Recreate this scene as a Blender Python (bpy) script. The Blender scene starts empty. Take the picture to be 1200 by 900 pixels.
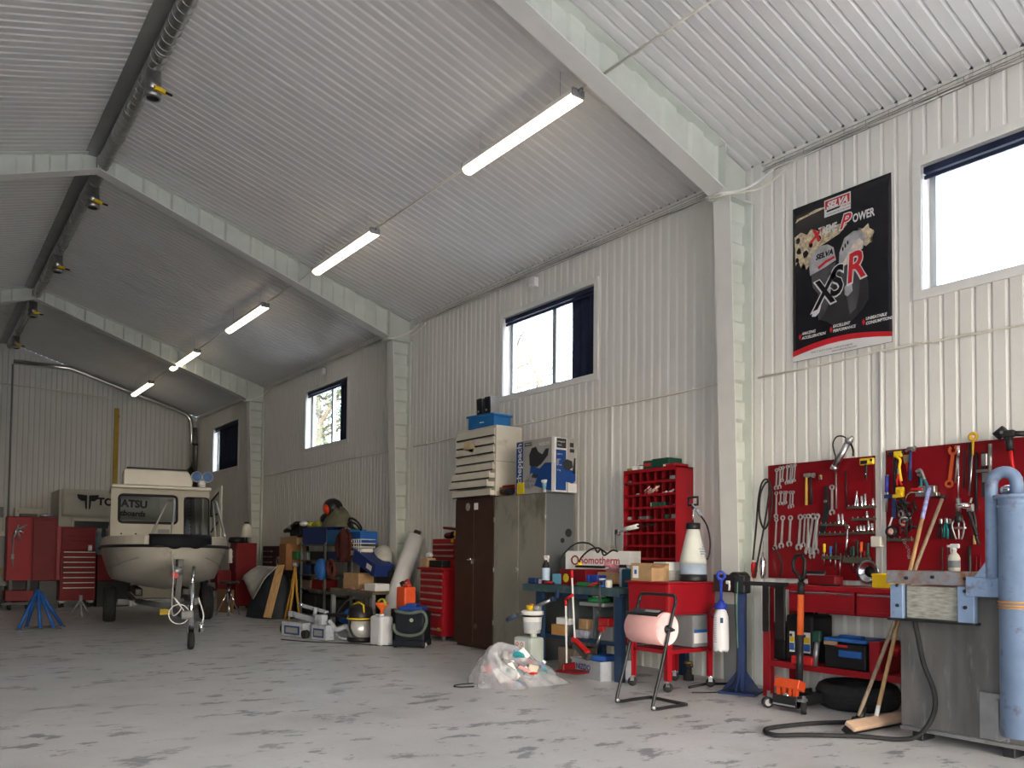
import bpy, bmesh, math, random
from mathutils import Vector, Matrix
random.seed(7)
PI = math.pi
SC = bpy.context.scene
COL = SC.collection
# ---------------------------------------------------------------- camera
FPX, YAW, PITCH, ROLL, CY, CAMH = 973.0, 0.62946, 0.03807, 0.01022, 612.0, 1.2
fw = Vector((math.sin(YAW), math.cos(YAW), 0)); rt = Vector((math.cos(YAW), -math.sin(YAW), 0)); up = Vector((0, 0, 1))
cw = fw*math.cos(PITCH) + up*math.sin(PITCH); u2 = up*math.cos(PITCH) - fw*math.sin(PITCH)
cr = rt*math.cos(ROLL) + u2*math.sin(ROLL); cu = u2*math.cos(ROLL) - rt*math.sin(ROLL)
cam = bpy.data.cameras.new('camera'); camo = bpy.data.objects.new('camera', cam); COL.objects.link(camo)
m = Matrix((( cr.x, cu.x, -cw.x, 0), (cr.y, cu.y, -cw.y, 0), (cr.z, cu.z, -cw.z, CAMH), (0, 0, 0, 1)))
camo.matrix_world = m
cam.sensor_width = 36; cam.sensor_fit = 'HORIZONTAL'; cam.lens = FPX/1200*36; cam.shift_y = (CY-450)/1200
cam.clip_start = .05; cam.clip_end = 300
SC.camera = camo
# ---------------------------------------------------------------- sky, light, exposure
wd = bpy.data.worlds.new('sky'); SC.world = wd; wd.use_nodes = True
wn = wd.node_tree; bg = wn.nodes['Background']
sky = wn.nodes.new('ShaderNodeTexSky'); sky.sky_type = 'NISHITA'; sky.sun_disc = False
sky.sun_elevation = math.radians(38); sky.sun_rotation = math.radians(200); sky.air_density = 1.0; sky.dust_density = 4.0; sky.ozone_density = 1.0
wmix = wn.nodes.new('ShaderNodeMixRGB'); wmix.inputs[0].default_value = .45; wmix.inputs[2].default_value = (1.85, 2.05, 2.4, 1)
wn.links.new(sky.outputs[0], wmix.inputs[1]); wn.links.new(wmix.outputs[0], bg.inputs[0]); bg.inputs[1].default_value = 2.2
SC.view_settings.view_transform = 'Standard'; SC.view_settings.look = 'None'; SC.view_settings.gamma = 1
SC.view_settings.use_curve_mapping = False
SC.view_settings.exposure = 0.52
def portal(name, loc, rot, sx, sy):
    l = bpy.data.lights.new(name, 'AREA'); l.shape = 'RECTANGLE'; l.size = sx; l.size_y = sy; l.cycles.is_portal = True
    o = bpy.data.objects.new(name, l); o.location = loc; o.rotation_euler = rot; COL.objects.link(o)
portal('door_daylight_portal', (.9, -8.45, 2.1), (PI/2, 0, 0), 7.0, 4.2)
portal('side_door_daylight_portal', (-2.85, -1.6, 1.6), (0, -PI/2, 0), 3.2, 3.2)
for _y in (-4.3, 2.4, 8.2, 15.05, 21.3): portal('window_daylight_portal', (6.62, _y, 3.86), (0, PI/2, 0), 1.1, 1.95)
# ---------------------------------------------------------------- materials
MATS = {}
def mat(name, col, rough=.5, metal=0, var=.12, scale=6, bump=0, dirt=None, dirt_amt=.5, dirt_scale=3, emit=0, stretch=None, trans=0, coat=0, spec=.28):
    """procedural material: base colour mottled by noise, optional dirt / wear patches, optional fine bump"""
    if name in MATS: return MATS[name]
    M = bpy.data.materials.new(name); M.use_nodes = True; nt = M.node_tree; N = nt.nodes; L = nt.links
    b = N['Principled BSDF']; b.inputs['Roughness'].default_value = rough; b.inputs['Metallic'].default_value = metal
    b.inputs['Specular IOR Level'].default_value = spec
    if coat: b.inputs['Coat Weight'].default_value = coat; b.inputs['Coat Roughness'].default_value = .15
    if trans: b.inputs['Transmission Weight'].default_value = trans
    tc = N.new('ShaderNodeTexCoord'); src = tc.outputs['Object']
    if stretch:
        mp = N.new('ShaderNodeMapping'); mp.inputs['Scale'].default_value = stretch; L.new(src, mp.inputs[0]); src = mp.outputs[0]
    nz = N.new('ShaderNodeTexNoise'); nz.inputs['Scale'].default_value = scale; nz.inputs['Detail'].default_value = 4; L.new(src, nz.inputs['Vector'])
    rp = N.new('ShaderNodeValToRGB'); e = rp.color_ramp.elements
    c = list(col)
    e[0].position = .3; e[0].color = (*[max(0, x*(1-var)) for x in c], 1); e[1].position = .7; e[1].color = (*[min(1, x*(1+var)) for x in c], 1)
    L.new(nz.outputs[0], rp.inputs[0]); out = rp.outputs[0]
    if dirt:
        n2 = N.new('ShaderNodeTexNoise'); n2.inputs['Scale'].default_value = dirt_scale; n2.inputs['Detail'].default_value = 8; n2.inputs['Roughness'].default_value = .65; L.new(src, n2.inputs['Vector'])
        r2 = N.new('ShaderNodeValToRGB'); r2.color_ramp.elements[0].position = .62-.3*dirt_amt; r2.color_ramp.elements[1].position = .78-.2*dirt_amt
        L.new(n2.outputs[0], r2.inputs[0])
        mx = N.new('ShaderNodeMixRGB'); mx.inputs[2].default_value = (*dirt, 1); L.new(r2.outputs[0], mx.inputs[0]); L.new(out, mx.inputs[1]); out = mx.outputs[0]
    L.new(out, b.inputs['Base Color'])
    if bump:
        bp = N.new('ShaderNodeBump'); bp.inputs['Strength'].default_value = bump; bp.inputs['Distance'].default_value = .01; L.new(nz.outputs[0], bp.inputs['Height']); L.new(bp.outputs[0], b.inputs['Normal'])
    if emit:
        b.inputs['Emission Color'].default_value = (*c, 1); b.inputs['Emission Strength'].default_value = emit
    MATS[name] = M
    return M
def pane_mat(name, tint, gloss=.08, rough=.02):
    """thin sheet of glass / clear plastic: mostly see-through with a sharp reflection"""
    if name in MATS: return MATS[name]
    M = bpy.data.materials.new(name); M.use_nodes = True; nt = M.node_tree; N = nt.nodes; L = nt.links
    N.remove(N['Principled BSDF']); t = N.new('ShaderNodeBsdfTransparent'); t.inputs[0].default_value = (*tint, 1)
    g = N.new('ShaderNodeBsdfGlossy'); g.inputs['Roughness'].default_value = rough
    lw = N.new('ShaderNodeLayerWeight'); pw = N.new('ShaderNodeMath'); pw.operation = 'POWER'; pw.inputs[1].default_value = 4; L.new(lw.outputs['Facing'], pw.inputs[0])
    ad = N.new('ShaderNodeMath'); ad.operation = 'ADD'; ad.inputs[1].default_value = gloss; ad.use_clamp = True; L.new(pw.outputs[0], ad.inputs[0])
    mx = N.new('ShaderNodeMixShader'); L.new(ad.outputs[0], mx.inputs[0]); L.new(t.outputs[0], mx.inputs[1]); L.new(g.outputs[0], mx.inputs[2])
    L.new(mx.outputs[0], N['Material Output'].inputs[0]); MATS[name] = M
    return M
def film_mat(name, col, alpha=.5, rough=.25):
    if name in MATS: return MATS[name]
    M = mat(name, col, rough, var=.08, scale=12); nt = M.node_tree
    M.node_tree.nodes['Principled BSDF'].inputs['Alpha'].default_value = alpha
    return M
# shared palette
white_sheet = mat('white_coated_sheet', (.74, .735, .70), .38, var=.03, scale=1.5)
roof_sheet = mat('white_roof_sheet', (.68, .68, .68), .26, var=.03, scale=1.5)
steel_frame = mat('galvanised_frame_steel', (.62, .66, .61), .42, .15, var=.06, scale=5)
grey_sheet = mat('grey_liner_sheet', (.15, .15, .15), .45, var=.05)  # invented dark tone for the unseen walls, cuts bounced light
white_trim = mat('white_trim_metal', (.74, .74, .71), .4, var=.03)
red = mat('red_enamel', (.30, .007, .014), .38, var=.1, spec=.4)
red_dk = mat('dark_red_enamel', (.17, .005, .009), .5, var=.15, spec=.3)
red_plastic = mat('red_plastic', (.55, .02, .02), .4)
orange = mat('orange_plastic', (.75, .13, .03), .4)
black = mat('black_plastic', (.012, .012, .0135), .45, var=.2, spec=.35)
rubber = mat('black_rubber', (.022, .022, .023), .75, var=.25, scale=20, bump=.2)
black_metal = mat('black_painted_metal', (.02, .021, .024), .35, var=.2)
chrome = mat('chrome', (.78, .78, .8), .16, 1, var=.06)
steel = mat('tool_steel', (.52, .52, .53), .3, 1, var=.15, scale=14)
dull_steel = mat('dull_steel', (.36, .37, .38), .42, .8, var=.2, dirt=(.18, .15, .12), dirt_amt=.35)
galv = mat('galvanised_duct', (.36, .355, .34), .32, .9, var=.15, scale=9)
grey_metal = mat('grey_painted_metal', (.25, .26, .27), .45, var=.1)
blue = mat('blue_plastic', (.03, .13, .42), .4)
blue_dk = mat('dark_blue_plastic', (.02, .045, .15), .45)
blue_metal = mat('blue_enamel', (.025, .11, .36), .4, dirt=(.1, .1, .1), dirt_amt=.3)
white_p = mat('white_plastic', (.78, .78, .77), .4, var=.04)
offwhite = mat('cream_plastic', (.70, .67, .58), .45, var=.06)
yellow = mat('yellow_plastic', (.75, .52, .02), .4)
green = mat('green_plastic', (.02, .20, .06), .4)
green_dk = mat('dark_green_plastic', (.015, .07, .045), .45)
card = mat('brown_cardboard', (.42, .27, .14), .8, var=.12, scale=14)
wood = mat('bare_wood', (.50, .32, .15), .6, var=.25, scale=5, stretch=(6, 6, .6))
wood_old = mat('worn_wood', (.30, .23, .16), .7, var=.3, scale=6, stretch=(6, 6, .6))
paper = mat('white_paper', (.80, .80, .78), .7, var=.04)
pink = mat('pink_paper', (.72, .40, .38), .8, var=.06)
# ---------------------------------------------------------------- mesh helpers
class MB:
    """collects shapes into one bmesh and links it as ONE mesh object"""
    def __init__(s): s.b = bmesh.new(); s.mi = 0
    def _tag(s, fs):
        for f in fs: f.material_index = s.mi
    def use(s, i): s.mi = i; return s
    def box(s, c, d, rot=None, bev=0, taper=None):
        x, y, z = [k/2 for k in d]; vs = []
        t = taper or (1, 1)
        for (a, b, e) in ((-1,-1,-1),(1,-1,-1),(1,1,-1),(-1,1,-1),(-1,-1,1),(1,-1,1),(1,1,1),(-1,1,1)):
            k = t if e > 0 else (1, 1); vs.append(Vector((a*x*k[0], b*y*k[1], e*z)))
        bm = bmesh.new(); bv = [bm.verts.new(v) for v in vs]
        for f in ((3,2,1,0),(4,5,6,7),(0,1,5,4),(1,2,6,5),(2,3,7,6),(3,0,4,7)): bm.faces.new([bv[i] for i in f])
        if bev: bmesh.ops.bevel(bm, geom=list(bm.edges), offset=min(bev, min(d)*.45), segments=2 if bev > .008 else 1, affect='EDGES', profile=.6)
        R = Matrix.Identity(3) if rot is None else (rot if isinstance(rot, Matrix) else Matrix.Rotation(rot, 3, 'Z'))
        s._merge(bm, R, Vector(c)); return s
    def _merge(s, bm, R, c):
        mp = {}
        for v in bm.verts: mp[v] = s.b.verts.new(R @ v.co + c)
        for f in bm.faces:
            n = s.b.faces.new([mp[v] for v in f.verts]); n.material_index = s.mi; n.smooth = f.smooth
        bm.free()
    def cyl(s, p, q, r, r2=None, n=16, cap=True, smooth=True):
        p = Vector(p); q = Vector(q); r2 = r if r2 is None else r2; d = (q-p).normalized()
        a = d.orthogonal().normalized(); b = d.cross(a); r1 = []; rr = []
        for i in range(n):
            t = 2*PI*i/n; e = a*math.cos(t)+b*math.sin(t); r1.append(s.b.verts.new(p+e*r)); rr.append(s.b.verts.new(q+e*r2))
        for i in range(n):
            j = (i+1) % n; f = s.b.faces.new((r1[i], r1[j], rr[j], rr[i])); f.material_index = s.mi; f.smooth = smooth
        if cap: s._tag([s.b.faces.new(r1[::-1]), s.b.faces.new(rr)])
        return s
    def tube(s, pts, r, n=10, closed=False, rs=None):
        """round bar through points"""
        P = [Vector(p) for p in pts]; N_ = len(P); rings = []; a = None
        for i, p in enumerate(P):
            if closed: d = P[(i+1) % N_]-P[i-1]
            else: d = (P[min(i+1, N_-1)]-P[max(i-1, 0)])
            d = d.normalized() if d.length else Vector((0, 0, 1))
            if a is None: a = d.orthogonal().normalized()
            else:
                a = a - d*a.dot(d); a = a.normalized() if a.length > 1e-6 else d.orthogonal().normalized()
            b = d.cross(a); k = rs[i] if rs else r
            rings.append([s.b.verts.new(p+(a*math.cos(2*PI*j/n)+b*math.sin(2*PI*j/n))*k) for j in range(n)])
        for i in range(N_ if closed else N_-1):
            A = rings[i]; B = rings[(i+1) % N_]
            for j in range(n):
                f = s.b.faces.new((A[j], A[(j+1) % n], B[(j+1) % n], B[j])); f.smooth = True; f.material_index = s.mi
        if not closed: s._tag([s.b.faces.new(rings[0][::-1]), s.b.faces.new(rings[-1])])
        return s
    def lathe(s, prof, c=(0, 0, 0), axis=(0, 0, 1), n=24, sx=1, sy=1, cap=True, smooth=True):
        """profile of (radius, height) spun about axis from c"""
        ax = Vector(axis).normalized(); a = ax.orthogonal().normalized() if abs(ax.z) < .99 else Vector((1, 0, 0)); b = ax.cross(a); c = Vector(c); R = []
        for (r, h) in prof:
            r = max(r, 1e-4); R.append([s.b.verts.new(c+ax*h+a*(r*math.cos(2*PI*i/n)*sx)+b*(r*math.sin(2*PI*i/n)*sy)) for i in range(n)])
        for k in range(len(R)-1):
            for i in range(n):
                j = (i+1) % n; f = s.b.faces.new((R[k][i], R[k][j], R[k+1][j], R[k+1][i])); f.smooth = smooth; f.material_index = s.mi
        if cap: s._tag([s.b.faces.new(R[0][::-1]), s.b.faces.new(R[-1])])
        return s
    def prism(s, poly, h, o=(0, 0, 0), ux=(1, 0, 0), uy=(0, 1, 0), bev=0):
        """polygon in the (ux, uy) plane from o, extruded by h along ux x uy"""
        ux = Vector(ux); uy = Vector(uy); n = ux.cross(uy).normalized(); o = Vector(o)
        bm = bmesh.new(); lo = [bm.verts.new(o+ux*x+uy*y) for x, y in poly]; hi = [bm.verts.new(v.co+n*h) for v in lo]
        bm.faces.new(lo[::-1]); bm.faces.new(hi); k = len(poly)
        for i in range(k): j = (i+1) % k; bm.faces.new((lo[i], lo[j], hi[j], hi[i]))
        if bev: bmesh.ops.bevel(bm, geom=list(bm.edges), offset=bev, segments=1, affect='EDGES')
        bmesh.ops.recalc_face_normals(bm, faces=list(bm.faces))
        s._merge(bm, Matrix.Identity(3), Vector()); return s
    def quad(s, a, b, c, d):
        s._tag([s.b.faces.new([s.b.verts.new(Vector(p)) for p in (a, b, c, d)])]); return s
    def grid(s, fn, nu, nv, smooth=True, closed_u=False):
        V = [[s.b.verts.new(Vector(fn(i/(nu-1 if not closed_u else nu), j/(nv-1)))) for j in range(nv)] for i in range(nu)]
        for i in range(nu if closed_u else nu-1):
            for j in range(nv-1):
                k = (i+1) % nu; f = s.b.faces.new((V[i][j], V[k][j], V[k][j+1], V[i][j+1])); f.smooth = smooth; f.material_index = s.mi
        return s
    def ball(s, c, r, n=12, sz=(1, 1, 1)):
        prof = [(math.sin(PI*i/(n-1))*r, -math.cos(PI*i/(n-1))*r*sz[2]) for i in range(n)]
        return s.lathe(prof, c, n=n+4, sx=sz[0], sy=sz[1], cap=False)
    def torus(s, c, R, r, axis=(0, 0, 1), n=24, k=10, arc=(0, 2*PI)):
        ax = Vector(axis).normalized(); a = ax.orthogonal().normalized() if abs(ax.z) < .99 else Vector((1, 0, 0)); b = ax.cross(a); c = Vector(c)
        full = abs(arc[1]-arc[0]-2*PI) < 1e-4; m_ = n if full else n+1
        return s.tube([c+(a*math.cos(arc[0]+(arc[1]-arc[0])*i/n)+b*math.sin(arc[0]+(arc[1]-arc[0])*i/n))*R for i in range(m_)], r, k, closed=full)
    def build(s, name, mt, parent=None, loc=None, rot=None, smooth=None, label=None, solid=0, sub=0, weld=0):
        if weld: bmesh.ops.remove_doubles(s.b, verts=list(s.b.verts), dist=weld)
        bmesh.ops.recalc_face_normals(s.b, faces=list(s.b.faces))
        if smooth is not None:
            for f in s.b.faces: f.smooth = smooth
        me = bpy.data.meshes.new(name); s.b.to_mesh(me); s.b.free()
        for k in (mt if isinstance(mt, (list, tuple)) else [mt]): me.materials.append(k)
        o = bpy.data.objects.new(name, me); COL.objects.link(o)
        if parent: o.parent = parent
        if loc: o.location = loc
        if rot is not None: o.rotation_euler = rot if isinstance(rot, (tuple, list)) else (0, 0, rot)
        if label: o['label'] = label
        if solid:
            md = o.modifiers.new('thickness', 'SOLIDIFY'); md.thickness = solid; md.offset = 0
        if sub:
            md = o.modifiers.new('smooth', 'SUBSURF'); md.levels = sub; md.render_levels = sub
        return o
def thing(name, label, cat, loc=(0, 0, 0), rz=0, group=None):
    o = bpy.data.objects.new(name, None); COL.objects.link(o); o.location = loc; o.rotation_euler = rz if isinstance(rz, tuple) else (0, 0, rz); o.empty_display_size = .1
    o['label'] = label; o['category'] = cat
    if group: o['group'] = group
    return o
def tag(o, label, cat, group=None):
    o['label'] = label; o['category'] = cat
    if group: o['group'] = group
    return o
def struct(o): o['kind'] = 'structure'; return o
def copy_tree(o, parent=None, loc=None, rz=None, label=None):
    c = o.copy(); COL.objects.link(c)
    if parent: c.parent = parent
    if loc is not None: c.location = loc
    if rz is not None: c.rotation_euler = rz if isinstance(rz, tuple) else (0, 0, rz)
    if label: c['label'] = label
    for ch in list(o.children): copy_tree(ch, c)
    return c
def text_mb(mb, s, size, o, ux, uy, depth=.0015, shear=0, bold=0, align='LEFT', sx=1):
    """flat lettering merged into mb; o = baseline start, ux / uy = reading and up directions"""
    cu_ = bpy.data.curves.new('lettering', 'FONT'); cu_.body = s; cu_.size = size; cu_.shear = shear; cu_.offset = bold; cu_.align_x = align; cu_.resolution_u = 3
    ob = bpy.data.objects.new('lettering', cu_); COL.objects.link(ob)
    dg = bpy.context.evaluated_depsgraph_get(); me = bpy.data.meshes.new_from_object(ob.evaluated_get(dg))
    ux = Vector(ux).normalized(); uy = Vector(uy).normalized(); n = ux.cross(uy); o = Vector(o)
    vs = [mb.b.verts.new(o+ux*(v.co.x*sx)+uy*v.co.y+n*depth) for v in me.vertices]
    for p in me.polygons:
        try: f = mb.b.faces.new([vs[i] for i in p.vertices]); f.material_index = mb.mi
        except ValueError: pass
    bpy.data.objects.remove(ob); bpy.data.curves.remove(cu_); bpy.data.meshes.remove(me)
    return mb
def arc(c, r, a0, a1, n=8, ax=0, ay=2):
    """points on an arc in the plane of two axes"""
    out = []
    for i in range(n+1):
        t = a0+(a1-a0)*i/n; p = list(c); p[ax] += r*math.cos(t); p[ay] += r*math.sin(t); out.append(tuple(p))
    return out
def bez(p0, p1, p2, p3, n=12):
    P = [Vector(p) for p in (p0, p1, p2, p3)]; out = []
    for i in range(n+1):
        t = i/n; q = 1-t; out.append(P[0]*q**3+P[1]*3*q*q*t+P[2]*3*q*t*t+P[3]*t**3)
    return out
def spl(pts, n=8):
    """smooth curve through points (Catmull-Rom)"""
    P = [Vector(p) for p in pts]; P = [P[0]*2-P[1]]+P+[P[-1]*2-P[-2]]; out = []
    for i in range(1, len(P)-2):
        for k in range(n):
            t = k/n; a, b, c, d = P[i-1:i+3]
            out.append(.5*((2*b)+(c-a)*t+(2*a-5*b+4*c-d)*t*t+(3*b-a-3*c+d)*t**3))
    out.append(P[-2]); return out
# ================================================================ STRUCTURE
WX, LX, EY, BY = 6.48, -2.76, 24.0, -8.4       # right wall, left wall, end wall, back wall
RX, RZ, TAN = 1.86, 6.352, .3035                   # ridge line and roof pitch
def roofz(x): return RZ-TAN*abs(x-RX)
EAVE = roofz(WX)
WIN = [(-5.25, -3.33, 3.33, 4.34), (1.45, 3.37, 3.33, 4.34), (7.28, 9.13, 3.33, 4.40), (14.07, 16.03, 3.28, 4.43), (20.29, 22.32, 3.28, 4.43)]   # y0, y1, z0, z1; first window is unseen, added for its light
def rib_profile(t0, t1, pitch=.12, depth=.018, off=0):
    """liner sheet profile along t: wide pan, narrow rib recessed away from the room -> [(t, d)]"""
    out = [(t0, 0)]; k = math.floor((t0-off)/pitch)
    while True:
        b = off+k*pitch
        for t, d in ((b+.085, 0), (b+.089, depth), (b+.094, depth), (b+.12, 0)):
            if t0 < t < t1: out.append((t, d))
        k += 1
        if b > t1: break
    out.append((t1, 0)); return out
# floor ----------------------------------------------------------
def floor_mat():
    M = bpy.data.materials.new('worn_concrete_floor'); M.use_nodes = True; nt = M.node_tree; N = nt.nodes; L = nt.links; b = N['Principled BSDF']
    tc = N.new('ShaderNodeTexCoord')
    def noise(sc, det=6, rough=.6, vec=None):
        n = N.new('ShaderNodeTexNoise'); n.inputs['Scale'].default_value = sc; n.inputs['Detail'].default_value = det; n.inputs['Roughness'].default_value = rough
        L.new(vec or tc.outputs['Object'], n.inputs['Vector']); return n
    def ramp(src, *st):
        r = N.new('ShaderNodeValToRGB'); e = r.color_ramp.elements
        while len(e) < len(st): e.new(.5)
        for el, (p, c) in zip(e, st): el.position = p; el.color = (*c, 1) if len(c) == 3 else c
        L.new(src, r.inputs[0]); return r
    def mix(f, a, c2, typ='MIX'):
        mx = N.new('ShaderNodeMixRGB'); mx.blend_type = typ
        L.new(f, mx.inputs[0]); L.new(a, mx.inputs[1])
        if isinstance(c2, tuple): mx.inputs[2].default_value = (*c2, 1)
        else: L.new(c2, mx.inputs[2])
        return mx.outputs[0]
    base = ramp(noise(.9, 5).outputs[0], (.3, (.56, .56, .555)), (.7, (.68, .68, .675)))
    fine = ramp(noise(28, 4).outputs[0], (.35, (0, 0, 0)), (.75, (1, 1, 1)))
    col = mix(ramp(fine.outputs[0], (0, (0, 0, 0)), (1, (.35, .35, .35))).outputs[0], base.outputs[0], (.48, .48, .475))
    # worn-through coating: dark blue-grey irregular patches, stretched by foot traffic
    mp = N.new('ShaderNodeMapping'); mp.inputs['Scale'].default_value = (1.5, 2.6, 1); mp.inputs['Rotation'].default_value = (0, 0, .6); L.new(tc.outputs['Object'], mp.inputs[0])
    w1 = ramp(noise(1.7, 9, .68, mp.outputs[0]).outputs[0], (.56, (0, 0, 0)), (.60, (1, 1, 1)))
    big = ramp(noise(.5, 3).outputs[0], (.34, (.15, .15, .15)), (.52, (1, 1, 1)))
    f1 = N.new('ShaderNodeMath'); f1.operation = 'MULTIPLY'; L.new(w1.outputs[0], f1.inputs[0]); L.new(big.outputs[0], f1.inputs[1])
    f2 = N.new('ShaderNodeMath'); f2.operation = 'MULTIPLY'; f2.inputs[1].default_value = .8; L.new(f1.outputs[0], f2.inputs[0])
    col = mix(f2.outputs[0], col, (.17, .18, .205))
    w2 = ramp(noise(5.5, 8, .7).outputs[0], (.63, (0, 0, 0)), (.69, (.55, .55, .55)))
    col = mix(w2.outputs[0], col, (.24, .235, .23))
    st = ramp(noise(.55, 4).outputs[0], (.55, (0, 0, 0)), (.75, (.4, .4, .4)))
    col = mix(st.outputs[0], col, (.30, .27, .22))
    L.new(col, b.inputs['Base Color'])
    rr_ = ramp(noise(3, 5).outputs[0], (.3, (.32, .32, .32)), (.7, (.55, .55, .55))); L.new(rr_.outputs[0], b.inputs['Roughness'])
    bp = N.new('ShaderNodeBump'); bp.inputs['Strength'].default_value = .15; bp.inputs['Distance'].default_value = .004; L.new(fine.outputs[0], bp.inputs['Height']); L.new(bp.outputs[0], b.inputs['Normal'])
    return M
struct(MB().box(((LX+WX)/2, (EY+BY)/2, -.1), (WX-LX+.3, EY-BY+.3, .2)).build('floor', floor_mat()))
ground = mat('pale_gravel_yard', (.42, .41, .39), .9, var=.2, scale=3)
struct(MB().box((6, 10, -.16), (120, 120, .1)).build('ground', ground))
# right wall: vertical ribbed liner sheet with window openings ------------------------------------
def ribbed_wall_right():
    mb = MB(); pr = rib_profile(BY, EY)
    cuts = sorted(set([y for w in WIN for y in w[:2]])); P = []
    for (a, da), (b_, db) in zip(pr, pr[1:]):
        P.append((a, da))
        for c in cuts:
            if a < c < b_: P.append((c, da+(db-da)*(c-a)/(b_-a)))
    P.append(pr[-1])
    for (a, da), (b_, db) in zip(P, P[1:]):
        mid = (a+b_)/2; w = next((w for w in WIN if w[0] < mid < w[1]), None)
        for z0, z1 in ([(0, EAVE)] if not w else [(0, w[2]), (w[3], EAVE)]):
            mb.quad((WX+da, a, z0), (WX+db, b_, z0), (WX+db, b_, z1), (WX+da, a, z1))
    return struct(mb.build('wall_right', white_sheet, weld=1e-4, smooth=False))
ribbed_wall_right()
def gable_wall(name, y, sgn, mtl, opening=None):
    mb = MB(); pr = rib_profile(LX, WX); P = []
    cuts = [RX]+(list(opening[:2]) if opening else [])
    for (a, da), (b_, db) in zip(pr, pr[1:]):
        P.append((a, da))
        for c in sorted(cuts):
            if a < c < b_: P.append((c, da+(db-da)*(c-a)/(b_-a)))
    P.append(pr[-1])
    for (a, da), (b_, db) in zip(P, P[1:]):
        z = opening[2] if opening and opening[0] < (a+b_)/2 < opening[1] else 0
        mb.quad((a, y+sgn*da, z), (b_, y+sgn*db, z), (b_, y+sgn*db, roofz(b_)), (a, y+sgn*da, roofz(a)))
    return struct(mb.build(name, mtl, weld=1e-4, smooth=False))
gable_wall('wall_end', EY, 1, white_sheet)
gable_wall('wall_back', BY, -1, grey_sheet, (-2.6, 4.4, 4.2))
mb = MB(); P = []; DOOR = (-3.2, .0, 3.2)      # open roller door in the left wall, beside the viewpoint
for (a, da), (b_, db) in zip(rib_profile(BY, EY), rib_profile(BY, EY)[1:]):
    P.append((a, da))
    for c in DOOR[:2]:
        if a < c < b_: P.append((c, da+(db-da)*(c-a)/(b_-a)))
P.append((EY, 0))
for (a, da), (b_, db) in zip(P, P[1:]):
    z = DOOR[2] if DOOR[0] < (a+b_)/2 < DOOR[1] else 0; mb.quad((LX-da, a, z), (LX-db, b_, z), (LX-db, b_, EAVE), (LX-da, a, EAVE))
struct(mb.build('wall_left', grey_sheet, weld=1e-4, smooth=False))
# ceiling: ribs run down the slope -----------------------------------------------------------------
for nm, x1 in (('ceiling', WX), ('ceiling.001', LX)):
    mb = MB(); P = rib_profile(BY, EY, .12, .027)
    for (a, da), (b_, db) in zip(P, P[1:]):
        mb.quad((RX, a, RZ+da), (RX, b_, RZ+db), (x1, b_, roofz(x1)+db), (x1, a, roofz(x1)+da))
    struct(mb.build(nm, roof_sheet, weld=1e-4, smooth=False))
    mb = MB(); s_ = 1 if x1 > RX else -1
    mb.quad((RX, BY, RZ+.12), (RX, EY, RZ+.12), (x1+s_*.2, EY, roofz(x1)+.06), (x1+s_*.2, BY, roofz(x1)+.06)); struct(mb.build('roof_deck', grey_metal))
# plates that close the open sheet ends at the eaves
for x in (WX+.05, LX-.05): struct(MB().box((x, (BY+EY)/2, EAVE), (.02, EY-BY, .34)).build('trim_5', grey_metal))
# eave trim (right): sloping strip over the sheet ends, with a cable ladder under it -----------------
mb = MB(); mb.prism([(0, .015), (-.16, .015+.16*TAN), (-.16, .008+.16*TAN), (-.012, -.005), (-.012, -.07), (0, -.07)], EY-BY, (WX, BY, EAVE-.02), (1, 0, 0), (0, 0, 1))
o = mb.build('trim_1', white_trim); struct(o); o.location.y = 0
mb = MB(); mb.prism([(0, .015), (.16, .015+.16*TAN), (.16, .008+.16*TAN), (.012, -.005), (.012, -.07), (0, -.07)], EY-BY, (LX, BY, EAVE-.02), (1, 0, 0), (0, 0, 1))
struct(mb.build('trim_2', white_trim))
# ridge flashing: folded strip under both slopes
mb = MB()
for s_, wd_ in ((-1, .16), (1, .16)):
    a = Vector((RX, 0, RZ-.06)); e = Vector((RX+s_*wd_, 0, roofz(RX+wd_)-.012))
    poly = [(a.x, a.z), (e.x, e.z), (e.x, e.z+.01), (a.x, a.z+.03)]
    mb.prism(poly, EY-BY, (0, EY, 0), (1, 0, 0), (0, 0, 1))
ridge_grey = mat('galvanised_ridge_sheet', (.36, .37, .36), .4, .6, var=.1, scale=3)
struct(mb.build('trim_3', ridge_grey))
# end wall gable trims
mb = MB()
for s_, x1 in ((1, WX), (-1, LX)):
    mb.quad((RX, EY-.02, RZ-.01), (x1, EY-.02, roofz(x1)-.01), (x1, EY-.02, roofz(x1)-.12), (RX, EY-.02, RZ-.12))
struct(mb.build('trim_4', white_trim, solid=.008))
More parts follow.
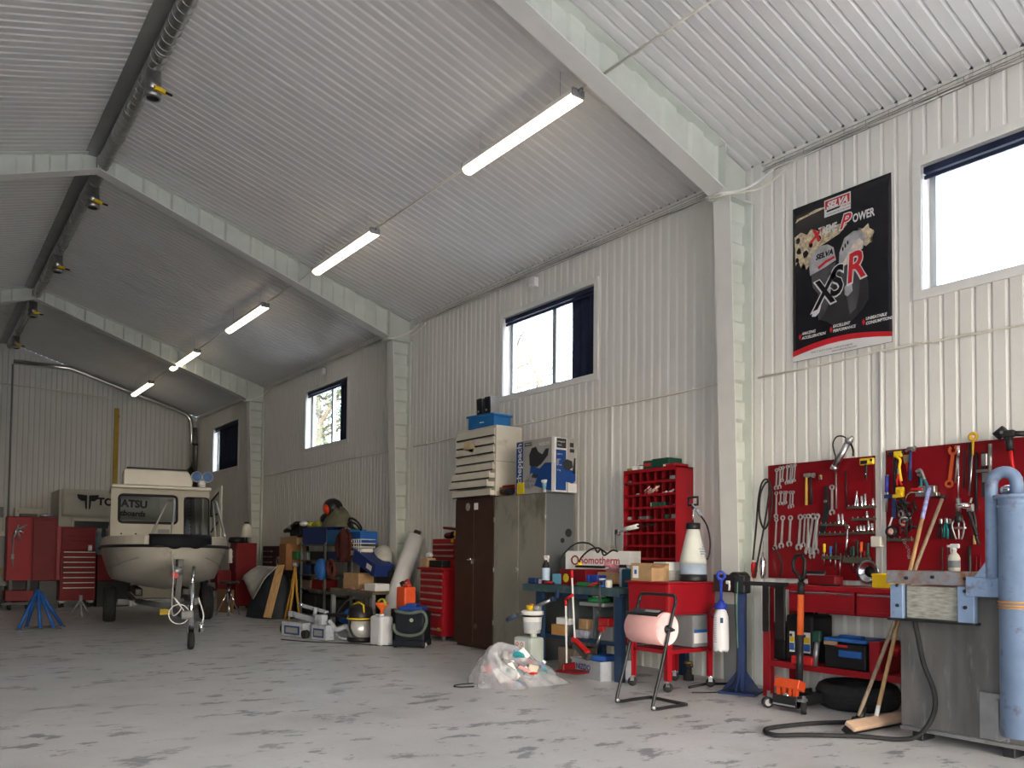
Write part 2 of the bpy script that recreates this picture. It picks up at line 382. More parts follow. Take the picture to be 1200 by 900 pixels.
# ---------------------------------------------------------------- portal frames
def corr_strip(mb, axis_o, axis_d, width0, width1, length, wdir, ndir, pitch=.38, depth=.026, start=0):
    """corrugated web: ribs across the member. width0/width1 functions of t -> offsets along wdir"""
    t = start; P = [(0, 0)]
    k = 0
    while True:
        b = start+k*pitch
        for tt, d in ((b, 0), (b+.03, depth), (b+.19, depth), (b+.22, 0)):
            if 0 < tt < length: P.append((tt, d))
        k += 1
        if b > length: break
    P.append((length, 0))
    for (a, da), (b_, db) in zip(P, P[1:]):
        A = axis_o+axis_d*a; B = axis_o+axis_d*b_
        mb.quad(A+wdir*width0(a)+ndir*da, B+wdir*width0(b_)+ndir*db, B+wdir*width1(b_)+ndir*db, A+wdir*width1(a)+ndir*da)
def portal_frame(y, label):
    """tapered frame of corrugated webs between flat flanges; y = near face"""
    t = thing('portal_frame', label, 'steel frame', (0, y, 0), 0); t['kind'] = 'structure'
    for s_ in (1, -1):
        wx = WX if s_ > 0 else LX
        def X(x): return RX+s_*(x-RX)       # mirror right-hand coordinates
        # column
        zk = 4.58
        inner = lambda z: 6.29-(6.29-6.125)*z/zk
        mb = MB(); corr_strip(mb, Vector((0, .08, 0)), Vector((0, 0, 1)), lambda z: X(inner(z)), lambda z: X(WX-.012), zk, Vector((1, 0, 0)), Vector((0, 1, 0)))
        mb.build('column_web', steel_frame, t, weld=1e-4, smooth=False)
        mb = MB(); mb.prism([(X(inner(0)), 0), (X(inner(zk)), zk), (X(inner(zk))+s_*.012, zk), (X(inner(0))+s_*.012, 0)], .2, (0, .2, 0), (1, 0, 0), (0, 0, 1))
        mb.build('column_flange', white_trim if True else steel_frame, t)
        mb = MB(); mb.box((X(WX-.026), .1, zk/2), (.03, .2, zk)); mb.box((X(WX-.1), .1, .008), (.24, .22, .016)); mb.build('outer_flange', steel_frame, t)
        # painted grey foot of the flange
        mb = MB(); mb.prism([(X(inner(0))-s_*.003, .016), (X(inner(.75))-s_*.003, .75), (X(inner(.75)), .75), (X(inner(0)), .016)], .2, (0, .2, 0), (1, 0, 0), (0, 0, 1)); mb.build('painted_foot', grey_metal, t)
        # knee plate
        mb = MB(); mb.prism([(X(6.125), zk), (X(WX-.012), zk), (X(WX-.012), roofz(WX)-.02), (X(6.06), roofz(6.06)-.02), (X(6.06), 4.62)], .012, (0, .1, 0), (1, 0, 0), (0, 0, 1))
        mb.build('knee_plate', steel_frame, t)
        mb = MB(); mb.box((X(6.3), .1, zk), (.42, .2, .014)); mb.box((X(6.07), .1, 4.84), (.014, .2, .4)); mb.build('stiffener', steel_frame, t)
        # rafter: depth .43 at the knee to .2 at the ridge
        L_ = (6.06-RX)/math.cos(math.atan(TAN)); dr = Vector((s_*(-math.cos(math.atan(TAN))), 0, math.sin(math.atan(TAN))))
        o0 = Vector((X(6.06), .08, roofz(6.06)-.022))
        dep = lambda a: .425-(.425-.215)*a/L_
        mb = MB(); corr_strip(mb, o0, dr, lambda a: -dep(a), lambda a: 0, L_, Vector((0, 0, 1)), Vector((0, 1, 0)))
        mb.build('rafter_web', steel_frame, t, weld=1e-4, smooth=False)
        a0 = o0+Vector((0, 0, -dep(0))); a1 = o0+dr*L_+Vector((0, 0, -dep(L_)))
        mb = MB(); mb.prism([(a0.x, a0.z), (a1.x, a1.z), (a1.x, a1.z-.012), (a0.x, a0.z-.012)], .2, (0, .2, 0), (1, 0, 0), (0, 0, 1)); mb.build('rafter_flange', white_trim, t)
        b0 = o0; b1 = o0+dr*L_
        mb = MB(); mb.prism([(b0.x, b0.z), (b1.x, b1.z), (b1.x, b1.z+.012), (b0.x, b0.z+.012)], .2, (0, .2, 0), (1, 0, 0), (0, 0, 1)); mb.build('upper_flange', steel_frame, t)
    mb = MB(); mb.box((RX-.012, .1, RZ-.125), (.014, .2, .25)); mb.box((RX+.012, .1, RZ-.125), (.014, .2, .25)); mb.build('ridge_plate', steel_frame, t)
    mb = MB()
    for z in (RZ-.05, RZ-.12, RZ-.2): mb.cyl((RX-.03, .05, z), (RX+.03, .05, z), .012, n=6)
    mb.build('bolt', dull_steel, t)
    return t
for y, lb in ((-1.65, 'nearest steel portal frame, behind the viewpoint'), (5.0, 'steel portal frame with corrugated web between the poster bay and the cabinet bay'),
              (11.66, 'steel portal frame with corrugated web behind the leaning white roll'), (18.46, 'farthest free-standing steel portal frame, beside the red trolley')):
    portal_frame(y, lb)
# ---------------------------------------------------------------- windows
alu = mat('grey_window_aluminium', (.42, .44, .45), .35, .3, var=.05)
blind = mat('navy_blind_cloth', (.015, .022, .055), .7, var=.2)
glass = pane_mat('window_glass', (.97, .985, .98), .02)
for i, (y0, y1, z0, z1) in enumerate(WIN):
    w = struct(bpy.data.objects.new('window_%d' % (i+1), None)); COL.objects.link(w); w.location = (WX, (y0+y1)/2, (z0+z1)/2)
    hw, hh = (y1-y0)/2, (z1-z0)/2
    mb = MB(); t_ = .07     # casing around the opening, flush on the sheet
    for c, d in (((-.008, 0, hh+t_/2), (.02, 2*hw+2*t_, t_)), ((-.008, 0, -hh-t_/2), (.02, 2*hw+2*t_, t_)), ((-.008, hw+t_/2, 0), (.02, t_, 2*hh)), ((-.008, -hw-t_/2, 0), (.02, t_, 2*hh))): mb.box(c, d)
    mb.build('casing', white_trim, w)
    mb = MB()
    for c, d in (((.09, 0, hh+.006), (.2, 2*hw, .012)), ((.09, 0, -hh-.006), (.2, 2*hw, .012)), ((.09, hw+.006, 0), (.2, .012, 2*hh+.024)), ((.09, -hw-.006, 0), (.2, .012, 2*hh+.024))): mb.box(c, d)
    mb.build('reveal', white_p, w)
    mb = MB(); f_ = .05
    for c, d in (((.15, 0, hh-f_/2), (.06, 2*hw, f_)), ((.15, 0, -hh+f_/2), (.06, 2*hw, f_)), ((.15, hw-f_/2, 0), (.06, f_, 2*hh)), ((.15, -hw+f_/2, 0), (.06, f_, 2*hh)), ((.15, -.02, 0), (.06, .075, 2*hh))): mb.box(c, d)
    mb.build('window_frame', alu, w)
    for s_ in (1, -1):
        mb = MB(); mb.box((.15, s_*(hw/2), 0), (.006, hw-.08, 2*hh-.08)); mb.build('pane', glass, w)
    mb = MB(); mb.box((.05, 0, hh-.035), (.06, 2*hw-.01, .05)); mb.box((.035, 0, hh-.09), (.012, 2*hw-.01, .03)); mb.build('blind_rail', blind, w)
# ================================================================ OVERHEAD AND WALL FITTINGS
# ridge ventilation duct with drop outlets
t = thing('ventilation_duct', 'galvanised spiral ventilation duct under the ridge with short drop outlets', 'duct', (RX+.05, 0, 6.20))
mb = MB(); mb.cyl((0, BY+.1, 0), (0, 23.7, 0), .078, n=20); mb.build('duct_pipe', galv, t)
mb = MB(); mb.tube([(.081*math.cos(2*PI*i/14), .07*i/14-.035, .081*math.sin(2*PI*i/14)) for i in range(15)], .0035, 4); seam = mb.build('spiral_seam', galv, t, loc=(0, 5.0, 0)); y = 5.14
while y < 23.6:
    c = seam.copy(); COL.objects.link(c); c.location = (0, y, 0); y += .14 if y < 13 else .28
for i in range(9):
    mb = MB(); y = 4.2+2.2*i; mb.torus((0, y, 0), .084, .006, (0, 1, 0), 16, 6); mb.box((0, y, .1), (.02, .03, .06)); mb.build('duct_strap', galv, t)
for y in (9.0, 12.42, 15.7, 19.05, 22.3):
    g = MB(); g.lathe([(.078, -.05), (.078, -.17), (.084, -.175), (.084, -.25), (.078, -.255), (.078, -.28), (.09, -.285), (.09, -.34), (.065, -.345), (.062, -.31)], (0, y, 0), n=20, cap=False)
    o = g.build('duct_outlet', galv, t)
    g = MB(); g.box((.05, y-.08, -.268), (.12, .03, .04), .3); g.box((.10, y-.075, -.28), (.05, .022, .03), .3); g.build('damper_lever', yellow, o, label='yellow damper lever')
    g = MB(); g.box((.14, y-.08, -.285), (.07, .02, .02), .3); g.build('lever_grip', black, o)
    g = MB(); g.lathe([(.062, -.341), (.06, -.33), (.0001, -.33)], (0, y, 0), n=16, cap=False); g.build('outlet_throat', black, o)
# fluorescent batten lights hung on wires along the right-hand slope
lamp = mat('lit_lamp_diffuser', (1.0, .86, .64), .4, var=.01, emit=3)
LXP, LZP = 4.6, 5.18
where = ['nearest in view, against the portal frame', 'second in view, beyond the nearest one', 'third in view along the row', 'fourth in view along the row', 'farthest, above the boat end']
for i, (y0, y1) in enumerate(((1.5, 3.32), (5.40, 7.18), (9.28, 11.12), (13.20, 15.10), (17.1, 19.05), (21.0, 22.9))):
    t = thing('batten_light', 'long lit batten light hung under the roof slope, '+(where[i-1] if i else 'just out of view above the viewpoint'), 'light', (LXP, (y0+y1)/2, LZP), 0, 'batten lights under the right roof slope')
    h = (y1-y0)/2
    mb = MB(); mb.box((0, 0, .035), (.13, 2*h, .05), bev=.01); mb.build('housing', white_p, t)
    mb = MB(); mb.grid(lambda u, v: (.068*math.cos(PI+PI*u), (v*2-1)*(h-.02), .01+.055*math.sin(PI+PI*u)), 12, 2)
    for s_ in (-1, 1): mb.prism([(.068*math.cos(PI+PI*k/11), .01+.055*math.sin(PI+PI*k/11)) for k in range(12)], .004, (0, s_*(h-.018), 0), (1, 0, 0), (0, 0, 1))
    mb.build('diffuser', lamp, t, label='glowing diffuser')
    for s_ in (-1, 1):
        mb = MB(); mb.box((0, s_*(h-.005), .03), (.14, .025, .075), bev=.008); mb.cyl((0, s_*(h+.005), .045), (0, s_*(h+.05), .045), .016, n=10); mb.build('end_cap', grey_metal, t)
        mb = MB(); yy = s_*(h-.25); mb.cyl((0, yy, .06), (0, yy, roofz(LXP)-LZP), .0022, n=5); mb.build('hanging_wire', grey_metal, t)
t = thing('lighting_cable', 'thin straight cable pipe linking the batten lights end to end', 'cable pipe', (LXP, 5.3, LZP+.05))
for a, b_ in ((-1.0, 1.4), (3.4, 5.33), (7.24, 9.22), (11.18, 13.14), (15.16, 17.04), (19.11, 20.94)): MB().tube([(0, a-5.3, 0), (0, (a+b_)/2-5.3, -.003), (0, b_-5.3, 0)], .012).build('cable_length', offwhite, t)
# cream conduit along the right wall, one length per bay; one on the end wall
for y0, y1, lb in ((.2, 4.94, 'thin cream conduit on the wall just below the poster'), (5.26, 11.56, 'thin cream conduit on the wall behind the cabinets, between two steel columns'),
                   (12.0, 18.36, 'thin cream conduit on the wall above the loaded shelf rack')):
    t = thing('conduit', lb, 'conduit', (WX-.014, y0, 2.9), 0, 'cream wall conduits')
    mb = MB(); mb.tube([(0, 0, .012)]+[(0, (y1-y0)*k/8, .012*math.cos(k*2.2)) for k in range(1, 8)]+[(0, y1-y0, -.01)], .0095, 8); mb.build('conduit_pipe', offwhite, t)
    k = .5
    while k < y1-y0: mb = MB(); mb.box((.004, k, .006), (.016, .018, .036), bev=.003); mb.build('pipe_clip', white_p, t); k += .9
t = thing('conduit', 'thin cream conduit across the end wall left of the yellow post', 'conduit', (1.6, EY-.014, 5.29))
mb = MB(); mb.tube([(0, 0, 0), (1.3, 0, -.02), (2.6, 0, -.07)], .014, 8); mb.build('conduit_pipe', offwhite, t)
for k in (.3, 1.0, 1.7, 2.4): mb = MB(); mb.box((k, .004, -.02), (.03, .016, .05)); mb.build('pipe_clip', white_p, t)
# vertical conduits with a junction box (between the pegboards; beside the pigeonhole rack)
for y, z0, z1, zb, lb in ((3.72, .98, 2.9, 1.33, 'white conduit with square junction box between the two red pegboards'), (6.96, .3, 2.9, 1.27, 'white conduit with small box left of the red pigeonhole rack')):
    t = thing('socket_conduit', lb, 'conduit', (WX-.012, y, z0))
    mb = MB(); mb.tube([(0, 0, 0), (0, 0, z1-z0)], .011, 8); mb.build('conduit_pipe', white_p, t)
    mb = MB(); mb.box((-.03, .02 if y < 5 else 0, zb-z0), (.07, .09, .09), bev=.008); mb.build('junction_box', offwhite, t)
for y, lb in ((8.39, 'small white sensor box above the wide window over the cabinets'), (15.09, 'small white sensor box above the second window')):
    mb = MB(); mb.box((0, 0, 0), (.07, .12, .12), bev=.01); mb.box((-.03, 0, -.05), (.03, .08, .03), bev=.006); tag(mb.build('sensor_box', white_p, loc=(WX-.065, y, 4.69)), lb, 'sensor')
mb = MB(); mb.box((0, 0, 0), (.05, .09, .16), bev=.01); mb.box((-.025, 0, .02), (.03, .05, .06)); tag(mb.build('wall_switch', black, loc=(WX-.03, 19.12, 2.57)), 'small black switch box on the ribbed wall below the farthest window', 'switch')
# cable ladder and loose cables at the eave, one bay each
for y0, y1, lb in ((.3, 4.85, 'narrow wire cable ladder with grey cables along the eave above the poster'), (5.35, 11.5, 'narrow wire cable ladder with grey cables along the eave above the cabinets'),
                   (12.0, 18.3, 'narrow wire cable ladder along the eave above the loaded shelf rack'), (18.8, 23.6, 'narrow wire cable ladder along the eave by the end wall')):
    t = thing('cable_ladder', lb, 'cable ladder', (WX-.02, y0, EAVE-.13), 0, 'cable ladders along the eave'); l_ = y1-y0
    mb = MB()
    for x, z in ((-.005, 0), (-.06, 0), (-.005, .05), (-.06, .05)): mb.tube([(x, 0, z), (x, l_, z)], .0035, 5)
    mb.build('rail', galv, t)
    mb = MB(); k = .1
    while k < l_: mb.tube([(-.005, k, .05), (-.005, k, 0), (-.06, k, 0), (-.06, k, .05)], .0028, 4); k += .2
    mb.build('rung', galv, t)
    for j, c_ in enumerate((white_p, grey_metal, offwhite)):
        mb = MB(); mb.tube(spl([(-.02-.012*j, l_*k/14, .012+.006*math.sin(k*1.9+j*2)-.012*(k % 3 == 1)) for k in range(15)], 4), .007, 6); mb.build('cable', c_, t)
# cables looping round the front of each column head
for y, lb in ((5.0, 'pair of white cables looping round the head of the column beside the poster'), (11.66, 'white cable looping round the column head above the leaning roll'), (18.46, 'white cable looping round the farthest column head')):
    t = thing('cable_loop', lb, 'cable', (6.1, y, 4.6), 0)
    mb = MB(); mb.tube(spl([(.36, -.3, .26), (.30, -.10, .14), (.1, -.05, .02), (-.045, 0, -.02), (-.06, .12, -.01), (-.05, .22, .0), (.1, .28, .05), (.32, .42, .2)]), .011, 7); mb.build('cable', white_p, t)
    mb = MB(); mb.tube(spl([(.37, -.42, .2), (.28, -.16, .06), (.1, -.07, .0), (-.05, .02, -.04), (-.062, .16, -.03), (.05, .27, .02), (.33, .46, .18)]), .008, 7); mb.build('cable', offwhite, t)
# window curtains: dark navy, drawn to the near jamb
def curtain(y0, y1, z0, z1, lb):
    mb = MB(); n_ = max(10, int((y1-y0)/.03))
    mb.grid(lambda u, v: (.02*math.sin(u*(y1-y0)*42)+.006*math.sin(u*19+v*3), u*(y1-y0)*(1+.05*(1-v)*0), v*(z1-z0)), n_, 6)
    tag(mb.build('curtain', blind, loc=(WX+.075, y0, z0), solid=.004), lb, 'curtain')
curtain(7.30, 7.80, 3.345, 4.36, 'navy curtain drawn to the right side of the window above the cabinets')
curtain(14.09, 14.52, 3.295, 4.39, 'navy curtain drawn to the right side of the second window, above the shelf rack')
curtain(20.31, 22.05, 3.295, 4.39, 'black curtain drawn across nearly all of the farthest window, above the boat')
# gable duct: bright steel pipe that runs across the gable, bends and drops to a flexible hose
t = thing('exhaust_pipe', 'shiny steel exhaust pipe along the gable slope with black hose dropping in the corner', 'pipe', (2.0, 23.82, 0))
mb = MB(); P_ = [(0, 0, 5.84), (1.25, 0, 5.845), (4.02, 0, 5.02)]+[(4.02+.26*math.sin(a)*.95, 0, 5.02-.07-.24*(1-math.cos(a))+.05) for a in (.5, 1.0, 1.5)]+[(4.3, 0, 4.5), (4.31, 0, 3.4)]
mb.tube(P_, .062, 14); mb.build('steel_pipe', mat('bright_steel_pipe', (.75, .74, .70), .22, 1, var=.05), t)
mb = MB(); mb.tube([(4.40, -.02, 4.62), (4.42, -.02, 4.1), (4.42, -.03, 3.35)], .05, 12); mb.build('riser_pipe', galv, t)
mb = MB(); mb.torus((4.37, -.16, 4.14), .055, .025, (0, 0, 1), 14, 8); mb.build('clamp_ring', black_metal, t)
hose_ = spl([(4.31, 0, 3.45), (4.24, -.04, 3.0), (4.14, -.10, 2.4), (4.16, -.15, 1.7), (4.22, -.18, 1.0)], 14)
mb = MB(); mb.tube(hose_, .12, 14, rs=[.085+.035*min(1, i/10)+.012*(i % 2) for i in range(len(hose_))]); mb.build('flexible_hose', rubber, t, label='black ribbed hose')
hose_ = spl([(4.37, -.16, 3.4), (4.34, -.2, 2.9), (4.32, -.26, 2.3), (4.33, -.3, 1.6), (4.28, -.3, .9)], 14)
mb = MB(); mb.tube(hose_, .1, 14, rs=[.05+.03*min(1, i/12)+.012*(i % 2) for i in range(len(hose_))]); mb.build('flexible_hose', rubber, t, label='black ribbed hose')
mb = MB(); mb.box((0, 0, 2.48), (.11, .07, 4.96)); mb.box((0, -.03, 4.75), (.14, .02, .06)); tag(mb.build('post', mat('yellow_post_paint', (.45, .30, .04), .5), loc=(4.41, EY-.045, 0)), 'yellow vertical post on the end wall behind the boat', 'post')
mb = MB(); mb.tube([(0, 0, 0), (.005, 0, 3.0), (0, 0, 5.8)], .022, 8); tag(mb.build('downpipe', grey_metal, loc=(2.0, EY-.06, 0)), 'thin dark pipe standing up the end wall left of the banner', 'pipe')
mb = MB(); mb.box((0, 0, 0), (.1, .06, .26), bev=.01); mb.box((0, -.03, .02), (.05, .02, .05)); tag(mb.build('isolator_box', grey_metal, loc=(1.86, EY-.04, 2.1)), 'small grey switch box on the end wall beside the dark pipe', 'switch')
# poster --------------------------------------------------------------------------------------------
PO = Vector((WX-.012, 4.555, 2.965)); PW_, PH_ = .94, 1.41
p_black = mat('poster_black_ink', (.014, .014, .018), .22, var=.3, scale=2.5); p_white = mat('poster_white_ink', (.72, .72, .72), .3, var=.02); p_red = mat('poster_red_ink', (.55, .02, .03), .3)
p_splash = mat('poster_splash_ink', (.52, .44, .30), .3, var=.5, scale=38); p_grey = mat('poster_grey_ink', (.40, .40, .42), .3, var=.3, scale=12); p_dk = mat('poster_charcoal_ink', (.075, .075, .082), .3, var=.35, scale=5)
def PP(u, v, d=0): return PO+Vector((-d, -u*PW_, (1-v)*PH_))       # u from left, v from top
mb = MB()
def bow(u, v): return PP(u, v, .006)
mb.grid(lambda u, v: bow(u, 1-v), 24, 18)
pst = mb.build('poster', p_black, solid=.0015); tag(pst, 'big glossy black poster of two outboard engines taped on the ribbed wall', 'poster')
def pp(u, v, k=1): return bow(u, v)+Vector((-.0016*k, 0, 0))
def pshape(name, poly, mtl, k=1):
    m_ = MB(); vs = [m_.b.verts.new(pp(u, v, k)) for u, v in poly]; f = m_.b.faces.new(vs); bmesh.ops.triangulate(m_.b, faces=[f]); return m_.build(name, mtl, pst)
def ptext(name, s, size, u, v, mtl, k=3, shear=0, bold=0, rot=0, sx=1):
    m_ = MB(); o_ = pp(u, v, k); uy = Vector((0, math.sin(rot), math.cos(rot))); ux = Vector((0, -math.cos(rot), math.sin(rot))); text_mb(m_, s, size, o_, ux, uy, .001, shear, bold, sx=sx); return m_.build(name, mtl, pst)
random.seed(11)
def blob(cu_, cv, ru, rv, n=26, j=.35):
    return [(cu_+ru*math.cos(2*PI*i/n)*(1+random.uniform(-j, j)), cv+rv*math.sin(2*PI*i/n)*(1+random.uniform(-j, j))) for i in range(n)]
pshape('printed_glow', blob(.52, .66, .26, .17, 20, .08), mat('poster_glow_ink', (.030, .030, .034), .3), 1)
pshape('printed_splash', [(.02, .19), (.09, .17), (.16, .20), (.2, .17), (.28, .2), (.36, .19), (.5, .2), (.58, .215), (.5, .26), (.38, .285), (.3, .3), (.24, .33), (.2, .39), (.15, .42), (.12, .37), (.09, .4), (.06, .35), (.03, .38), (.025, .28)], p_splash, 1)
for cu_, cv, r_ in ((.06, .22, .02), (.07, .29, .022), (.14, .32, .025), (.05, .345, .016), (.2, .27, .02), (.29, .25, .018)): pshape('printed_drop', blob(cu_, cv, r_*1.2, r_, 10, .2), p_black, 2)
pshape('printed_splash', [(.03, .1), (.05, .075), (.15, .07), (.25, .055), (.36, .06), (.36, .068), (.2, .078), (.07, .088)], p_splash, 1)
pshape('printed_splash', blob(.76, .32, .08, .05, 20, .5), p_splash, 1)
# left engine: pale cowling, black leg and propeller; right engine the same, higher
pshape('printed_engine_leg', [(.20, .46), (.46, .43), (.45, .56), (.4, .6), (.4, .66), (.34, .74), (.28, .77), (.26, .68), (.3, .62), (.22, .55)], p_dk, 2)
pshape('printed_cowling', [(.19, .47), (.18, .38), (.22, .325), (.3, .3), (.38, .305), (.44, .335), (.465, .42), (.35, .445)], p_grey, 3)
pshape('printed_cowl_stripe', [(.27, .43), (.36, .402), (.45, .39), (.455, .405), (.36, .42), (.29, .445)], p_red, 4)
ptext('printed_cowl_name', 'SELVA', .062, .255, .382, p_black, 5, .3, .003, .06)
pshape('printed_engine_leg', [(.5, .47), (.72, .44), (.7, .58), (.69, .68), (.66, .75), (.6, .78), (.58, .7), (.56, .62), (.52, .55)], p_dk, 2)
pshape('printed_cowling', [(.49, .48), (.5, .38), (.55, .3), (.64, .275), (.72, .285), (.76, .34), (.73, .4), (.62, .43), (.56, .455)], p_grey, 3)
pshape('printed_splash', [(.5, .48), (.57, .42), (.63, .36), (.7, .33), (.74, .36), (.72, .4), (.66, .42), (.62, .46)], mat('poster_foam_ink', (.66, .58, .5), .3, var=.2, scale=30), 4)
for u in (.535, .56, .585): pshape('printed_vent', blob(u, .35+.6*(.56-u), .009, .014, 8, .1), p_black, 4)
pshape('printed_propeller', [(.22, .7), (.27, .665), (.31, .68), (.29, .72), (.25, .74), (.21, .735)], p_white, 4); pshape('printed_propeller', [(.55, .6), (.62, .575), (.63, .64), (.58, .665), (.55, .65)], p_grey, 3)
for s_, u, v, mt_ in (('X', .235, .70, p_black), ('S', .40, .645, p_black), ('R', .57, .59, p_red)):
    ptext('printed_letter_outline', s_, .345, u-.004, v+.002, p_white, 5, .32, .018, .2, .85); ptext('printed_letter', s_, .345, u, v, mt_, 7, .32, .006, .2, .85)
pshape('logo_panel', [(.345, .022), (.615, .022), (.615, .13), (.345, .13)], p_white, 2); pshape('logo_field', [(.355, .03), (.605, .03), (.605, .083), (.355, .083)], p_red, 3)
ptext('logo_lettering', 'SELVA', .078, .37, .08, p_white, 4, .3, .004, 0, .95); pshape('logo_bar', [(.37, .09), (.52, .088), (.5, .1), (.37, .102)], p_black, 3)
ptext('logo_small_line', 'marine', .032, .53, .103, p_red, 4); ptext('logo_small_line', 'OUTBOARD MOTORS AND BOATS', .018, .37, .122, p_black, 4)
ptext('printed_title', 'X', .15, .19, .262, p_red, 4, .35, .006); ptext('printed_title', 'TREME', .098, .285, .232, p_white, 4, 0, .003, 0, .62)
ptext('printed_title', 'P', .17, .5, .238, p_white, 4, .35, .012); ptext('printed_title', 'P', .17, .5, .238, p_red, 5, .35, .003); ptext('printed_title', 'OWER', .098, .635, .222, p_white, 4, 0, .003, 0, .68)
for u, a, b_ in ((.10, 'AMAZING', 'ACCELLERATION'), (.43, 'EXCELLENT', 'PERFORMANCE'), (.755, 'UNBEATABLE', 'CONSUMPTIONS')):
    ptext('printed_caption', a, .034, u, .838, p_white, 3, .2, .0012, 0, .9); ptext('printed_caption', b_, .034, u, .866, p_white, 3, .2, .0012, 0, .9)
    pshape('printed_diamond', [(u-.035, .845), (u-.02, .825), (u-.005, .845), (u-.02, .868)], p_red, 3)
N_ = 16
pshape('printed_band', [(i/N_, .955-.06*math.sin(PI*(.12+.8*i/N_))) for i in range(N_+1)]+[(1-i/N_, .985-.055*math.sin(PI*(.1+.8*(1-i/N_)))) for i in range(N_+1)], p_red, 3)
pshape('printed_band', [(i/N_, .985-.055*math.sin(PI*(.1+.8*i/N_))) for i in range(N_+1)]+[(1, .999), (0, .999)], p_white, 3)
ptext('printed_small_line', 'Selva 2 and 4 stroke outboard engines', .026, .2, .968, p_dk, 4); ptext('printed_small_line', 'www.selvamarine.com', .026, .42, .986, p_dk, 4)
# trees outside the windows ------------------------------------------------------------------------
leaf = mat('birch_leaf', (.075, .11, .05), .6, var=.4, scale=3); bark = mat('tree_bark', (.16, .13, .10), .9, var=.3, scale=8, bump=.4)
def tree(x, y, h, rad, n, seed, lb):
    rnd = random.Random(seed); t = thing('tree', lb, 'tree', (x, y, -.11), 0)
    mb = MB(); pts = [(rnd.uniform(-.15, .15)*k, rnd.uniform(-.15, .15)*k, h*.95*k/6) for k in range(7)]; mb.tube(pts, .2, 8, rs=[.2*(1-k/7.2) for k in range(7)])
    tips = []
    for k in range(16):
        a = rnd.uniform(0, 2*PI); z = h*rnd.uniform(.3, .92); r_ = rad*rnd.uniform(.5, 1)*(1.15-z/h*.6); e = Vector((r_*math.cos(a), r_*math.sin(a), z+r_*.35)); mb.tube([(0, 0, z), e*.5+Vector((0, 0, z*.5+.1)), e], .05, 5, rs=[.06, .035, .012]); tips += [e, e*.6+Vector((0, 0, z*.4)), e*.8+Vector((0, 0, z*.2))]
    mb.build('trunk', bark, t)
    mb = MB()
    for k in range(n):
        c = Vector(rnd.choice(tips))+Vector((rnd.gauss(0, .5), rnd.gauss(0, .5), rnd.gauss(0, .45))); a = Vector((rnd.gauss(0, 1), rnd.gauss(0, 1), rnd.gauss(0, 1))).normalized()*.075; b_ = a.orthogonal().normalized()*.045
        mb.quad(c-a, c+b_, c+a, c-b_)
    o = mb.build('foliage', leaf, t); o['kind'] = 'stuff'
tree(12.5, 29.3, 9.5, 2.8, 6000, 3, 'bushy tree outside, seen through the second window')
tree(13.6, 33.2, 10.2, 3.0, 6000, 4, 'second bushy tree outside, farther along beyond the second window')
tree(15.6, 21.4, 8.6, 2.4, 2200, 5, 'sparse tree outside, seen through the left pane of the window above the cabinets')
tree(15.0, 4.3, 7.8, 2.2, 2000, 6, 'sparse tree outside the window at the right edge')
tree(16.0, 38.0, 11.5, 3.4, 5000, 8, 'distant tree outside beyond the second window')
# ================================================================ RIGHT FOREGROUND: machine, brooms, red bench, tool boards
blue_paint = mat('chipped_pale_blue_paint', (.19, .27, .41), .42, var=.1, scale=9, dirt=(.10, .06, .05), dirt_amt=.22, dirt_scale=9)
rusty_paint = mat('rusty_blue_paint', (.22, .26, .31), .6, var=.25, scale=6, dirt=(.16, .065, .025), dirt_amt=.75, dirt_scale=6, bump=.15)
scratched = mat('scratched_dull_steel', (.15, .146, .142), .5, .35, var=.18, scale=4, stretch=(3, 3, .5), dirt=(.26, .26, .27), dirt_amt=.2, dirt_scale=7)
weathered = mat('weathered_plank', (.28, .28, .25), .85, var=.35, scale=5, stretch=(3, 3, 14), bump=.4)
t = thing('machine', 'large grey steel machine housing with blue pipe column and rusty bracket at the right edge', 'machine', (5.4, 2.98, 0))
mb = MB(); mb.box((.285, -.72, .54), (.57, 1.44, .90), bev=.004); mb.build('housing', scratched, t)
mb = MB(); mb.box((.02, -.78, .075), (.06, 1.56, .022)); mb.box((.285, -.72, .08), (.56, 1.42, .02)); mb.build('skid_rail', dull_steel, t)
for y in (-.10, -.66, -1.2):
    mb = MB(); mb.box((.10, y, .032), (.16, .07, .064), bev=.004); mb.build('foot', black_metal, t)
mb = MB(); mb.box((.28, -.72, 1.0), (.58, 1.46, .03)); mb.build('lid', dull_steel, t)
# rusty bracket frame with a plank panel
mb = MB(); mb.box((-.10, -.36, 1.075), (.11, .74, .085), bev=.004); mb.box((.1, -.36, 1.105), (.42, .74, .02)); mb.build('bracket_beam', rusty_paint, t)

for y, w_ in ((-.06, .085), (-.50, .10)): MB().box((-.132, y, .915), (.05, w_, .225), bev=.004).build('bracket_post', blue_paint, t)
mb = MB()
mb = MB(); mb.box((-.12, -.285, .915), (.03, .34, .21), bev=.006); mb.build('plank_panel', weathered, t, label='weathered grey plank panel')
mb = MB(); mb.box((-.13, -.28, .80), (.07, .56, .016)); mb.build('bottom_rail', black_metal, t)
mb = MB(); mb.box((-.13, -.63, 1.03), (.08, .25, .12), bev=.005); mb.prism([(0, 0), (.1, 0), (.1, .14)], .02, (-.15, -.56, 1.09), (0, -1, 0), (0, 0, 1)); mb.build('pipe_foot', blue_paint, t)
mb = MB()
for y, z in ((-.07, .89), (-.07, 1.02), (-.5, .9), (-.5, 1.0), (-.13, 1.07), (-.3, 1.08), (-.5, 1.075)): mb.cyl((-.17, y, z), (-.14, y, z), .011, n=8)
mb.build('bolt_head', black_metal, t)['kind'] = 'stuff'
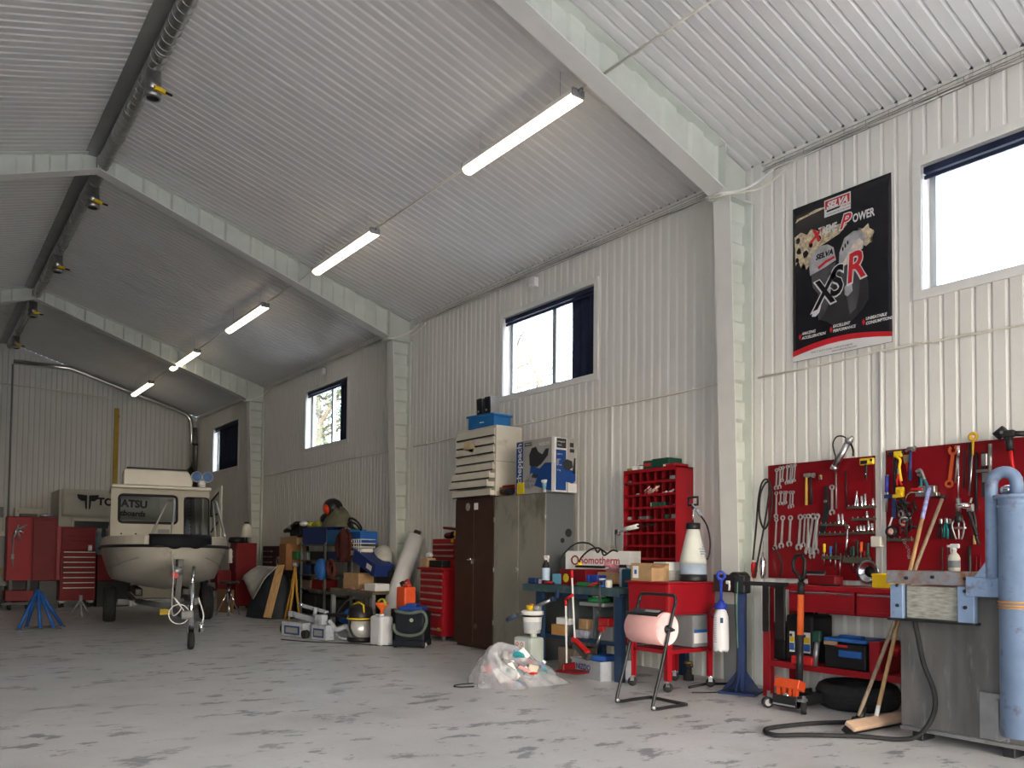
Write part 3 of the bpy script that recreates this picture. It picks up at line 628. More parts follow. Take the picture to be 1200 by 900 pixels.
# column and swan neck
mb = MB(); mb.lathe([(.103, .17), (.103, 1.50), (.11, 1.505), (.11, 1.515), (.103, 1.52), (.103, 1.555), (.128, 1.556), (.128, 1.575), (.1, 1.576)], (-.15, -.80, 0), n=32); mb.build('column', blue_paint, t)
mb = MB(); P_ = [(-.15, -.655, 1.08), (-.15, -.655, 1.64)]+[(-.15, -.725+.07*math.cos(a), 1.645+.07*math.sin(a)) for a in [PI*k/10 for k in range(1, 10)]]+[(-.15, -.795, 1.64), (-.15, -.795, 1.57)]
mb.tube(P_, .036, 16); mb.build('swan_neck_pipe', blue_paint, t)
mb = MB(); mb.lathe([(.03, 0), (.034, .03), (.05, .035), (.05, .06), (.02, .08)], (-.11, -.735, 1.56), n=14); mb.build('gauge', chrome, t, label='small round chrome gauge')
mb = MB(); mb.torus((-.15, -.80, .93), .106, .005, n=24, k=6); mb.torus((-.15, -.80, .95), .106, .005, n=24, k=6); mb.torus((-.15, -.80, .915), .106, .004, n=24, k=6); mb.build('strap', mat('orange_lashing', (.6, .28, .04), .6), t, label='orange lashing round the column')
mb = MB(); mb.box((-.02, -.60, .24), (.03, .16, .28)); mb.box((-.08, -.66, .24), (.1, .02, .24)); mb.build('mounting_plate', dull_steel, t)
mb = MB(); mb.box((-.01, -.645, .6), (.012, .012, .9)); mb.build('seam_strip', black_metal, t)
pts = spl([(-.14, -.17, .8), (-.10, -.17, .70), (-.05, -.18, .52), (-.035, -.24, .34), (-.045, -.24, .2), (-.09, -.17, .06), (-.15, -.06, .02), (-.27, .12, .02), (-.55, .36, .02), (-.72, .47, .02), (-.60, .62, .02), (-.2, .57, .02), (.1, .44, .02)], 7)
mb = MB(); mb.tube(pts, .0155, 9); mb.build('power_cable', rubber, t, label='thick black cable looping over the floor')
# white crate seen between brooms and machine
mb = MB(); mb.box((0, 0, .14), (.3, .22, .26), bev=.01); tag(mb.build('crate', offwhite, loc=(6.25, 3.2, .32)), 'small cream box on the bench shelf, half hidden by the machine', 'box')
# bottle standing on the machine
t = thing('spray_bottle', 'white trigger spray bottle standing on the rusty blue bracket of the machine', 'bottle', (5.52, 2.68, 1.115))
mb = MB(); mb.lathe([(.034, 0), (.036, .01), (.036, .085), (.03, .105), (.014, .125), (.013, .14)], n=18); mb.build('bottle_body', offwhite, t)
mb = MB(); mb.lathe([(.0362, .025), (.0362, .07)], n=18, cap=False); mb.build('bottle_label', grey_metal, t)
mb = MB(); mb.lathe([(.016, .135), (.016, .15), (.013, .152)], n=12); mb.box((0, -.005, .165), (.022, .06, .03), bev=.006); mb.box((0, .032, .165), (.012, .02, .014)); mb.box((0, .018, .14), (.012, .008, .04)); mb.build('trigger_head', white_p, t)
# brooms --------------------------------------------------------------------------------------------
def pole(mb, a, b_, r): mb.cyl(a, b_, r, n=12)
A0, A1 = Vector((5.418, 3.299, 0.050)), Vector((6.400, 3.194, 1.652))
t = thing('broom', 'old grey-handled brush leaning against the right tool board, dark bristles on the floor', 'broom', tuple(A0))
mb = MB(); pole(mb, (0, 0, .04), A1-A0, .0135); mb.build('handle', wood_old, t)
mb = MB(); d = (A1-A0).normalized(); mb.cyl(d*.0, d*.12, .035, .02, n=12); mb.box((0, 0, -.005), (.10, .09, .07), .5, bev=.01); mb.build('brush_head', black, t, label='dark bristle head')
B0, B1 = Vector((5.510, 3.226, 0.070)), Vector((6.380, 3.281, 1.741))
t = thing('broom', 'wide push broom with wooden handle and pale wooden head on the floor beside the machine', 'broom', tuple(B0))
d = (B1-B0).normalized(); L_ = (B1-B0).length
mb = MB(); pole(mb, d*.02, d*(L_*.86), .0145); mb.build('handle', wood, t)
mb = MB(); pole(mb, d*(L_*.855), d*L_, .016); mb.build('handle_tape', mat('blue_white_tape', (.30, .33, .62), .4, var=.5, scale=30), t, label='blue and white tape at the handle top')
mb = MB(); pole(mb, d*.02, d*.1, .0155); mb.build('white_sleeve', white_p, t)
mb = MB(); a_ = .02; hv = Vector((math.cos(a_), -math.sin(a_), 0)); R_ = Matrix.Rotation(-a_, 3, 'Z') @ Matrix.Rotation(.5, 3, 'X')
mb.box(Vector((.02, -.03, -.005)), (.74, .085, .035), R_, bev=.01); mb.build('broom_head', mat('pale_beech', (.52, .36, .25), .6, var=.12, scale=8), t)
mb = MB(); mb.box(Vector((.02, .0, -.035)), (.74, .06, .045), R_, taper=(.98, .8)); mb.build('bristles', black, t, label='black bristles')
# red workbench ------------------------------------------------------------------------------------
t = thing('workbench', 'long red steel workbench with two drawers and a low shelf under the tool boards', 'workbench', (6.0, 3.3, 0)); BT = .965
mb = MB(); mb.box((.22, 0, BT-.02), (.46, 2.46, .04), bev=.004); mb.build('worktop', red, t)
mb = MB(); mb.box((.24, -.2, .84), (.40, 1.72, .20)); mb.build('drawer_case', red_dk, t)
for y0, y1 in ((-.0, .66), (.68, 1.04)) if False else ((-.96, -.23), (-.215, .36), (.375, .97)):
    o = MB().box((-.002, (y0+y1)/2, .835), (.022, y1-y0-.008, .175), bev=.004).build('drawer', red, t)
    MB().box((-.016, (y0+y1)/2, .905), (.012, y1-y0-.02, .016), bev=.003).build('drawer_handle', chrome, o, label='bright drawer handle strip')
    MB().box((-.014, (y0+y1)/2, .775), (.008, y1-y0-.02, .008)).build('drawer_fold', red, o)
for y in (1.205, -1.17):
    for x in (.03, .40): MB().box((x, y, .47), (.06, .075, .94), bev=.003).build('leg', red, t)
mb = MB(); mb.box((.22, 0, .305), (.42, 2.34, .018)); mb.box((.005, 0, .29), (.012, 2.34, .05)); mb.build('shelf', red, t)
SHZ = .316
# things on the bench shelf
t = thing('oil_drum', 'black square oil can with blue and yellow label on the red bench shelf', 'can', (6.2, 4.22, SHZ))
mb = MB(); mb.box((0, 0, .20), (.28, .27, .40), bev=.03); mb.lathe([(.05, .4), (.05, .425), (.045, .43)], (.05, .05, 0), n=14); mb.build('can_body', black, t)
mb = MB(); mb.tube(arc((0, 0, .40), .07, 0, PI, 8, 1, 2), .012, 8); mb.build('can_handle', black, t)
for y in (.07, -.06):
    o = MB().box((-.1405, y, .17), (.002, .09 if y < 0 else .05, .17)).build('can_label', paper, t)
    MB().box((-.142, y, .19), (.002, .08 if y < 0 else .04, .05)).build('label_band', yellow, o); MB().box((-.142, y, .13), (.002, .085 if y < 0 else .045, .06)).build('label_band', blue, o); MB().cyl((-.1415, y+.01, .225), (-.1435, y+.01, .225), .013).build('label_dot', blue_dk, o)
t = thing('plastic_tub', 'black plastic tub behind the floor jack handle on the red bench shelf', 'tub', (6.2, 4.48-.03, SHZ))
mb = MB(); mb.box((0, 0, .15), (.24, .16, .30), bev=.02); mb.box((0, 0, .305), (.26, .18, .02), bev=.006); mb.build('tub_body', black, t)
t = thing('tool_case', 'black tool case with bright blue lid on the red bench shelf', 'tool box', (6.17, 3.78, SHZ))
mb = MB(); mb.box((0, 0, .10), (.30, .36, .20), bev=.015); mb.build('case_body', black, t)
mb = MB(); mb.box((0, 0, .225), (.31, .37, .03), bev=.01); mb.box((-.05, 0, .25), (.06, .2, .02), bev=.006); mb.build('case_lid', blue, t, label='bright blue lid')
mb = MB(); mb.box((-.155, -.05, .12), (.016, .2, .055), bev=.006); mb.build('case_drawer', blue, t); mb = MB(); mb.box((-.155, .02, .18), (.014, .1, .016)); mb.build('case_clip', red_plastic, t)
mb = MB(); mb.box((-.152, .12, .196), (.012, .12, .03)); mb.build('case_liner', card, t)
tag(MB().box((0, 0, .12), (.30, .09, .24), bev=.006).build('metal_box', red, loc=(6.15, 3.52, SHZ)), 'upright red metal box right of the blue-lidded case on the bench shelf', 'box')
t = thing('grease_gun', 'dark green and red grease gun standing on the shelf left of the blue-lidded case', 'tool', (5.98, 4.02, SHZ))
mb = MB(); mb.cyl((0, 0, 0), (.02, -.01, .2), .022, n=12); mb.build('barrel', dull_steel, t); mb = MB(); mb.box((.02, -.01, .24), (.06, .07, .09), .3, bev=.015); mb.build('grip', green_dk, t)
tag(MB().box((0, 0, .04), (.2, .3, .08), bev=.008).build('metal_box', red_plastic, loc=(6.08, 4.15, SHZ)) if False else MB().box((0, 0, .035), (.1, .2, .07), bev=.008).build('metal_box', red_plastic, loc=(5.99, 4.12, SHZ-.0)), 'low red box at the front edge of the bench shelf behind the floor jack', 'box')
t = thing('angle_grinder', 'red and orange power tool lying at the right end of the bench shelf', 'power tool', (6.15, 3.30, SHZ+.012))
mb = MB(); mb.cyl((-.02, -.12, .09), (.02, .10, .15), .04, .035); mb.ball((.03, .14, .16), .05); mb.build('tool_body', red_plastic, t); mb = MB(); mb.cyl((0, -.05, .0), (-.02, -.02, .22), .03, n=12); mb.tube([(-.05, .05, .22), (-.05, -.1, .1), (-.04, -.12, .01)], .014); mb.build('tool_grip', orange, t)
t = thing('tyre', 'black tyre lying flat on the floor under the red bench', 'tyre', (6.2, 3.78, 0))
mb = MB(); mb.lathe([(.17, .04), (.2, .02), (.26, .0), (.295, .02), (.315, .06), (.315, .14), (.295, .18), (.26, .2), (.2, .18), (.17, .16), (.16, .1)], n=36, cap=False); mb.build('tyre_body', rubber, t)
for z in (.07, .1, .13): MB().torus((0, 0, z), .316, .005, n=36, k=6).build('tread_band', rubber, t)
# things on the worktop
t = thing('parts_bin', 'yellow open parts bin on the red workbench beside the machine', 'bin', (6.28, 3.56, BT))
mb = MB(); mb.box((0, 0, .005), (.2, .15, .01)); mb.box((-.1, 0, .05), (.008, .15, .10)); mb.box((.1, 0, .06), (.008, .15, .12)); mb.box((0, .075, .055), (.2, .008, .11)); mb.box((0, -.075, .055), (.2, .008, .11)); mb.box((-.106, 0, .098), (.014, .16, .012)); mb.build('bin_body', yellow, t)
tag(MB().box((0, 0, .04), (.12, .26, .075), bev=.008).box((-.03, 0, .078), (.06, .25, .008)).build('metal_case', red_dk, loc=(6.22, 4.08, BT)), 'low red metal case on the workbench right of the floor jack handle', 'case')
tag(MB().box((0, 0, .008), (.05, .15, .015), bev=.004).build('file', black, loc=(6.06, 3.93, BT)), 'flat black file lying on the red worktop edge', 'tool')
t = thing('magnetic_bowl', 'round shiny steel parts bowl hung below the junction box between the tool boards', 'bowl', (6.415, 3.80, 1.083))
mb = MB(); mb.lathe([(.0, .0), (.045, .0), (.075, -.028), (.095, -.035), (.098, -.032), (.078, -.022), (.047, .008), (.0, .008)], (0, 0, 0), (1, 0, 0), n=28, cap=False); mb.build('bowl_dish', chrome, t); mb = MB(); mb.lathe([(.02, .0), (.042, -.003), (.0, -.004)], (0, 0, 0), (1, 0, 0), n=20, cap=False); mb.build('bowl_pad', black, t)
# floor jack ----------------------------------------------------------------------------------------
t = thing('floor_jack', 'orange-red low floor jack with long upright handle parked before the red bench', 'jack', (5.72, 4.0, 0))
mb = MB(); mb.box((.08, .10, .085), (.5, .02, .08), bev=.004); mb.box((.08, -.10, .085), (.5, .02, .08), bev=.004); mb.box((-.15, 0, .075), (.05, .22, .09), bev=.005); mb.box((.2, 0, .08), (.1, .2, .06)); mb.build('frame', black_metal, t)
mb = MB(); mb.box((-.10, 0, .20), (.10, .22, .075), Matrix.Rotation(.35, 3, 'Y'), bev=.006); mb.box((-.13, .075, .14), (.035, .03, .09)); mb.box((-.13, -.075, .14), (.035, .03, .09)); mb.box((-.13, .025, .15), (.035, .025, .07)); mb.box((-.13, -.03, .15), (.035, .025, .07)); mb.build('cover', mat('orange_red_paint', (.60, .075, .02), .4, var=.1), t)
mb = MB(); mb.box((-.17, 0, .05), (.012, .2, .012)); mb.cyl((-.16, .0, .12), (-.10, 0, .12), .02); mb.cyl((-.16, .035, .1), (-.12, .035, .1), .013); mb.cyl((-.16, -.035, .1), (-.12, -.035, .1), .013); mb.build('valve', chrome, t)
for s_ in (1, -1):
    o = MB().lathe([(.012, -.02), (.042, -.02), (.045, -.012), (.045, .012), (.042, .02), (.012, .02)], (-.16, s_*.165, .045), (.5, s_*.86, 0), n=18).build('castor', rubber, t)
    MB().lathe([(.028, -.023), (.03, .023)], (-.16, s_*.165, .045), (.5, s_*.86, 0), n=14).build('castor_hub', chrome, o); MB().box((-.13, s_*.13, .1), (.07, .05, .02)).box((-.15, s_*.16, .11), (.02, .02, .05)).build('castor_fork', dull_steel, o)
mb = MB(); mb.cyl((.30, s_*0, .05), (.30, 0, .05), .001) if False else mb.lathe([(.012, -.14), (.05, -.14), (.05, -.1), (.03, -.1), (.03, .1), (.05, .1), (.05, .14), (.012, .14)], (.30, 0, .05), (0, 1, 0), n=16); mb.build('front_wheel', dull_steel, t)
mb = MB(); mb.cyl((.02, 0, .17), (.035, .0, .58), .028, n=14); mb.build('handle_socket', black_metal, t)
mb = MB(); mb.cyl((.035, 0, .57), (.045, 0, .90), .026, n=14); mb.build('handle_sleeve', orange, t, label='orange foam sleeve')
mb = MB(); mb.cyl((.045, 0, .90), (.05, 0, 1.0), .027, n=12); mb.tube([(.05, 0, 1.0), (.05, .02, 1.05), (.05, .07, 1.09), (.05, .075, 1.16), (.05, .045, 1.21), (.05, -.01, 1.215), (.05, -.035, 1.17), (.05, -.03, 1.06), (.05, 0, 1.0)], .0155, 10); mb.build('handle_grip', black, t, label='black loop grip')
# bending stand with hanging pump sprayer -----------------------------------------------------------
t = thing('bending_stand', 'black metal bending stand on a dark blue post and foot, left of the red bench', 'stand', (5.98, 4.75, 0))
db = mat('dark_blue_paint', (.025, .045, .13), .45, dirt=(.08, .08, .08), dirt_amt=.3)
mb = MB(); mb.box((0, 0, .012), (.36, .32, .02), .4)
for a in (0, PI/2, PI, 1.5*PI): mb.prism([(.035, .02), (.17, .02), (.035, .2)], .01, (0, 0, 0), (math.cos(a+.4), math.sin(a+.4), 0), (0, 0, 1))
mb.build('foot_plate', db, t)
mb = MB(); mb.box((0, 0, .45), (.07, .07, .88), .4, bev=.004); mb.build('post', db, t)
mb = MB(); mb.box((0, .0, .95), (.14, .12, .16), .3, bev=.02); mb.cyl((-.07, .03, 1.0), (.08, .03, 1.0), .06, n=18); mb.box((-.03, -.24, .965), (.05, .50, .035)); mb.build('bending_head', black_metal, t)
mb = MB(); mb.box((-.02, .165, .955), (.035, .25, .155), bev=.006); mb.build('steel_arm', mat('brown_rusty_steel', (.055, .04, .034), .55, .3, var=.4, scale=5), t, label='brown rusty flat arm')
for y, w_, z0 in ((-.29, .075, .56), (-.43, .10, .5)):
    MB().box((-.04, y, (z0+.96)/2), (.02, w_, .96-z0), bev=.006).build('hanging_plate', mat('dark_oily_steel', (.035, .034, .033), .4, .5, var=.3), t)
mb = MB(); mb.tube(spl([(-.06, .02, 1.0), (-.09, 0, .9), (-.1, -.01, .7), (-.09, -.02, .45), (-.09, .0, .12), (-.16, .1, .015), (-.3, .12, .012), (-.42, .2, .012)]), .006, 6); mb.build('air_hose', black, t)
mb = MB(); mb.tube(spl([(-.055, .0, 1.0), (-.085, -.02, .9), (-.09, -.02, .6), (-.09, -.03, .4)]), .0055, 6); mb.build('green_hose', mat('pale_green_hose', (.12, .30, .2), .5), t, label='thin green hose')
t = thing('pump_sprayer', 'translucent white pump sprayer with blue pump handle hung on the bending stand', 'sprayer', (5.80, 4.83, .37))
mb = MB(); mb.lathe([(.05, .012), (.062, .0), (.068, .02), (.068, .1), (.066, .22), (.062, .30), (.045, .35), (.028, .365), (.028, .375)], n=24)
for k in range(5): mb.ball((.045*math.cos(k*1.257), .045*math.sin(k*1.257), .012), .022, 8)
mb.build('bottle', mat('translucent_white', (.80, .82, .84), .4, var=.03), t)
mb = MB(); mb.lathe([(.045, .365), (.052, .37), (.05, .4), (.03, .42), (.022, .44)], n=18); mb.cyl((0, 0, .43), (0, 0, .62), .013); mb.torus((0, 0, .655), .032, .014, (.6, .8, 0), 16, 8); mb.box((.0, .0, .40), (.05, .11, .03), bev=.006); mb.build('pump', mat('royal_blue_plastic', (.02, .05, .42), .35), t)
mb = MB()
for k in range(12): mb.box((-.0685, .004, .08+k*.019), (.003, .02 if k % 2 else .03, .004))
mb.build('scale_marks', mat('grey_print', (.3, .32, .36), .6), t)['kind'] = 'stuff'
MB().box((-.05, -.048, .27), (.004, .025, .045), .75).build('sticker', blue_dk, t)
mb = MB(); mb.tube(spl([(-.0, .05, .40), (-.03, .09, .36), (-.02, .1, .30), (.0, .07, .29), (.02, .05, .36)]), .007, 7); mb.build('sprayer_hose', black, t)
mb = MB(); mb.box((.02, -.06, .60), (.02, .04, .03), bev=.005); mb.tube([(.02, -.07, .60), (.01, -.085, .57), (.01, -.08, .53)], .009); mb.build('spray_trigger', white_p, t)
# tool boards ---------------------------------------------------------------------------------------
bm_ = mat('red_tool_board', (.21, .005, .010), .38, var=.08, scale=3, coat=.2)
BX = 6.445
for nm, y0, y1, z0, z1, lb in (('tool_board', 3.772, 4.815, 1.005, 2.042, 'left red tool board hung with rows of spanners and screwdrivers'), ('tool_board', 1.7, 3.668, 1.03, 2.075, 'right red tool board hung with hammers, pliers and pullers behind the machine')):
    t = thing(nm, lb, 'tool board', (BX, (y0+y1)/2, (z0+z1)/2), 0, None)
    MB().box((.008, 0, 0), (.012, y1-y0, z1-z0), bev=.003).build('board_panel', bm_, t)
    mb = MB()
    for s_ in (1, -1): mb.box((.008, 0, s_*((z1-z0)/2-.006)), (.022, y1-y0, .012)); mb.box((.008, s_*((y1-y0)/2-.006), 0), (.022, .012, z1-z0))
    mb.build('board_edge', red_dk, t)
TX = BX-.012        # tools hang this far from the wall
def flat(mb, poly, th, x=0): mb.prism(poly, th, (x, 0, 0), (0, -1, 0), (0, 0, 1))        # (right, up) outline, grows to -X
def ring(mb, c, R, r, th, n=16, a0=0, a1=2*PI):
    full = a1-a0 > 6.2
    P = [(c[0]+math.cos(a0+(a1-a0)*i/n), c[1]+math.sin(a0+(a1-a0)*i/n)) for i in range(n if full else n+1)]
    O = [(c[0]+R*math.cos(a0+(a1-a0)*i/n), c[1]+R*math.sin(a0+(a1-a0)*i/n)) for i in range(n if full else n+1)]; I = [(c[0]+r*math.cos(a0+(a1-a0)*i/n), c[1]+r*math.sin(a0+(a1-a0)*i/n)) for i in range(n if full else n+1)]
    m_ = len(O)
    for i in range(m_ if full else m_-1):
        j = (i+1) % m_; flat(mb, [O[i], O[j], I[j], I[i]], th)
def spanner(top, bot, w, label, flip=False, col=None, x=0, grp=None, name='spanner'):
    """combination spanner between two (y, z) points: ring end up, open jaw down"""
    w *= 1.75; a = Vector((0, *top)); b_ = Vector((0, *bot)); L = (a-b_).length; mb = MB()
    ring(mb, (0, 0), w*.95, w*.52, .010, 14); hw = w*.36
    flat(mb, [(-hw, -w*.7), (hw, -w*.7), (hw*1.1, -L+w*1.2), (-hw*1.1, -L+w*1.2)], .006)
    c = (0, -L+w*.5); ring(mb, c, w*1.15, w*.55, .009, 12, -PI/2+.55+.25, 1.5*PI-.55+.25)
    ang = math.atan2(a.y-b_.y, a.z-b_.z)
    o = mb.build(name, col or mat('spanner_steel', (.56, .56, .56), .36, .55, var=.12), loc=(TX-x, a.y, a.z), rot=(-ang, 0, 0))
    if flip: o.rotation_euler = (PI-ang, 0, 0); o.location = (TX-x, b_.y, b_.z)
    MB().cyl((.02, 0, w*.5), (-.02, 0, w*.5), .0035, n=6).build('peg', dull_steel, o)
    return tag(o, label, 'spanner', grp)
SPANNERS = [('top', [((4.71, 1.992), (4.719, 1.82), 0.0109), ((4.668, 2.004), (4.678, 1.825), 0.0109), ((4.641, 2.01), (4.655, 1.886), 0.0088), ((4.591, 2.014), (4.601, 1.859), 0.0095), ((4.56, 2.019), (4.573, 1.873), 0.0088), ((4.533, 2.017), (4.556, 1.864), 0.0088), ((4.515, 2.023), (4.529, 1.878), 0.0082)]),
    ('second', [((4.715, 1.78), (4.72, 1.561), 0.0109), ((4.664, 1.785), (4.669, 1.676), 0.0088), ((4.632, 1.783), (4.637, 1.675), 0.0088), ((4.605, 1.782), (4.615, 1.682), 0.0088), ((4.565, 1.78), (4.574, 1.641), 0.0095), ((4.534, 1.778), (4.543, 1.648), 0.0095)]),
    ('bottom', [((4.715, 1.537), (4.73, 1.272), 0.0116), ((4.642, 1.551), (4.661, 1.287), 0.0143), ((4.565, 1.549), (4.58, 1.303), 0.0143), ((4.459, 1.553), (4.478, 1.272), 0.0156), ((4.416, 1.56), (4.434, 1.295), 0.0116), ((4.377, 1.558), (4.391, 1.235), 0.0136), ((4.334, 1.557), (4.387, 1.25), 0.0163), ((4.292, 1.548), (4.344, 1.197), 0.0150), ((4.292, 1.556), (4.306, 1.235), 0.0156)])]
ORD = ['first', 'second', 'third', 'fourth', 'fifth', 'sixth', 'seventh', 'eighth', 'ninth']
for nm, lst in SPANNERS:
    for i, (a, c, w) in enumerate(lst):
        spanner(a, c, w, '%s steel spanner from the left in the %s spanner row of the left tool board' % (ORD[i], nm), x=.006*(i % 2), grp='spanners on the left tool board')
# ---------------------------------------------------------------- other tools on the boards (coordinates are (y, z) on the board plane)
def V(p, x=0): return Vector((TX-x, p[0], p[1]))
def hung(name, label, cat, p, group=None): return thing(name, label, cat, (TX, p[0], p[1]), 0, group)
def loc(p, q, x=0): return Vector((-x, q[0]-p[0], q[1]-p[1]))      # q relative to p
def hammer(p, q, hw, label, hm, r=.012, head=dull_steel, claw=False):
    t = hung('hammer', label, 'hammer', p); e = loc(p, q, .02)
    mb = MB(); mb.cyl((-.02, 0, -.01), e, r*.8, r*1.15, n=10); mb.build('handle', hm, t)
    mb = MB(); mb.box((-.02, 0, 0), (.028, hw, .03), bev=.005)
    if claw: mb.tube([(-.02, .0, .0), (-.02, hw*.45, .005), (-.02, hw*.8, -.02)], .01, 8)
    mb.cyl((-.02, -hw/2, 0), (-.02, -hw/2-.015, 0), .018, n=12); mb.build('hammer_head', head, t)
    MB().cyl((.03, -.02, -.02), (-.035, -.02, -.02), .003, n=6).build('peg', dull_steel, t)
    return t
def screwdriver(p, q, frac, mt_, label, r=.011, grp=None):
    t = hung('screwdriver', label, 'screwdriver', p, grp); e = loc(p, q, .02); s_ = Vector((-.02, 0, 0)); m_ = s_+(e-s_)*frac
    MB().lathe([(r*.5, 0), (r, .008), (r*.85, .04), (r, (m_-s_).length*.8), (r*.55, (m_-s_).length)], s_, (m_-s_), n=10).build('handle', mt_, t)
    MB().cyl(m_, e, .0042, n=8).build('blade', steel, t)
    return t
def socket(p, h, r, label, ang=0, grp='sockets on the left tool board'):
    o = MB().lathe([(r, 0), (r, h*.6), (r*.82, h*.66), (r*.82, h), (r*.5, h), (r*.5, h*.7)], (0, 0, 0), n=12, cap=False).build('socket', chrome, loc=(TX-.022, p[0], p[1]), rot=(ang, 0, 0)); return tag(o, label, 'socket', grp)
def rail(a, b_, label, pegs=6, h=.02):
    t = hung('socket_rail', label, 'rail', ((a[0]+b_[0])/2, (a[1]+b_[1])/2)); w = abs(a[0]-b_[0]); ang = math.atan2(-(b_[1]-a[1]), w)
    MB().box((-.012, 0, 0), (.035, w, h), Matrix.Rotation(-ang*0, 3, 'X'), bev=.002).build('rail_bar', mat('olive_steel_rail', (.10, .10, .075), .5, .4), t)
    for k in range(pegs): MB().cyl((-.018, w*(.46-.92*k/(pegs-1)), h/2), (-.018, w*(.46-.92*k/(pegs-1)), h/2+.014), .004, n=6).build('peg', dull_steel, t)
    return t
def bar(name, label, cat, p, q, r, mt_, r2=None):
    k = r-.013; o = MB().cyl((-k, 0, 0), loc(p, q, k), r, r2, n=10).build(name, mt_, loc=(TX, p[0], p[1])); return tag(o, label, cat)
# left board
hammer((4.389, 1.922), (4.390, 1.657), .05, 'hammer with yellow handle on the left tool board', mat('yellow_wood_handle', (.50, .34, .07), .5), .012)
hammer((4.346, 1.919), (4.342, 1.663), .045, 'hammer with black handle right beside the yellow-handled one', black, .013)
t = hung('hook', 'small worn brass hook knob on the left tool board, right of the two hammers', 'hook', (4.253, 1.905)); MB().lathe([(.012, 0), (.016, .02), (.008, .03)], (0, 0, 0), (-1, 0, 0), n=12).build('knob', mat('brass', (.35, .25, .1), .4, .8), t); MB().box((-.012, 0, -.02), (.02, .03, .02), bev=.003).build('hook_lip', dull_steel, t)
gp = (4.096, 1.960)
t = hung('grease_pump', 'silver grease gun with looped black hose hung over the top edge of the left board', 'grease gun', gp)
e = loc(gp, (3.968, 2.167), .05); b0 = Vector((-.05, 0, 0)); d = (e-b0).normalized()
MB().cyl(b0, e, .028, n=18).cyl(b0-d*.015, b0+d*.02, .032, n=18).build('barrel', steel, t)
MB().cyl(e, e+d*.03, .032, n=16).cyl(e+d*.0, e+d*.05+Vector((0, -.02, 0)), .016, n=10).box(e+d*.02, (.05, .06, .04), bev=.008).build('pump_head', dull_steel, t)
MB().tube(spl([e+d*.03, loc(gp, (3.944, 2.157), .05), loc(gp, (3.921, 2.097), .05), loc(gp, (3.921, 2.047), .05)]), .009).build('lever', black_metal, t)
MB().tube(spl([e+d*.02, loc(gp, (4.007, 2.222), .06), loc(gp, (4.063, 2.221), .07), loc(gp, (4.095, 2.158), .07), loc(gp, (4.064, 2.038), .08), b0+Vector((-.03, -.01, .02))]), .006).build('hose', rubber, t)
bar('pry_bar', 'long thin dark rod hanging under the silver grease gun', 'tool', (4.117, 1.932), (4.114, 1.616), .007, dull_steel)
bar('extension_rod', 'thin black rod hanging right of the grease gun on the left board', 'tool', (4.024, 1.932), (4.018, 1.627), .006, black_metal)
tp = (4.203, 1.812)
t = hung('tongs', 'long dark tapered tongs hanging mid left board beside the pale adjustable spanner', 'tongs', tp); mb = MB(); a = loc(tp, (4.238, 1.398)); w = .02
flat(mb, [(-.012, 0), (.014, 0), (.03, -.2), (-a.y+.022, a.z), (-a.y-.03, a.z), (-.02, -.2)], .014); mb.build('jaw', black_metal, t); MB().cyl((-.0, .0, -.13), (-.03, 0, -.13), .012, n=10).build('rivet', dull_steel, t)
spanner((4.146, 1.801), (4.147, 1.573), .014, 'broad pale adjustable spanner hanging in the middle of the left board', grp=None, x=.004, name='adjustable_spanner')
yp = (3.814, 1.995)
t = hung('hose_clamp_tool', 'yellow and black gauge holder at the top right corner of the left board', 'tool', yp)
mb = MB(); mb.box((-.02, 0, 0), (.03, .125, .055), bev=.008); mb.build('yellow_body', yellow, t); MB().box((-.036, .02, -.005), (.006, .06, .03), bev=.004).box((-.036, -.045, .008), (.006, .02, .02)).build('black_insert', black, t)
mb = MB(); mb.box((-.03, .005, -.085), (.02, .022, .12), bev=.004); mb.build('black_handle', black, t); MB().cyl((-.042, .0, -.11), (-.042, .0, -.1), .006).build('rivet', chrome, t)
rail((3.994, 1.619), (3.749, 1.616), 'top socket rail on the left tool board', 7); rail((3.956, 1.517), (3.750, 1.518), 'middle socket rail on the left tool board with a single socket', 5)
rail((3.996, 1.402), (3.758, 1.406), 'lower right socket rail on the left tool board', 6); rail((4.272, 1.391), (4.003, 1.402), 'lower left socket rail on the left tool board', 6); rail((4.255, 1.473), (4.011, 1.482), 'short rail with two tall sockets on the left tool board', 6)
for i, (p, h, r, a) in enumerate((((3.924, 1.631), .125, .008, .18), ((3.901, 1.630), .075, .011, 0), ((3.862, 1.628), .085, .012, 0), ((3.832, 1.634), .095, .012, 0), ((3.764, 1.631), .055, .011, 0))): socket(p, h, r, ORD[i]+' socket from the left on the top socket rail', a)
socket((3.817, 1.534), .05, .011, 'only socket on the middle rail of the left tool board')
for i, (p, h, r) in enumerate((((3.902, 1.422), .04, .012), ((3.871, 1.422), .045, .013), ((3.841, 1.421), .045, .012), ((3.803, 1.428), .08, .011), ((3.773, 1.427), .055, .013))): socket(p, h, r, ORD[i]+' socket from the left on the lower right rail')
for i, (p, h, r) in enumerate((((4.075, 1.484), .085, .013), ((4.039, 1.483), .085, .013))): socket(p, h, r, ('left' if i == 0 else 'right')+' one of the two tall sockets on the short rail')
rp = (3.980, 1.453)
t = hung('ratchet', 'shiny ratchet handle hanging in front of the lower socket rail', 'ratchet', rp); MB().lathe([(.02, 0), (.022, .01), (.022, .022), (.018, .03)], (-.02, 0, 0), (-1, 0, 0), n=16).build('ratchet_head', chrome, t); MB().cyl((-.035, 0, -.01), loc(rp, (4.001, 1.215), .035), .008, .013, n=10).build('handle', chrome, t)
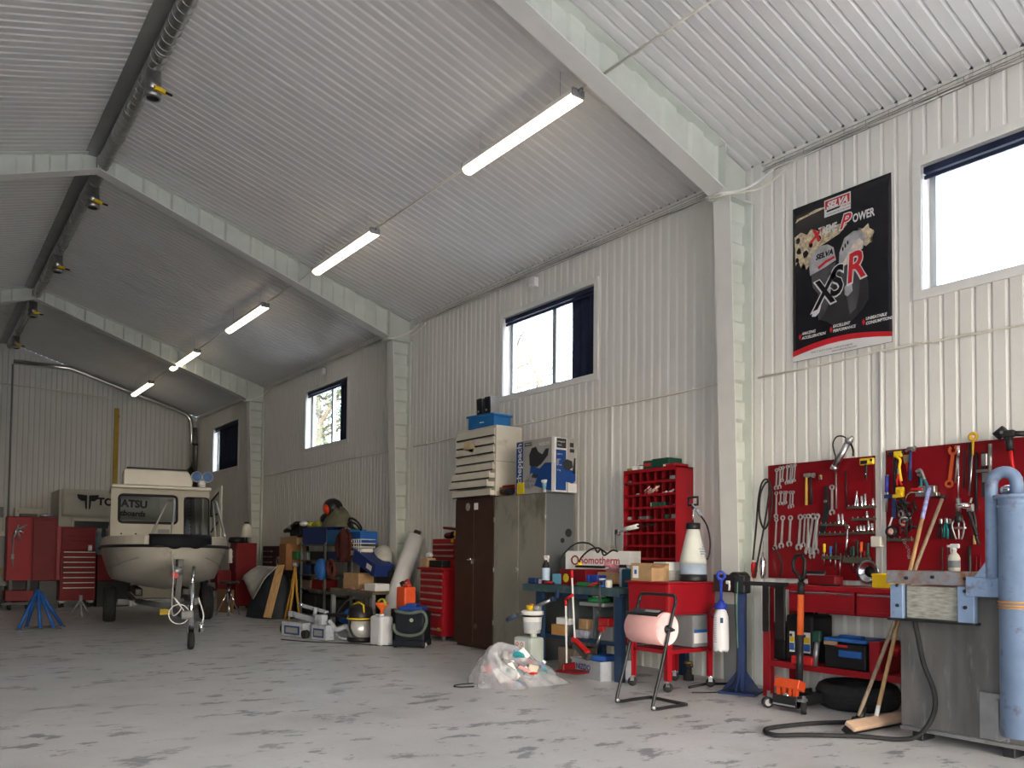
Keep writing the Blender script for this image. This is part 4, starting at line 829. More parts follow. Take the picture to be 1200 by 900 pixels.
rail((4.239, 1.191), (4.052, 1.200), 'small screwdriver rail on the left, low on the left tool board', 5, .03); rail((4.036, 1.171), (3.790, 1.181), 'wide dark screwdriver rail, low on the left tool board', 7, .05)
for i, (p, q, fr, m_, lb) in enumerate((((4.214, 1.317), (4.215, 1.125), .42, yellow, 'yellow-handled screwdriver'), ((4.152, 1.294), (4.157, 1.119), .4, blue, 'blue-handled screwdriver'), ((4.104, 1.324), (4.109, 1.090), .45, black, 'thick black-handled screwdriver right of the blue one'),
    ((3.965, 1.287), (3.966, 1.122), .5, black, 'first black screwdriver on the wide rail'), ((3.942, 1.294), (3.943, 1.072), .4, mat('dark_green_handle', (.02, .06, .04), .4), 'dark green screwdriver on the wide rail'), ((3.906, 1.344), (3.904, 1.123), .6, black, 'tallest black screwdriver on the wide rail with a red stripe'),
    ((3.868, 1.330), (3.881, 1.067), .35, orange, 'orange T-topped screwdriver on the wide rail'), ((3.842, 1.259), (3.847, 1.117), .4, red_dk, 'dark red short screwdriver on the wide rail'), ((3.811, 1.322), (3.813, 1.125), .6, green_dk, 'rightmost dark screwdriver on the wide rail'))):
    screwdriver(p, q, fr, m_, lb+', left tool board', .013)
bar('extension_rod', 'chrome socket extension hanging low between the two screwdriver rails', 'tool', (4.076, 1.236), (4.089, 1.018), .006, steel)
t = hung('magnet_strip', 'dark magnetic tool strip low on the left board, right of the jack handle', 'rack', (4.307, 1.056)); MB().box((-.014, 0, 0), (.026, .2, .045), bev=.004).build('strip', black_metal, t); MB().box((-.03, 0, -.01), (.01, .19, .012)).build('strip_edge', grey_metal, t)
# cable with red plug and silver can at the board's left edge
cp = (4.813, 1.880)
t = hung('coiled_cable', 'black cable with a red plug looped over the left corner of the left board', 'cable', cp)
MB().tube(spl([loc(cp, (4.938, 1.136), .06), loc(cp, (4.899, 1.455), .06), loc(cp, (4.870, 1.733), .06), loc(cp, (4.822, 1.881), .07), loc(cp, (4.766, 1.901), .06), loc(cp, (4.729, 1.765), .05), loc(cp, (4.748, 1.570), .05), loc(cp, (4.804, 1.453), .06), loc(cp, (4.851, 1.573), .07), loc(cp, (4.841, 1.771), .07), loc(cp, (4.785, 1.879), .06), loc(cp, (4.747, 1.829), .06), loc(cp, (4.785, 1.516), .08), loc(cp, (4.852, 1.216), .08), loc(cp, (4.890, 1.010), .09)], 8), .0085, 8).build('cable', rubber, t)
pl = loc(cp, (4.919, 1.136), .06); MB().lathe([(.016, .02), (.022, .01), (.03, -.02), (.03, -.08), (.024, -.085), (.022, -.12), (.014, -.14)], pl, n=16).build('plug', red_plastic, t, label='round red plug'); MB().lathe([(.018, .03), (.024, .0)], pl, n=12).build('plug_cap', offwhite, t)
t = hung('air_gun', 'slim silver cylinder hanging from the cable below the left board corner', 'tool', (4.824, 1.177)); MB().lathe([(.008, .06), (.01, .02), (.022, .0), (.026, -.03), (.026, -.14), (.02, -.17), (.012, -.18)], (-.06, 0, 0), n=16).build('cylinder', chrome, t); MB().cyl((-.06, 0, .05), (-.05, 0, .16), .004, n=6).build('hanger', dull_steel, t)
sp = (4.730, 1.295)
tag(MB().tube(spl([(-.03, 0, 0), loc(sp, (4.675, 1.218), .03), loc(sp, (4.639, 1.125), .03), loc(sp, (4.657, 1.017), .03)]), .008, 6).build('drive_belt', rubber, loc=(TX, sp[0], sp[1])), 'thin black belt hanging low at the left side of the left tool board', 'belt')
# right board
hammer((3.575, 2.044), (3.574, 1.733), .11, 'heavy hammer with a long black head at the top left of the right board', black, .016, black_metal)
hammer((3.444, 2.066), (3.453, 1.815), .05, 'claw hammer with blue-black grip on the right board', blue_dk, .012, dull_steel, True)
t = hung('scraper', 'wide paint scraper with steel blade between the two hammers', 'scraper', (3.494, 2.023)); mb = MB(); flat(mb, [(-.03, 0), (.045, 0), (.03, -.06), (-.01, -.07)], .004); mb.build('blade', steel, t); MB().cyl((-.01, -.01, -.06), loc((3.494, 2.023), (3.474, 1.891), .01), .009, n=8).build('handle', red_plastic, t)
sp = (3.543, 2.020)
t = hung('tin_snips', 'yellow and black tin snips hanging right of the heavy hammer', 'snips', sp)
mb = MB(); mb.tube(spl([(-.035, .02, 0), (-.035, -.02, -.04), loc(sp, (3.530, 1.916), .035), loc(sp, (3.513, 1.812), .035)]), .011, 8); mb.build('handle', yellow, t); mb = MB(); mb.tube(spl([(-.03, -.02, 0), (-.03, .02, -.06), loc(sp, (3.551, 1.897), .03), loc(sp, (3.544, 1.842), .03)]), .01, 8); mb.build('handle', black, t); MB().box((-.03, 0, .01), (.02, .07, .05), bev=.01).build('jaw', yellow, t)
t = hung('pliers', 'small red-handled pliers under the yellow snips on the right board', 'pliers', (3.537, 1.869)); MB().tube([(-.04, .01, 0), (-.04, -.01, -.05), (-.04, -.03, -.09)], .008).tube([(-.04, -.01, 0), (-.04, .012, -.05), (-.04, .008, -.09)], .008).build('handle', red_plastic, t); MB().box((-.04, 0, .02), (.012, .02, .05), bev=.004).build('jaw', dull_steel, t)
t = hung('tape_measure', 'yellow boxy tool hanging below the heavy hammer on the right board', 'tool', (3.538, 1.724)); MB().box((-.03, -.01, 0), (.04, .06, .085), bev=.012).box((-.03, .03, -.03), (.03, .04, .03), bev=.006).build('case', yellow, t); MB().lathe([(.02, 0), (.02, .012)], (-.05, -.01, .0), (-1, 0, 0), n=14).build('case_badge', mat('amber_plastic', (.55, .33, .02), .4), t)
bar('torque_wrench', 'blue and silver torque wrench hanging at the left edge of the right board', 'wrench', (3.645, 1.876), (3.658, 1.571), .010, steel, .012); bar('torque_grip', 'violet-blue grip of a tool at the left edge of the right board', 'tool', (3.648, 1.863), (3.654, 1.731), .017, mat('violet_blue_plastic', (.05, .05, .33), .4), .015)
bp_ = (3.595, 1.686)
t = hung('filter_strap', 'blue strap wrench with white hook hanging at the left of the right board', 'wrench', bp_); MB().box((-.02, .02, .01), (.012, .10, .03)).box((-.02, -.01, -.08), (.014, .03, .18), bev=.003).build('strap', blue_dk, t); MB().tube([(-.03, .0, -.16), (-.03, .02, -.22), (-.03, .03, -.24)], .007).build('hook', white_p, t)
t = hung('tape_reel', 'small round black and silver reel above the short grey rail of the right board', 'reel', (3.605, 1.411)); MB().lathe([(.045, 0), (.05, .01), (.05, .03), (.04, .04), (.018, .04), (.014, .03)], (0, 0, 0), (-1, 0, 0), n=20).build('reel_rim', black, t); MB().lathe([(.028, .041), (.012, .045)], (0, 0, 0), (-1, 0, 0), n=16).build('reel_hub', pink, t)
rail((3.641, 1.342), (3.436, 1.347), 'short grey rail at the left of the right board', 5, .025)
cp = (3.517, 1.669)
t = hung('chain_wrench', 'tangle of dark chain and oil-filter wrenches in the left half of the right board', 'wrench', cp)
random.seed(3)
for k in range(9):
    c = loc(cp, (3.484, 1.524), .035)+Vector((random.uniform(-.02, .01), random.uniform(-.05, .05), random.uniform(-.13, .13))); MB().torus(c, random.uniform(.02, .04), .008, (random.uniform(-1, -.3), random.uniform(-.6, .6), random.uniform(-.3, .3)), 14, 7).build('wrench_loop', black_metal if k % 3 else dull_steel, t)
for a, b_ in (((3.560, 1.650), (3.448, 1.632)), ((3.504, 1.648), (3.435, 1.482)), ((3.462, 1.564), (3.478, 1.361)), ((3.420, 1.644), (3.393, 1.575)), ((3.463, 1.442), (3.381, 1.441))): MB().cyl(loc(cp, a, .03), loc(cp, b_, .04), .011, n=8).build('wrench_arm', black_metal, t)
for k in range(9): MB().torus(loc(cp, (3.478, 1.341), .03)+Vector((0, .03-.012*min(k, 4), -.018*k)), .009, .0025, (k % 2, .3, 1-(k % 2)), 8, 5).build('chain_link', dull_steel, t)
t = hung('pliers', 'red-handled pliers hanging low beside the dark chain tangle', 'pliers', (3.498, 1.484)); MB().tube([(-.03, .0, 0), (-.03, .02, -.05), (-.03, .03, -.09)], .009).tube([(-.03, -.01, 0), (-.03, -.015, -.05), (-.03, -.02, -.1)], .009).build('handle', red_plastic, t); MB().box((-.03, 0, .025), (.012, .024, .05), bev=.004).build('jaw', dull_steel, t)
pp_ = (3.357, 1.876)
t = hung('water_pump_pliers', 'large water-pump pliers with teal handles on the right board', 'pliers', pp_)
MB().tube(spl([(-.04, .03, 0), (-.04, .0, .01), loc(pp_, (3.324, 1.813), .04)]), .014, 8).torus((-.04, .01, -.005), .022, .009, (1, 0, 0), 14, 8, (.5, 4.5)).build('jaw', dull_steel, t)
th = mat('teal_grip', (.02, .13, .17), .5); MB().tube(spl([loc(pp_, (3.344, 1.828), .04), loc(pp_, (3.351, 1.761), .04), loc(pp_, (3.345, 1.694), .04)]), .012).build('handle', th, t); MB().tube(spl([loc(pp_, (3.324, 1.813), .045), loc(pp_, (3.304, 1.765), .045), loc(pp_, (3.298, 1.705), .045)]), .012).build('handle', th, t)
bar('pliers_dark', 'black slim pliers hanging just left of the teal-handled ones', 'pliers', (3.384, 1.878), (3.378, 1.756), .012, black_metal, .016)
rp = (3.325, 1.713)
t = hung('angle_bracket', 'grey steel bracket shelf with slots in the middle of the right board', 'bracket', rp); MB().box((-.03, -.02, .02), (.05, .13, .055), bev=.004).box((-.03, -.02, -.02), (.06, .17, .03), bev=.004).build('bracket_body', dull_steel, t); MB().box((-.06, .05, .025), (.02, .09, .018), bev=.004).build('red_clip', red_plastic, t)
kp = (3.372, 1.716)
tag(MB().tube([(-.05, -.05, 0), (-.05, .06, .0), (-.05, .085, -.02), (-.05, .10, -.06)], .006, 8).build('allen_key', chrome, loc=(TX, kp[0], kp[1])), 'bright bent hex key hooked in the grey bracket', 'tool')
bar('punch', 'short black and cream punch pointing right from the grey bracket', 'tool', (3.265, 1.683), (3.180, 1.666), .014, black)
spanner((3.118, 2.041), (3.153, 1.769), .019, 'big orange-painted spanner on the right board', True, mat('orange_red_tool_paint', (.55, .10, .03), .4), 0, None, 'ring_spanner')
for i, (p, q, r, m_, lb) in enumerate((((3.090, 2.032), (3.111, 1.773), .0075, dull_steel, 'thin steel rod hanging beside the orange spanner'), ((3.043, 2.021), (3.049, 1.730), .006, black_metal, 'thin black rod right of the chrome slide hammer'), ((2.999, 2.061), (3.002, 1.708), .012, black_metal, 'dark flat bar left of the yellow-knobbed rod'), ((2.953, 1.993), (2.961, 1.560), .010, black_metal, 'long black bar right of the yellow-knobbed rod'))): bar('rod', lb, 'tool', p, q, r, m_)
hp = (3.064, 2.049)
t = hung('slide_hammer', 'long chrome slide hammer with a claw puller at its lower end', 'puller', hp)
MB().cyl((-.04, 0, 0), (-.04, 0, -.08), .012, n=12).cyl((-.04, 0, -.08), loc(hp, (3.068, 1.641), .04), .007, n=10).build('slide_rod', chrome, t)
a = loc(hp, (3.068, 1.654), .04); MB().cyl(a, a+Vector((0, 0, -.11)), .018, n=16).build('slide_weight', steel, t)
a = a+Vector((0, 0, -.11)); MB().lathe([(.012, 0), (.022, -.02), (.03, -.03), (.03, -.06), (.02, -.075)], a, n=16).build('puller_hub', black_metal, t)
for s_ in (-1, 0, 1): MB().tube(spl([a+Vector((0, s_*.022, -.05)), a+Vector((-.01*abs(s_), s_*.045, -.09)), a+Vector((0, s_*.03, -.17)), a+Vector((0, s_*.018, -.2))]), .007, 7).build('puller_claw', dull_steel, t)
MB().box(a+Vector((0, 0, -.115)), (.02, .11, .016), bev=.003).build('puller_yoke', steel, t)
yp = (2.961, 2.109)
t = hung('pickup_rod', 'long steel rod with a yellow round knob sticking up above the right board', 'tool', yp); MB().torus((-.03, 0, 0), .024, .012, (1, .2, 0), 18, 8).cyl((-.03, 0, -.02), (-.03, .004, -.14), .009, .007, n=10).build('yellow_grip', mat('amber_yellow', (.62, .36, .03), .4), t); MB().cyl((-.03, .004, -.13), loc(yp, (2.993, 1.670), .03), .006, n=8).build('rod', steel, t)
t = hung('strap_ring', 'shiny chrome ring clamp hanging right of the slide hammer', 'clamp', (3.022, 1.594)); MB().lathe([(.052, -.016), (.055, -.016), (.055, .016), (.052, .016)], (-.06, 0, 0), (.1, 0, 1), n=24, cap=False).build('ring_band', chrome, t, solid=.003); MB().cyl((-.03, -.03, .0), (-.03, -.045, .06), .008).build('ring_lug', dull_steel, t)
tq = (2.985, 1.548)
t = hung('cable_cutter', 'dark-handled cutter pliers pointing down below the chrome ring clamp', 'pliers', tq); MB().tube(spl([(-.04, .01, 0), loc(tq, (2.968, 1.471), .04), loc(tq, (2.938, 1.369), .04)]), .016, 8).tube(spl([(-.03, -.02, 0), loc(tq, (2.950, 1.470), .03), loc(tq, (2.945, 1.356), .03), loc(tq, (2.927, 1.305), .03)]), .012, 8).build('handle', black, t); MB().box((-.03, .0, .03), (.03, .05, .06), bev=.01).build('jaw', dull_steel, t)
bar('marker', 'pale yellow marker hanging below the dark cutter', 'marker', (2.975, 1.375), (2.976, 1.305), .010, mat('pale_yellow', (.62, .5, .2), .5))
cq = (2.896, 1.949)
t = hung('caliper', 'dark sliding caliper hanging left of the swan-neck pipe', 'caliper', cq); MB().box((-.02, .0, -.13), (.01, .022, .34)).build('caliper_beam', black_metal, t); MB().box((-.022, -.01, -.02), (.02, .04, .09), bev=.004).box((-.022, .0, -.1), (.02, .09, .02)).box((-.022, -.02, -.15), (.014, .05, .07)).build('caliper_jaw', dull_steel, t)
bar('cold_chisel', 'long dark chisel bar right of the caliper, top of the right board', 'tool', (2.853, 2.047), (2.858, 1.820), .014, dull_steel)
ip = (2.735, 2.109)
t = hung('impact_gun', 'black air gun hooked over the top edge at the right end of the board', 'power tool', ip); d_ = loc(ip, (2.690, 1.975), .06)
MB().cyl((-.06, .05, -.02), (-.06, -.01, .03), .035, .03, n=16).box((-.06, -.03, -.01), (.06, .09, .05), .2, bev=.012).cyl((-.06, -.03, -.02), d_, .03, .024, n=12).cyl((-.06, -.04, -.01), (-.05, -.14, -.02), .02, n=10).build('gun_body', black, t); MB().cyl(d_, d_+(d_-Vector((-.06, -.03, 0)))*1.1, .012, n=10).build('gun_lever', red_plastic, t); MB().cyl((-.095, .0, 0), (-.097, .0, 0), .012).build('gun_screw', dull_steel, t)
for i, (p, m_, lb) in enumerate((((3.208, 1.444), black, 'black-handled pliers hanging left of the teal ones'), ((3.166, 1.449), mat('teal_plastic', (.0, .22, .22), .4), 'teal pliers in the middle of the small pliers group'), ((3.137, 1.442), black, 'black-handled pliers hanging right of the teal ones'))):
    t = hung('pliers', lb+', centre of the right board', 'pliers', p); MB().tube([(-.03-.004*i, .005, .02), (-.03, .014, -.03), (-.03, .016, -.09)], .008).tube([(-.036, -.005, .02), (-.036, -.014, -.03), (-.036, -.014, -.1)], .008).build('handle', m_, t); MB().box((-.03, 0, .035), (.012, .024, .05), bev=.005).build('jaw', dull_steel, t)
b1 = (3.196, 1.293)
tag(MB().tube(spl([(-.012, .01, 0), (-.012, .012, -.12), (-.012, .0, -.27), (-.012, -.02, -.28), (-.012, -.03, -.12), (-.012, -.025, 0)]), .006, 6).build('drive_belt', rubber, loc=(TX, b1[0], b1[1])), 'slim black drive belt hanging low in the middle of the right board', 'belt')
tag(MB().box((-.06, 0, .0), (.1, .24, .03), bev=.004).build('metal_tray', dull_steel, loc=(TX, *(3.304, 1.055))), 'narrow grey tray mounted low on the right board behind the poles', 'tray')
for i, (p, q) in enumerate((((2.964, 1.217), (2.972, 1.064)), ((2.934, 1.229), (2.942, 1.065)))): bar('hook_rod', ('left' if i == 0 else 'right')+' one of two thin red-brown rods low on the board beside the swan neck', 'tool', p, q, .005, red_dk)
tag(MB().lathe([(.018, 0), (.02, .04), (.012, .1), (.014, .2), (.012, .3)], (-.006, 0, -.3), n=12).build('roll_tube', black, loc=(TX, *(3.007, 1.293))), 'black tube standing behind the white trigger bottle', 'tube')
tag(MB().lathe([(.012, -.1), (.014, .0), (.012, .12)], (0, 0, 0), n=10).build('fuse_tube', offwhite, loc=(TX, *(2.771, 1.478))), 'cream tube hanging on the board between the swan neck and the thick column', 'tube')
# ================================================================ MIDDLE: wash cart, roll stand, pigeonhole rack, cluttered bench
def simple_box(name, lb, cat, c, d, m_, rz=0, bev=.006, grp=None):
    return tag(MB().box((0, 0, d[2]/2), d, bev=bev).build(name, m_, loc=c, rot=rz), lb, cat, grp)
def bottle(name, lb, c, r, h, body, cap, label_m=None, cat='bottle', neck=.4, grp=None):
    t = thing(name, lb, cat, c, 0, grp); MB().lathe([(r*.9, 0), (r, .006), (r, h*.68), (r*neck, h*.82), (r*neck, h*.88)], n=18).build('body', body, t); MB().lathe([(r*neck*1.2, h*.86), (r*neck*1.2, h)], n=14).build('cap', cap, t)
    if label_m: MB().lathe([(r*1.01, h*.2), (r*1.01, h*.55)], n=18, cap=False).build('paper_label', label_m, t)
    return t
t = thing('wash_cart', 'red steel parts-washing cart with deep basin on four castors before the white wall', 'cart', (5.70, 5.32, 0))
mb = MB(); mb.box((0, 0, .815), (.62, .50, .29), bev=.03, taper=(1.03, 1.03)); mb.box((0, 0, .958), (.67, .55, .016), bev=.006); mb.build('basin', red, t)
for x in (-.28, .28):
    for y in (-.22, .22):
        mb = MB(); mb.prism([(-.05 if x > 0 else 0, 0), (0 if x > 0 else .05, 0), (.02 if x < 0 else .02, .001), (.0, .0)] if False else [(-.02, 0), (.03, 0), (.045, .58), (-.03, .58)], .012, (x, y-.006, .10), (1 if x < 0 else -1, 0, 0), (0, 0, 1)); mb.box((x, y+(.02 if y < 0 else -.02), .39), (.012, .05, .58)); mb.build('leg', red, t)
        o = MB().lathe([(.012, -.012), (.042, -.012), (.042, .012), (.012, .012)], (x+.01, y+.01, .042), (.8, .6, 0), n=16).build('castor', rubber, t); MB().box((x, y, .075), (.03, .035, .05), .6).cyl((x, y, .09), (x, y, .11), .012).build('castor_fork', chrome, o)
mb = MB(); mb.box((0, 0, .36), (.58, .46, .012)); mb.box((-.28, 0, .35), (.012, .46, .035)); mb.box((0, -.22, .35), (.58, .012, .035)); mb.build('lower_shelf', red, t)
t = thing('battery_charger', 'dark grey charger box with blue label on the lower shelf of the red cart', 'charger', (5.86, 5.26, .367)); MB().box((0, 0, .15), (.22, .3, .29), bev=.01).build('case', grey_metal, t); MB().box((0, -.151, .10), (.19, .004, .12)).build('front_label', paper, t); MB().box((0, -.154, .15), (.19, .004, .03)).build('label_band', blue, t)
t = thing('brass_fitting', 'small brass valve fitting on the floor under the red cart', 'fitting', (6.13, 5.5, .0)); MB().lathe([(.05, 0), (.05, .05), (.03, .06), (.03, .12), (.045, .13), (.04, .16)], n=14).build('fitting_body', rubber, t); MB().torus((0, 0, .17), .03, .013).cyl((0, -.05, .15), (0, .05, .15), .012).build('fitting_top', mat('brass', (.35, .25, .1), .4, .8), t)
bar_ = MB(); bar_.tube([(-.3, 0, .012), (0, .06, .012), (.25, -.1, .012)], .012); tag(bar_.build('floor_cable', black, loc=(6.05, 5.15, 0)), 'short black hose lying on the floor behind the red cart', 'hose')
CT = .967
t = thing('carton', 'open brown carton with white label on the left of the red cart top', 'carton', (5.52, 5.42, CT)); MB().box((0, 0, .004), (.22, .26, .008)).box((-.11, 0, .08), (.005, .26, .16)).box((.11, 0, .08), (.005, .26, .16)).box((0, -.13, .07), (.22, .005, .14)).box((0, .13, .08), (.22, .005, .16)).build('carton_body', card, t); MB().box((-.05, -.14, .125), (.15, .09, .005), Matrix.Rotation(-.5, 3, 'X')).build('flap', card, t); MB().box((-.114, .07, .08), (.003, .07, .11)).build('label', paper, t); MB().box((-.116, .07, .08), (.002, .03, .04)).build('label_print', blue, t)
t = thing('parts_tray', 'white plastic parts tray behind the brown carton on the red cart', 'tray', (5.78, 5.44, CT)); MB().box((0, 0, .08), (.20, .14, .16), bev=.01).box((0, 0, .165), (.22, .16, .012)).box((0, 0, .10), (.215, .155, .012)).build('tray_body', white_p, t)
simple_box('plastic_cup', 'small clear-grey cup between carton and sprayer on the red cart', 'cup', (5.60, 5.19, CT), (.08, .08, .10), pane_mat('clear_plastic', (.8, .82, .82), .12, .1))
t = thing('garden_sprayer', 'tall cone-shaped white pressure sprayer with black T-handle standing on the red cart', 'sprayer', (5.83, 5.18, CT))
MB().lathe([(.125, 0), (.128, .01), (.128, .06), (.12, .065)], n=28).build('base_ring', black, t)
MB().lathe([(.122, .06), (.124, .08), (.122, .16)], n=28).build('liquid_band', mat('pale_blue_liquid_plastic', (.36, .44, .55), .4), t, label='lower part with bluish liquid showing')
MB().lathe([(.122, .16), (.118, .20), (.06, .46), (.052, .48)], n=28).build('tank', mat('translucent_cream_tank', (.66, .68, .62), .35), t)
MB().lathe([(.062, .475), (.066, .48), (.066, .53), (.05, .535)], n=22).box((-.06, 0, .5), (.03, .03, .03)).build('screw_cap', black, t)
MB().cyl((0, 0, .53), (0, 0, .68), .006).build('pump_rod', chrome, t)
MB().tube([(0, -.055, .70), (0, .055, .70), (0, .055, .77), (0, -.055, .77)], .012, 8, closed=True).cyl((0, 0, .67), (0, 0, .70), .014).build('t_handle', black, t)
MB().tube(spl([(.08, -.06, .2), (.12, -.08, .22), (.13, -.09, .36), (.09, -.09, .5), (.02, -.09, .58), (-.03, -.08, .63)]), .008).build('spray_hose', black, t)
MB().cyl((.0, -.09, .60), (-.05, -.08, .655), .015).cyl((-.04, -.08, .645), (-.09, -.07, .70), .007).build('spray_nozzle', mat('slate_plastic', (.25, .3, .36), .4), t)
mb = MB()
for k in range(4): mb.box((.012, -.113+.009*k, .25+.022*k), (.07, .004, .012), Matrix.Rotation(.22, 3, 'X'))
mb.build('printed_lines', mat('grey_blue_print', (.30, .36, .45), .5), t)
# roll stand
t = thing('roll_stand', 'black tube floor stand holding a big roll of pink wiping paper', 'stand', (4.86, 4.75, 0))
mb = MB()
for y in (-.20, .20): mb.tube([(.17, y, .02), (-.15, y, .02), (-.18, y, .035), (-.18, y, .07), (-.03, y, .58), (.03, y, .80), (.045, y, .85)] if False else spl([(.19, y, .018), (0, y, .018), (-.16, y, .018), (-.19, y, .05), (-.10, y, .32), (-.01, y, .62), (.055, y, .82)], 5), .0135, 10)
mb.tube(spl([(.055, .20, .82), (.065, .19, .87), (.068, .14, .885), (.068, -.14, .885), (.065, -.19, .87), (.055, -.20, .82)], 5), .0135, 10); mb.tube([(.19, -.20, .018), (.19, .20, .018)], .0135, 10); mb.build('tube_frame', black_metal, t)
for y in (-.2, .2): MB().ball((-.185, y, .03), .022, 8).build('foot_knob', dull_steel, t)
o = MB().lathe([(.03, -.175), (.128, -.175), (.132, -.17), (.132, .17), (.128, .175), (.03, .175)], (-.01, 0, .62), (0, 1, 0), n=36).build('paper_roll', pink, t, label='big pink paper roll'); MB().lathe([(.03, 0), (.125, 0), (.128, .003)], (-.01, -.1755, .62), (0, -1, 0), n=36, cap=False).build('roll_end', mat('pale_pink_paper', (.74, .60, .60), .8, var=.1, scale=20), o, label='paler roll end')
MB().lathe([(.012, 0), (.035, 0), (.035, .012), (.018, .014), (.018, .05)], (-.01, -.178, .62), (0, -1, 0), n=18).cyl((-.01, -.25, .62), (-.01, .22, .62), .01).build('hub', black, t)
mb = MB(); mb.box((-.05, .015, .748), (.075, .33, .012), Matrix.Rotation(-.45, 3, 'Y'), bev=.003); mb.box((-.09, .015, .72), (.012, .33, .04), Matrix.Rotation(-.2, 3, 'Y')); mb.build('tear_bar', black, t); MB().box((-.058, -.06, .757), (.03, .15, .004), Matrix.Rotation(-.45, 3, 'Y')).build('tear_bar_print', grey_metal, t)
# red pigeonhole rack
PX0, PX1, PY0, PY1, PZ0, PZ1 = 6.20, 6.455, 5.735, 6.485, .885, 2.10
t = thing('pigeonhole_rack', 'red steel pigeonhole rack of small compartments standing on the cluttered bench against the wall', 'rack', ((PX0+PX1)/2, (PY0+PY1)/2, PZ0)); w, h, d_ = PY1-PY0, PZ1-PZ0, PX1-PX0; NR, NC = 9, 7; rh = (h-.02)/NR
for s_ in (1, -1): MB().box((0, s_*(w/2-.004), h/2), (d_, .008, h)).build('side_panel', red, t)
MB().box((d_/2-.003, 0, h/2), (.004, w-.016, h)).build('back_panel', red_dk, t); MB().box((0, 0, h-.006), (d_, w, .012)).box((-d_/2+.006, 0, h-.02), (.01, w, .03)).build('top_panel', red, t)
for r in range(NR): MB().box((0, 0, .006+rh*r), (d_-.01, w-.018, .004)).box((-d_/2+.004, 0, .012+rh*r), (.005, w-.018, .024)).build('shelf', red, t)
for c in range(1, NC): MB().box((.01, -w/2+w*c/NC, h*.5), (d_-.03, .003, h-.03)).build('divider', red_dk, t)
random.seed(5)
def cellp(c, r, x=-.06): return (PX0+.13+x, PY1-w*(c+.5)/NC, PZ0+.01+rh*r)
stuff_ = [(6, 8, (.12, .09, .05), grey_metal, 'stack of grey sheets in the top right compartment of the red rack'), (5, 8, (.1, .08, .03), black, 'flat black part in the top row of the red rack'), (1, 7, (.05, .05, .03), white_p, 'small white part in the second row of the red rack, left'), (0, 8, (.1, .05, .035), dull_steel, 'grey part in the top left compartment of the red rack'),
   (3, 6, (.04, .06, .06), offwhite, 'cream box in the third row of the red rack'), (4, 6, (.12, .16, .055), green_dk, 'dark green box in the third row of the red rack'), (6, 6, (.08, .05, .03), grey_metal, 'grey lump in the third row of the red rack, right'), (2, 5, (.1, .14, .05), dull_steel, 'pair of grey castings in the fourth row of the red rack'), (5, 5, (.08, .06, .06), green_dk, 'dark green bottle shape in the fourth row of the red rack'), (6, 5, (.09, .07, .06), grey_metal, 'grey part in the fourth row of the red rack, right'), (0, 5, (.08, .06, .05), mat('pale_grey', (.4, .4, .42), .5), 'pale grey part at the left of the fourth row of the red rack')]
for c, r, d2, m_, lb in stuff_: simple_box('machine_part', lb, 'part', cellp(c, r), d2, m_, random.uniform(-.3, .3), .012)
for c, r, n_, lb, m2 in ((3.3, 7, 14, 'bunch of pale and red striped strips in the second row of the red rack', None), (5.6, 7, 8, 'few white bits in the second row of the red rack', white_p)):
    p = cellp(c-.3, r, -.09); t2 = thing('strip_bundle', lb, 'strips', p)
    for k in range(n_): a = .7+random.uniform(-.12, .12); L_ = .11 if m2 is None else .035; y = random.uniform(-.07, .07) if m2 is None else random.uniform(-.07, .06); z = random.uniform(.02, .07) if m2 is None else .015+random.uniform(0, .02); MB().cyl((random.uniform(-.02, .02), y+L_/2*math.cos(a), z-L_/2*math.sin(a)*.6), (random.uniform(-.02, .02), y-L_/2*math.cos(a), z+L_/2*math.sin(a)*.6), .006 if m2 is None else .009, n=6).build('strip', m2 or (pink, white_p, mat('peach_plastic', (.7, .42, .3), .5), red_plastic)[k % 4], t2)
t2 = thing('work_lamp', 'white tube lamp lying across the red rack front with cable hanging down', 'lamp', (6.13, 6.30, PZ0+rh*4+.055)); MB().cyl((0, .17, -.01), (0, -.10, .03), .022, .026).build('lamp_tube', white_p, t2); MB().cyl((.0, -.10, .03), (.02, -.36, .04), .012, .008).build('lamp_handle', black, t2); MB().box((0, .20, -.03), (.05, .05, .07), bev=.012).build('lamp_end', chrome, t2); MB().tube(spl([(-.02, .21, -.05), (-.03, .2, -.15), (-.02, .19, -.25)]), .004).tube(spl([(-.02, .03, -.01), (-.03, .03, -.2), (-.02, .05, -.33)]), .003).build('lamp_cable', black, t2); MB().box((-.02, .05, -.34), (.016, .016, .03)).build('pull_tag', yellow, t2)
simple_box('ring_terminal', 'dark ring handle poking out of the left side of the red rack', 'tool', (6.22, 6.44, PZ0+rh*8), (.05, .06, .02), black_metal); 
t2 = thing('power_tool_case', 'dark green tool case with red label on top of the red rack', 'case', (6.33, 6.10, PZ1)); MB().box((0, .06, .045), (.2, .13, .09), bev=.01).build('case_half', green_dk, t2); MB().box((0, -.12, .05), (.2, .24, .10), bev=.012).build('case_body', green_dk, t2); MB().box((-.101, .06, .045), (.003, .09, .03)).build('case_label', red_plastic, t2)
t2 = thing('tin_tray', 'flat red tin on top of the red rack at the right end', 'tin', (6.25, 5.83, PZ1)); MB().box((.05, 0, .015), (.2, .16, .03), bev=.004).build('tin_body', red, t2); MB().box((-.052, .06, .016), (.003, .03, .018)).build('tin_label', offwhite, t2)
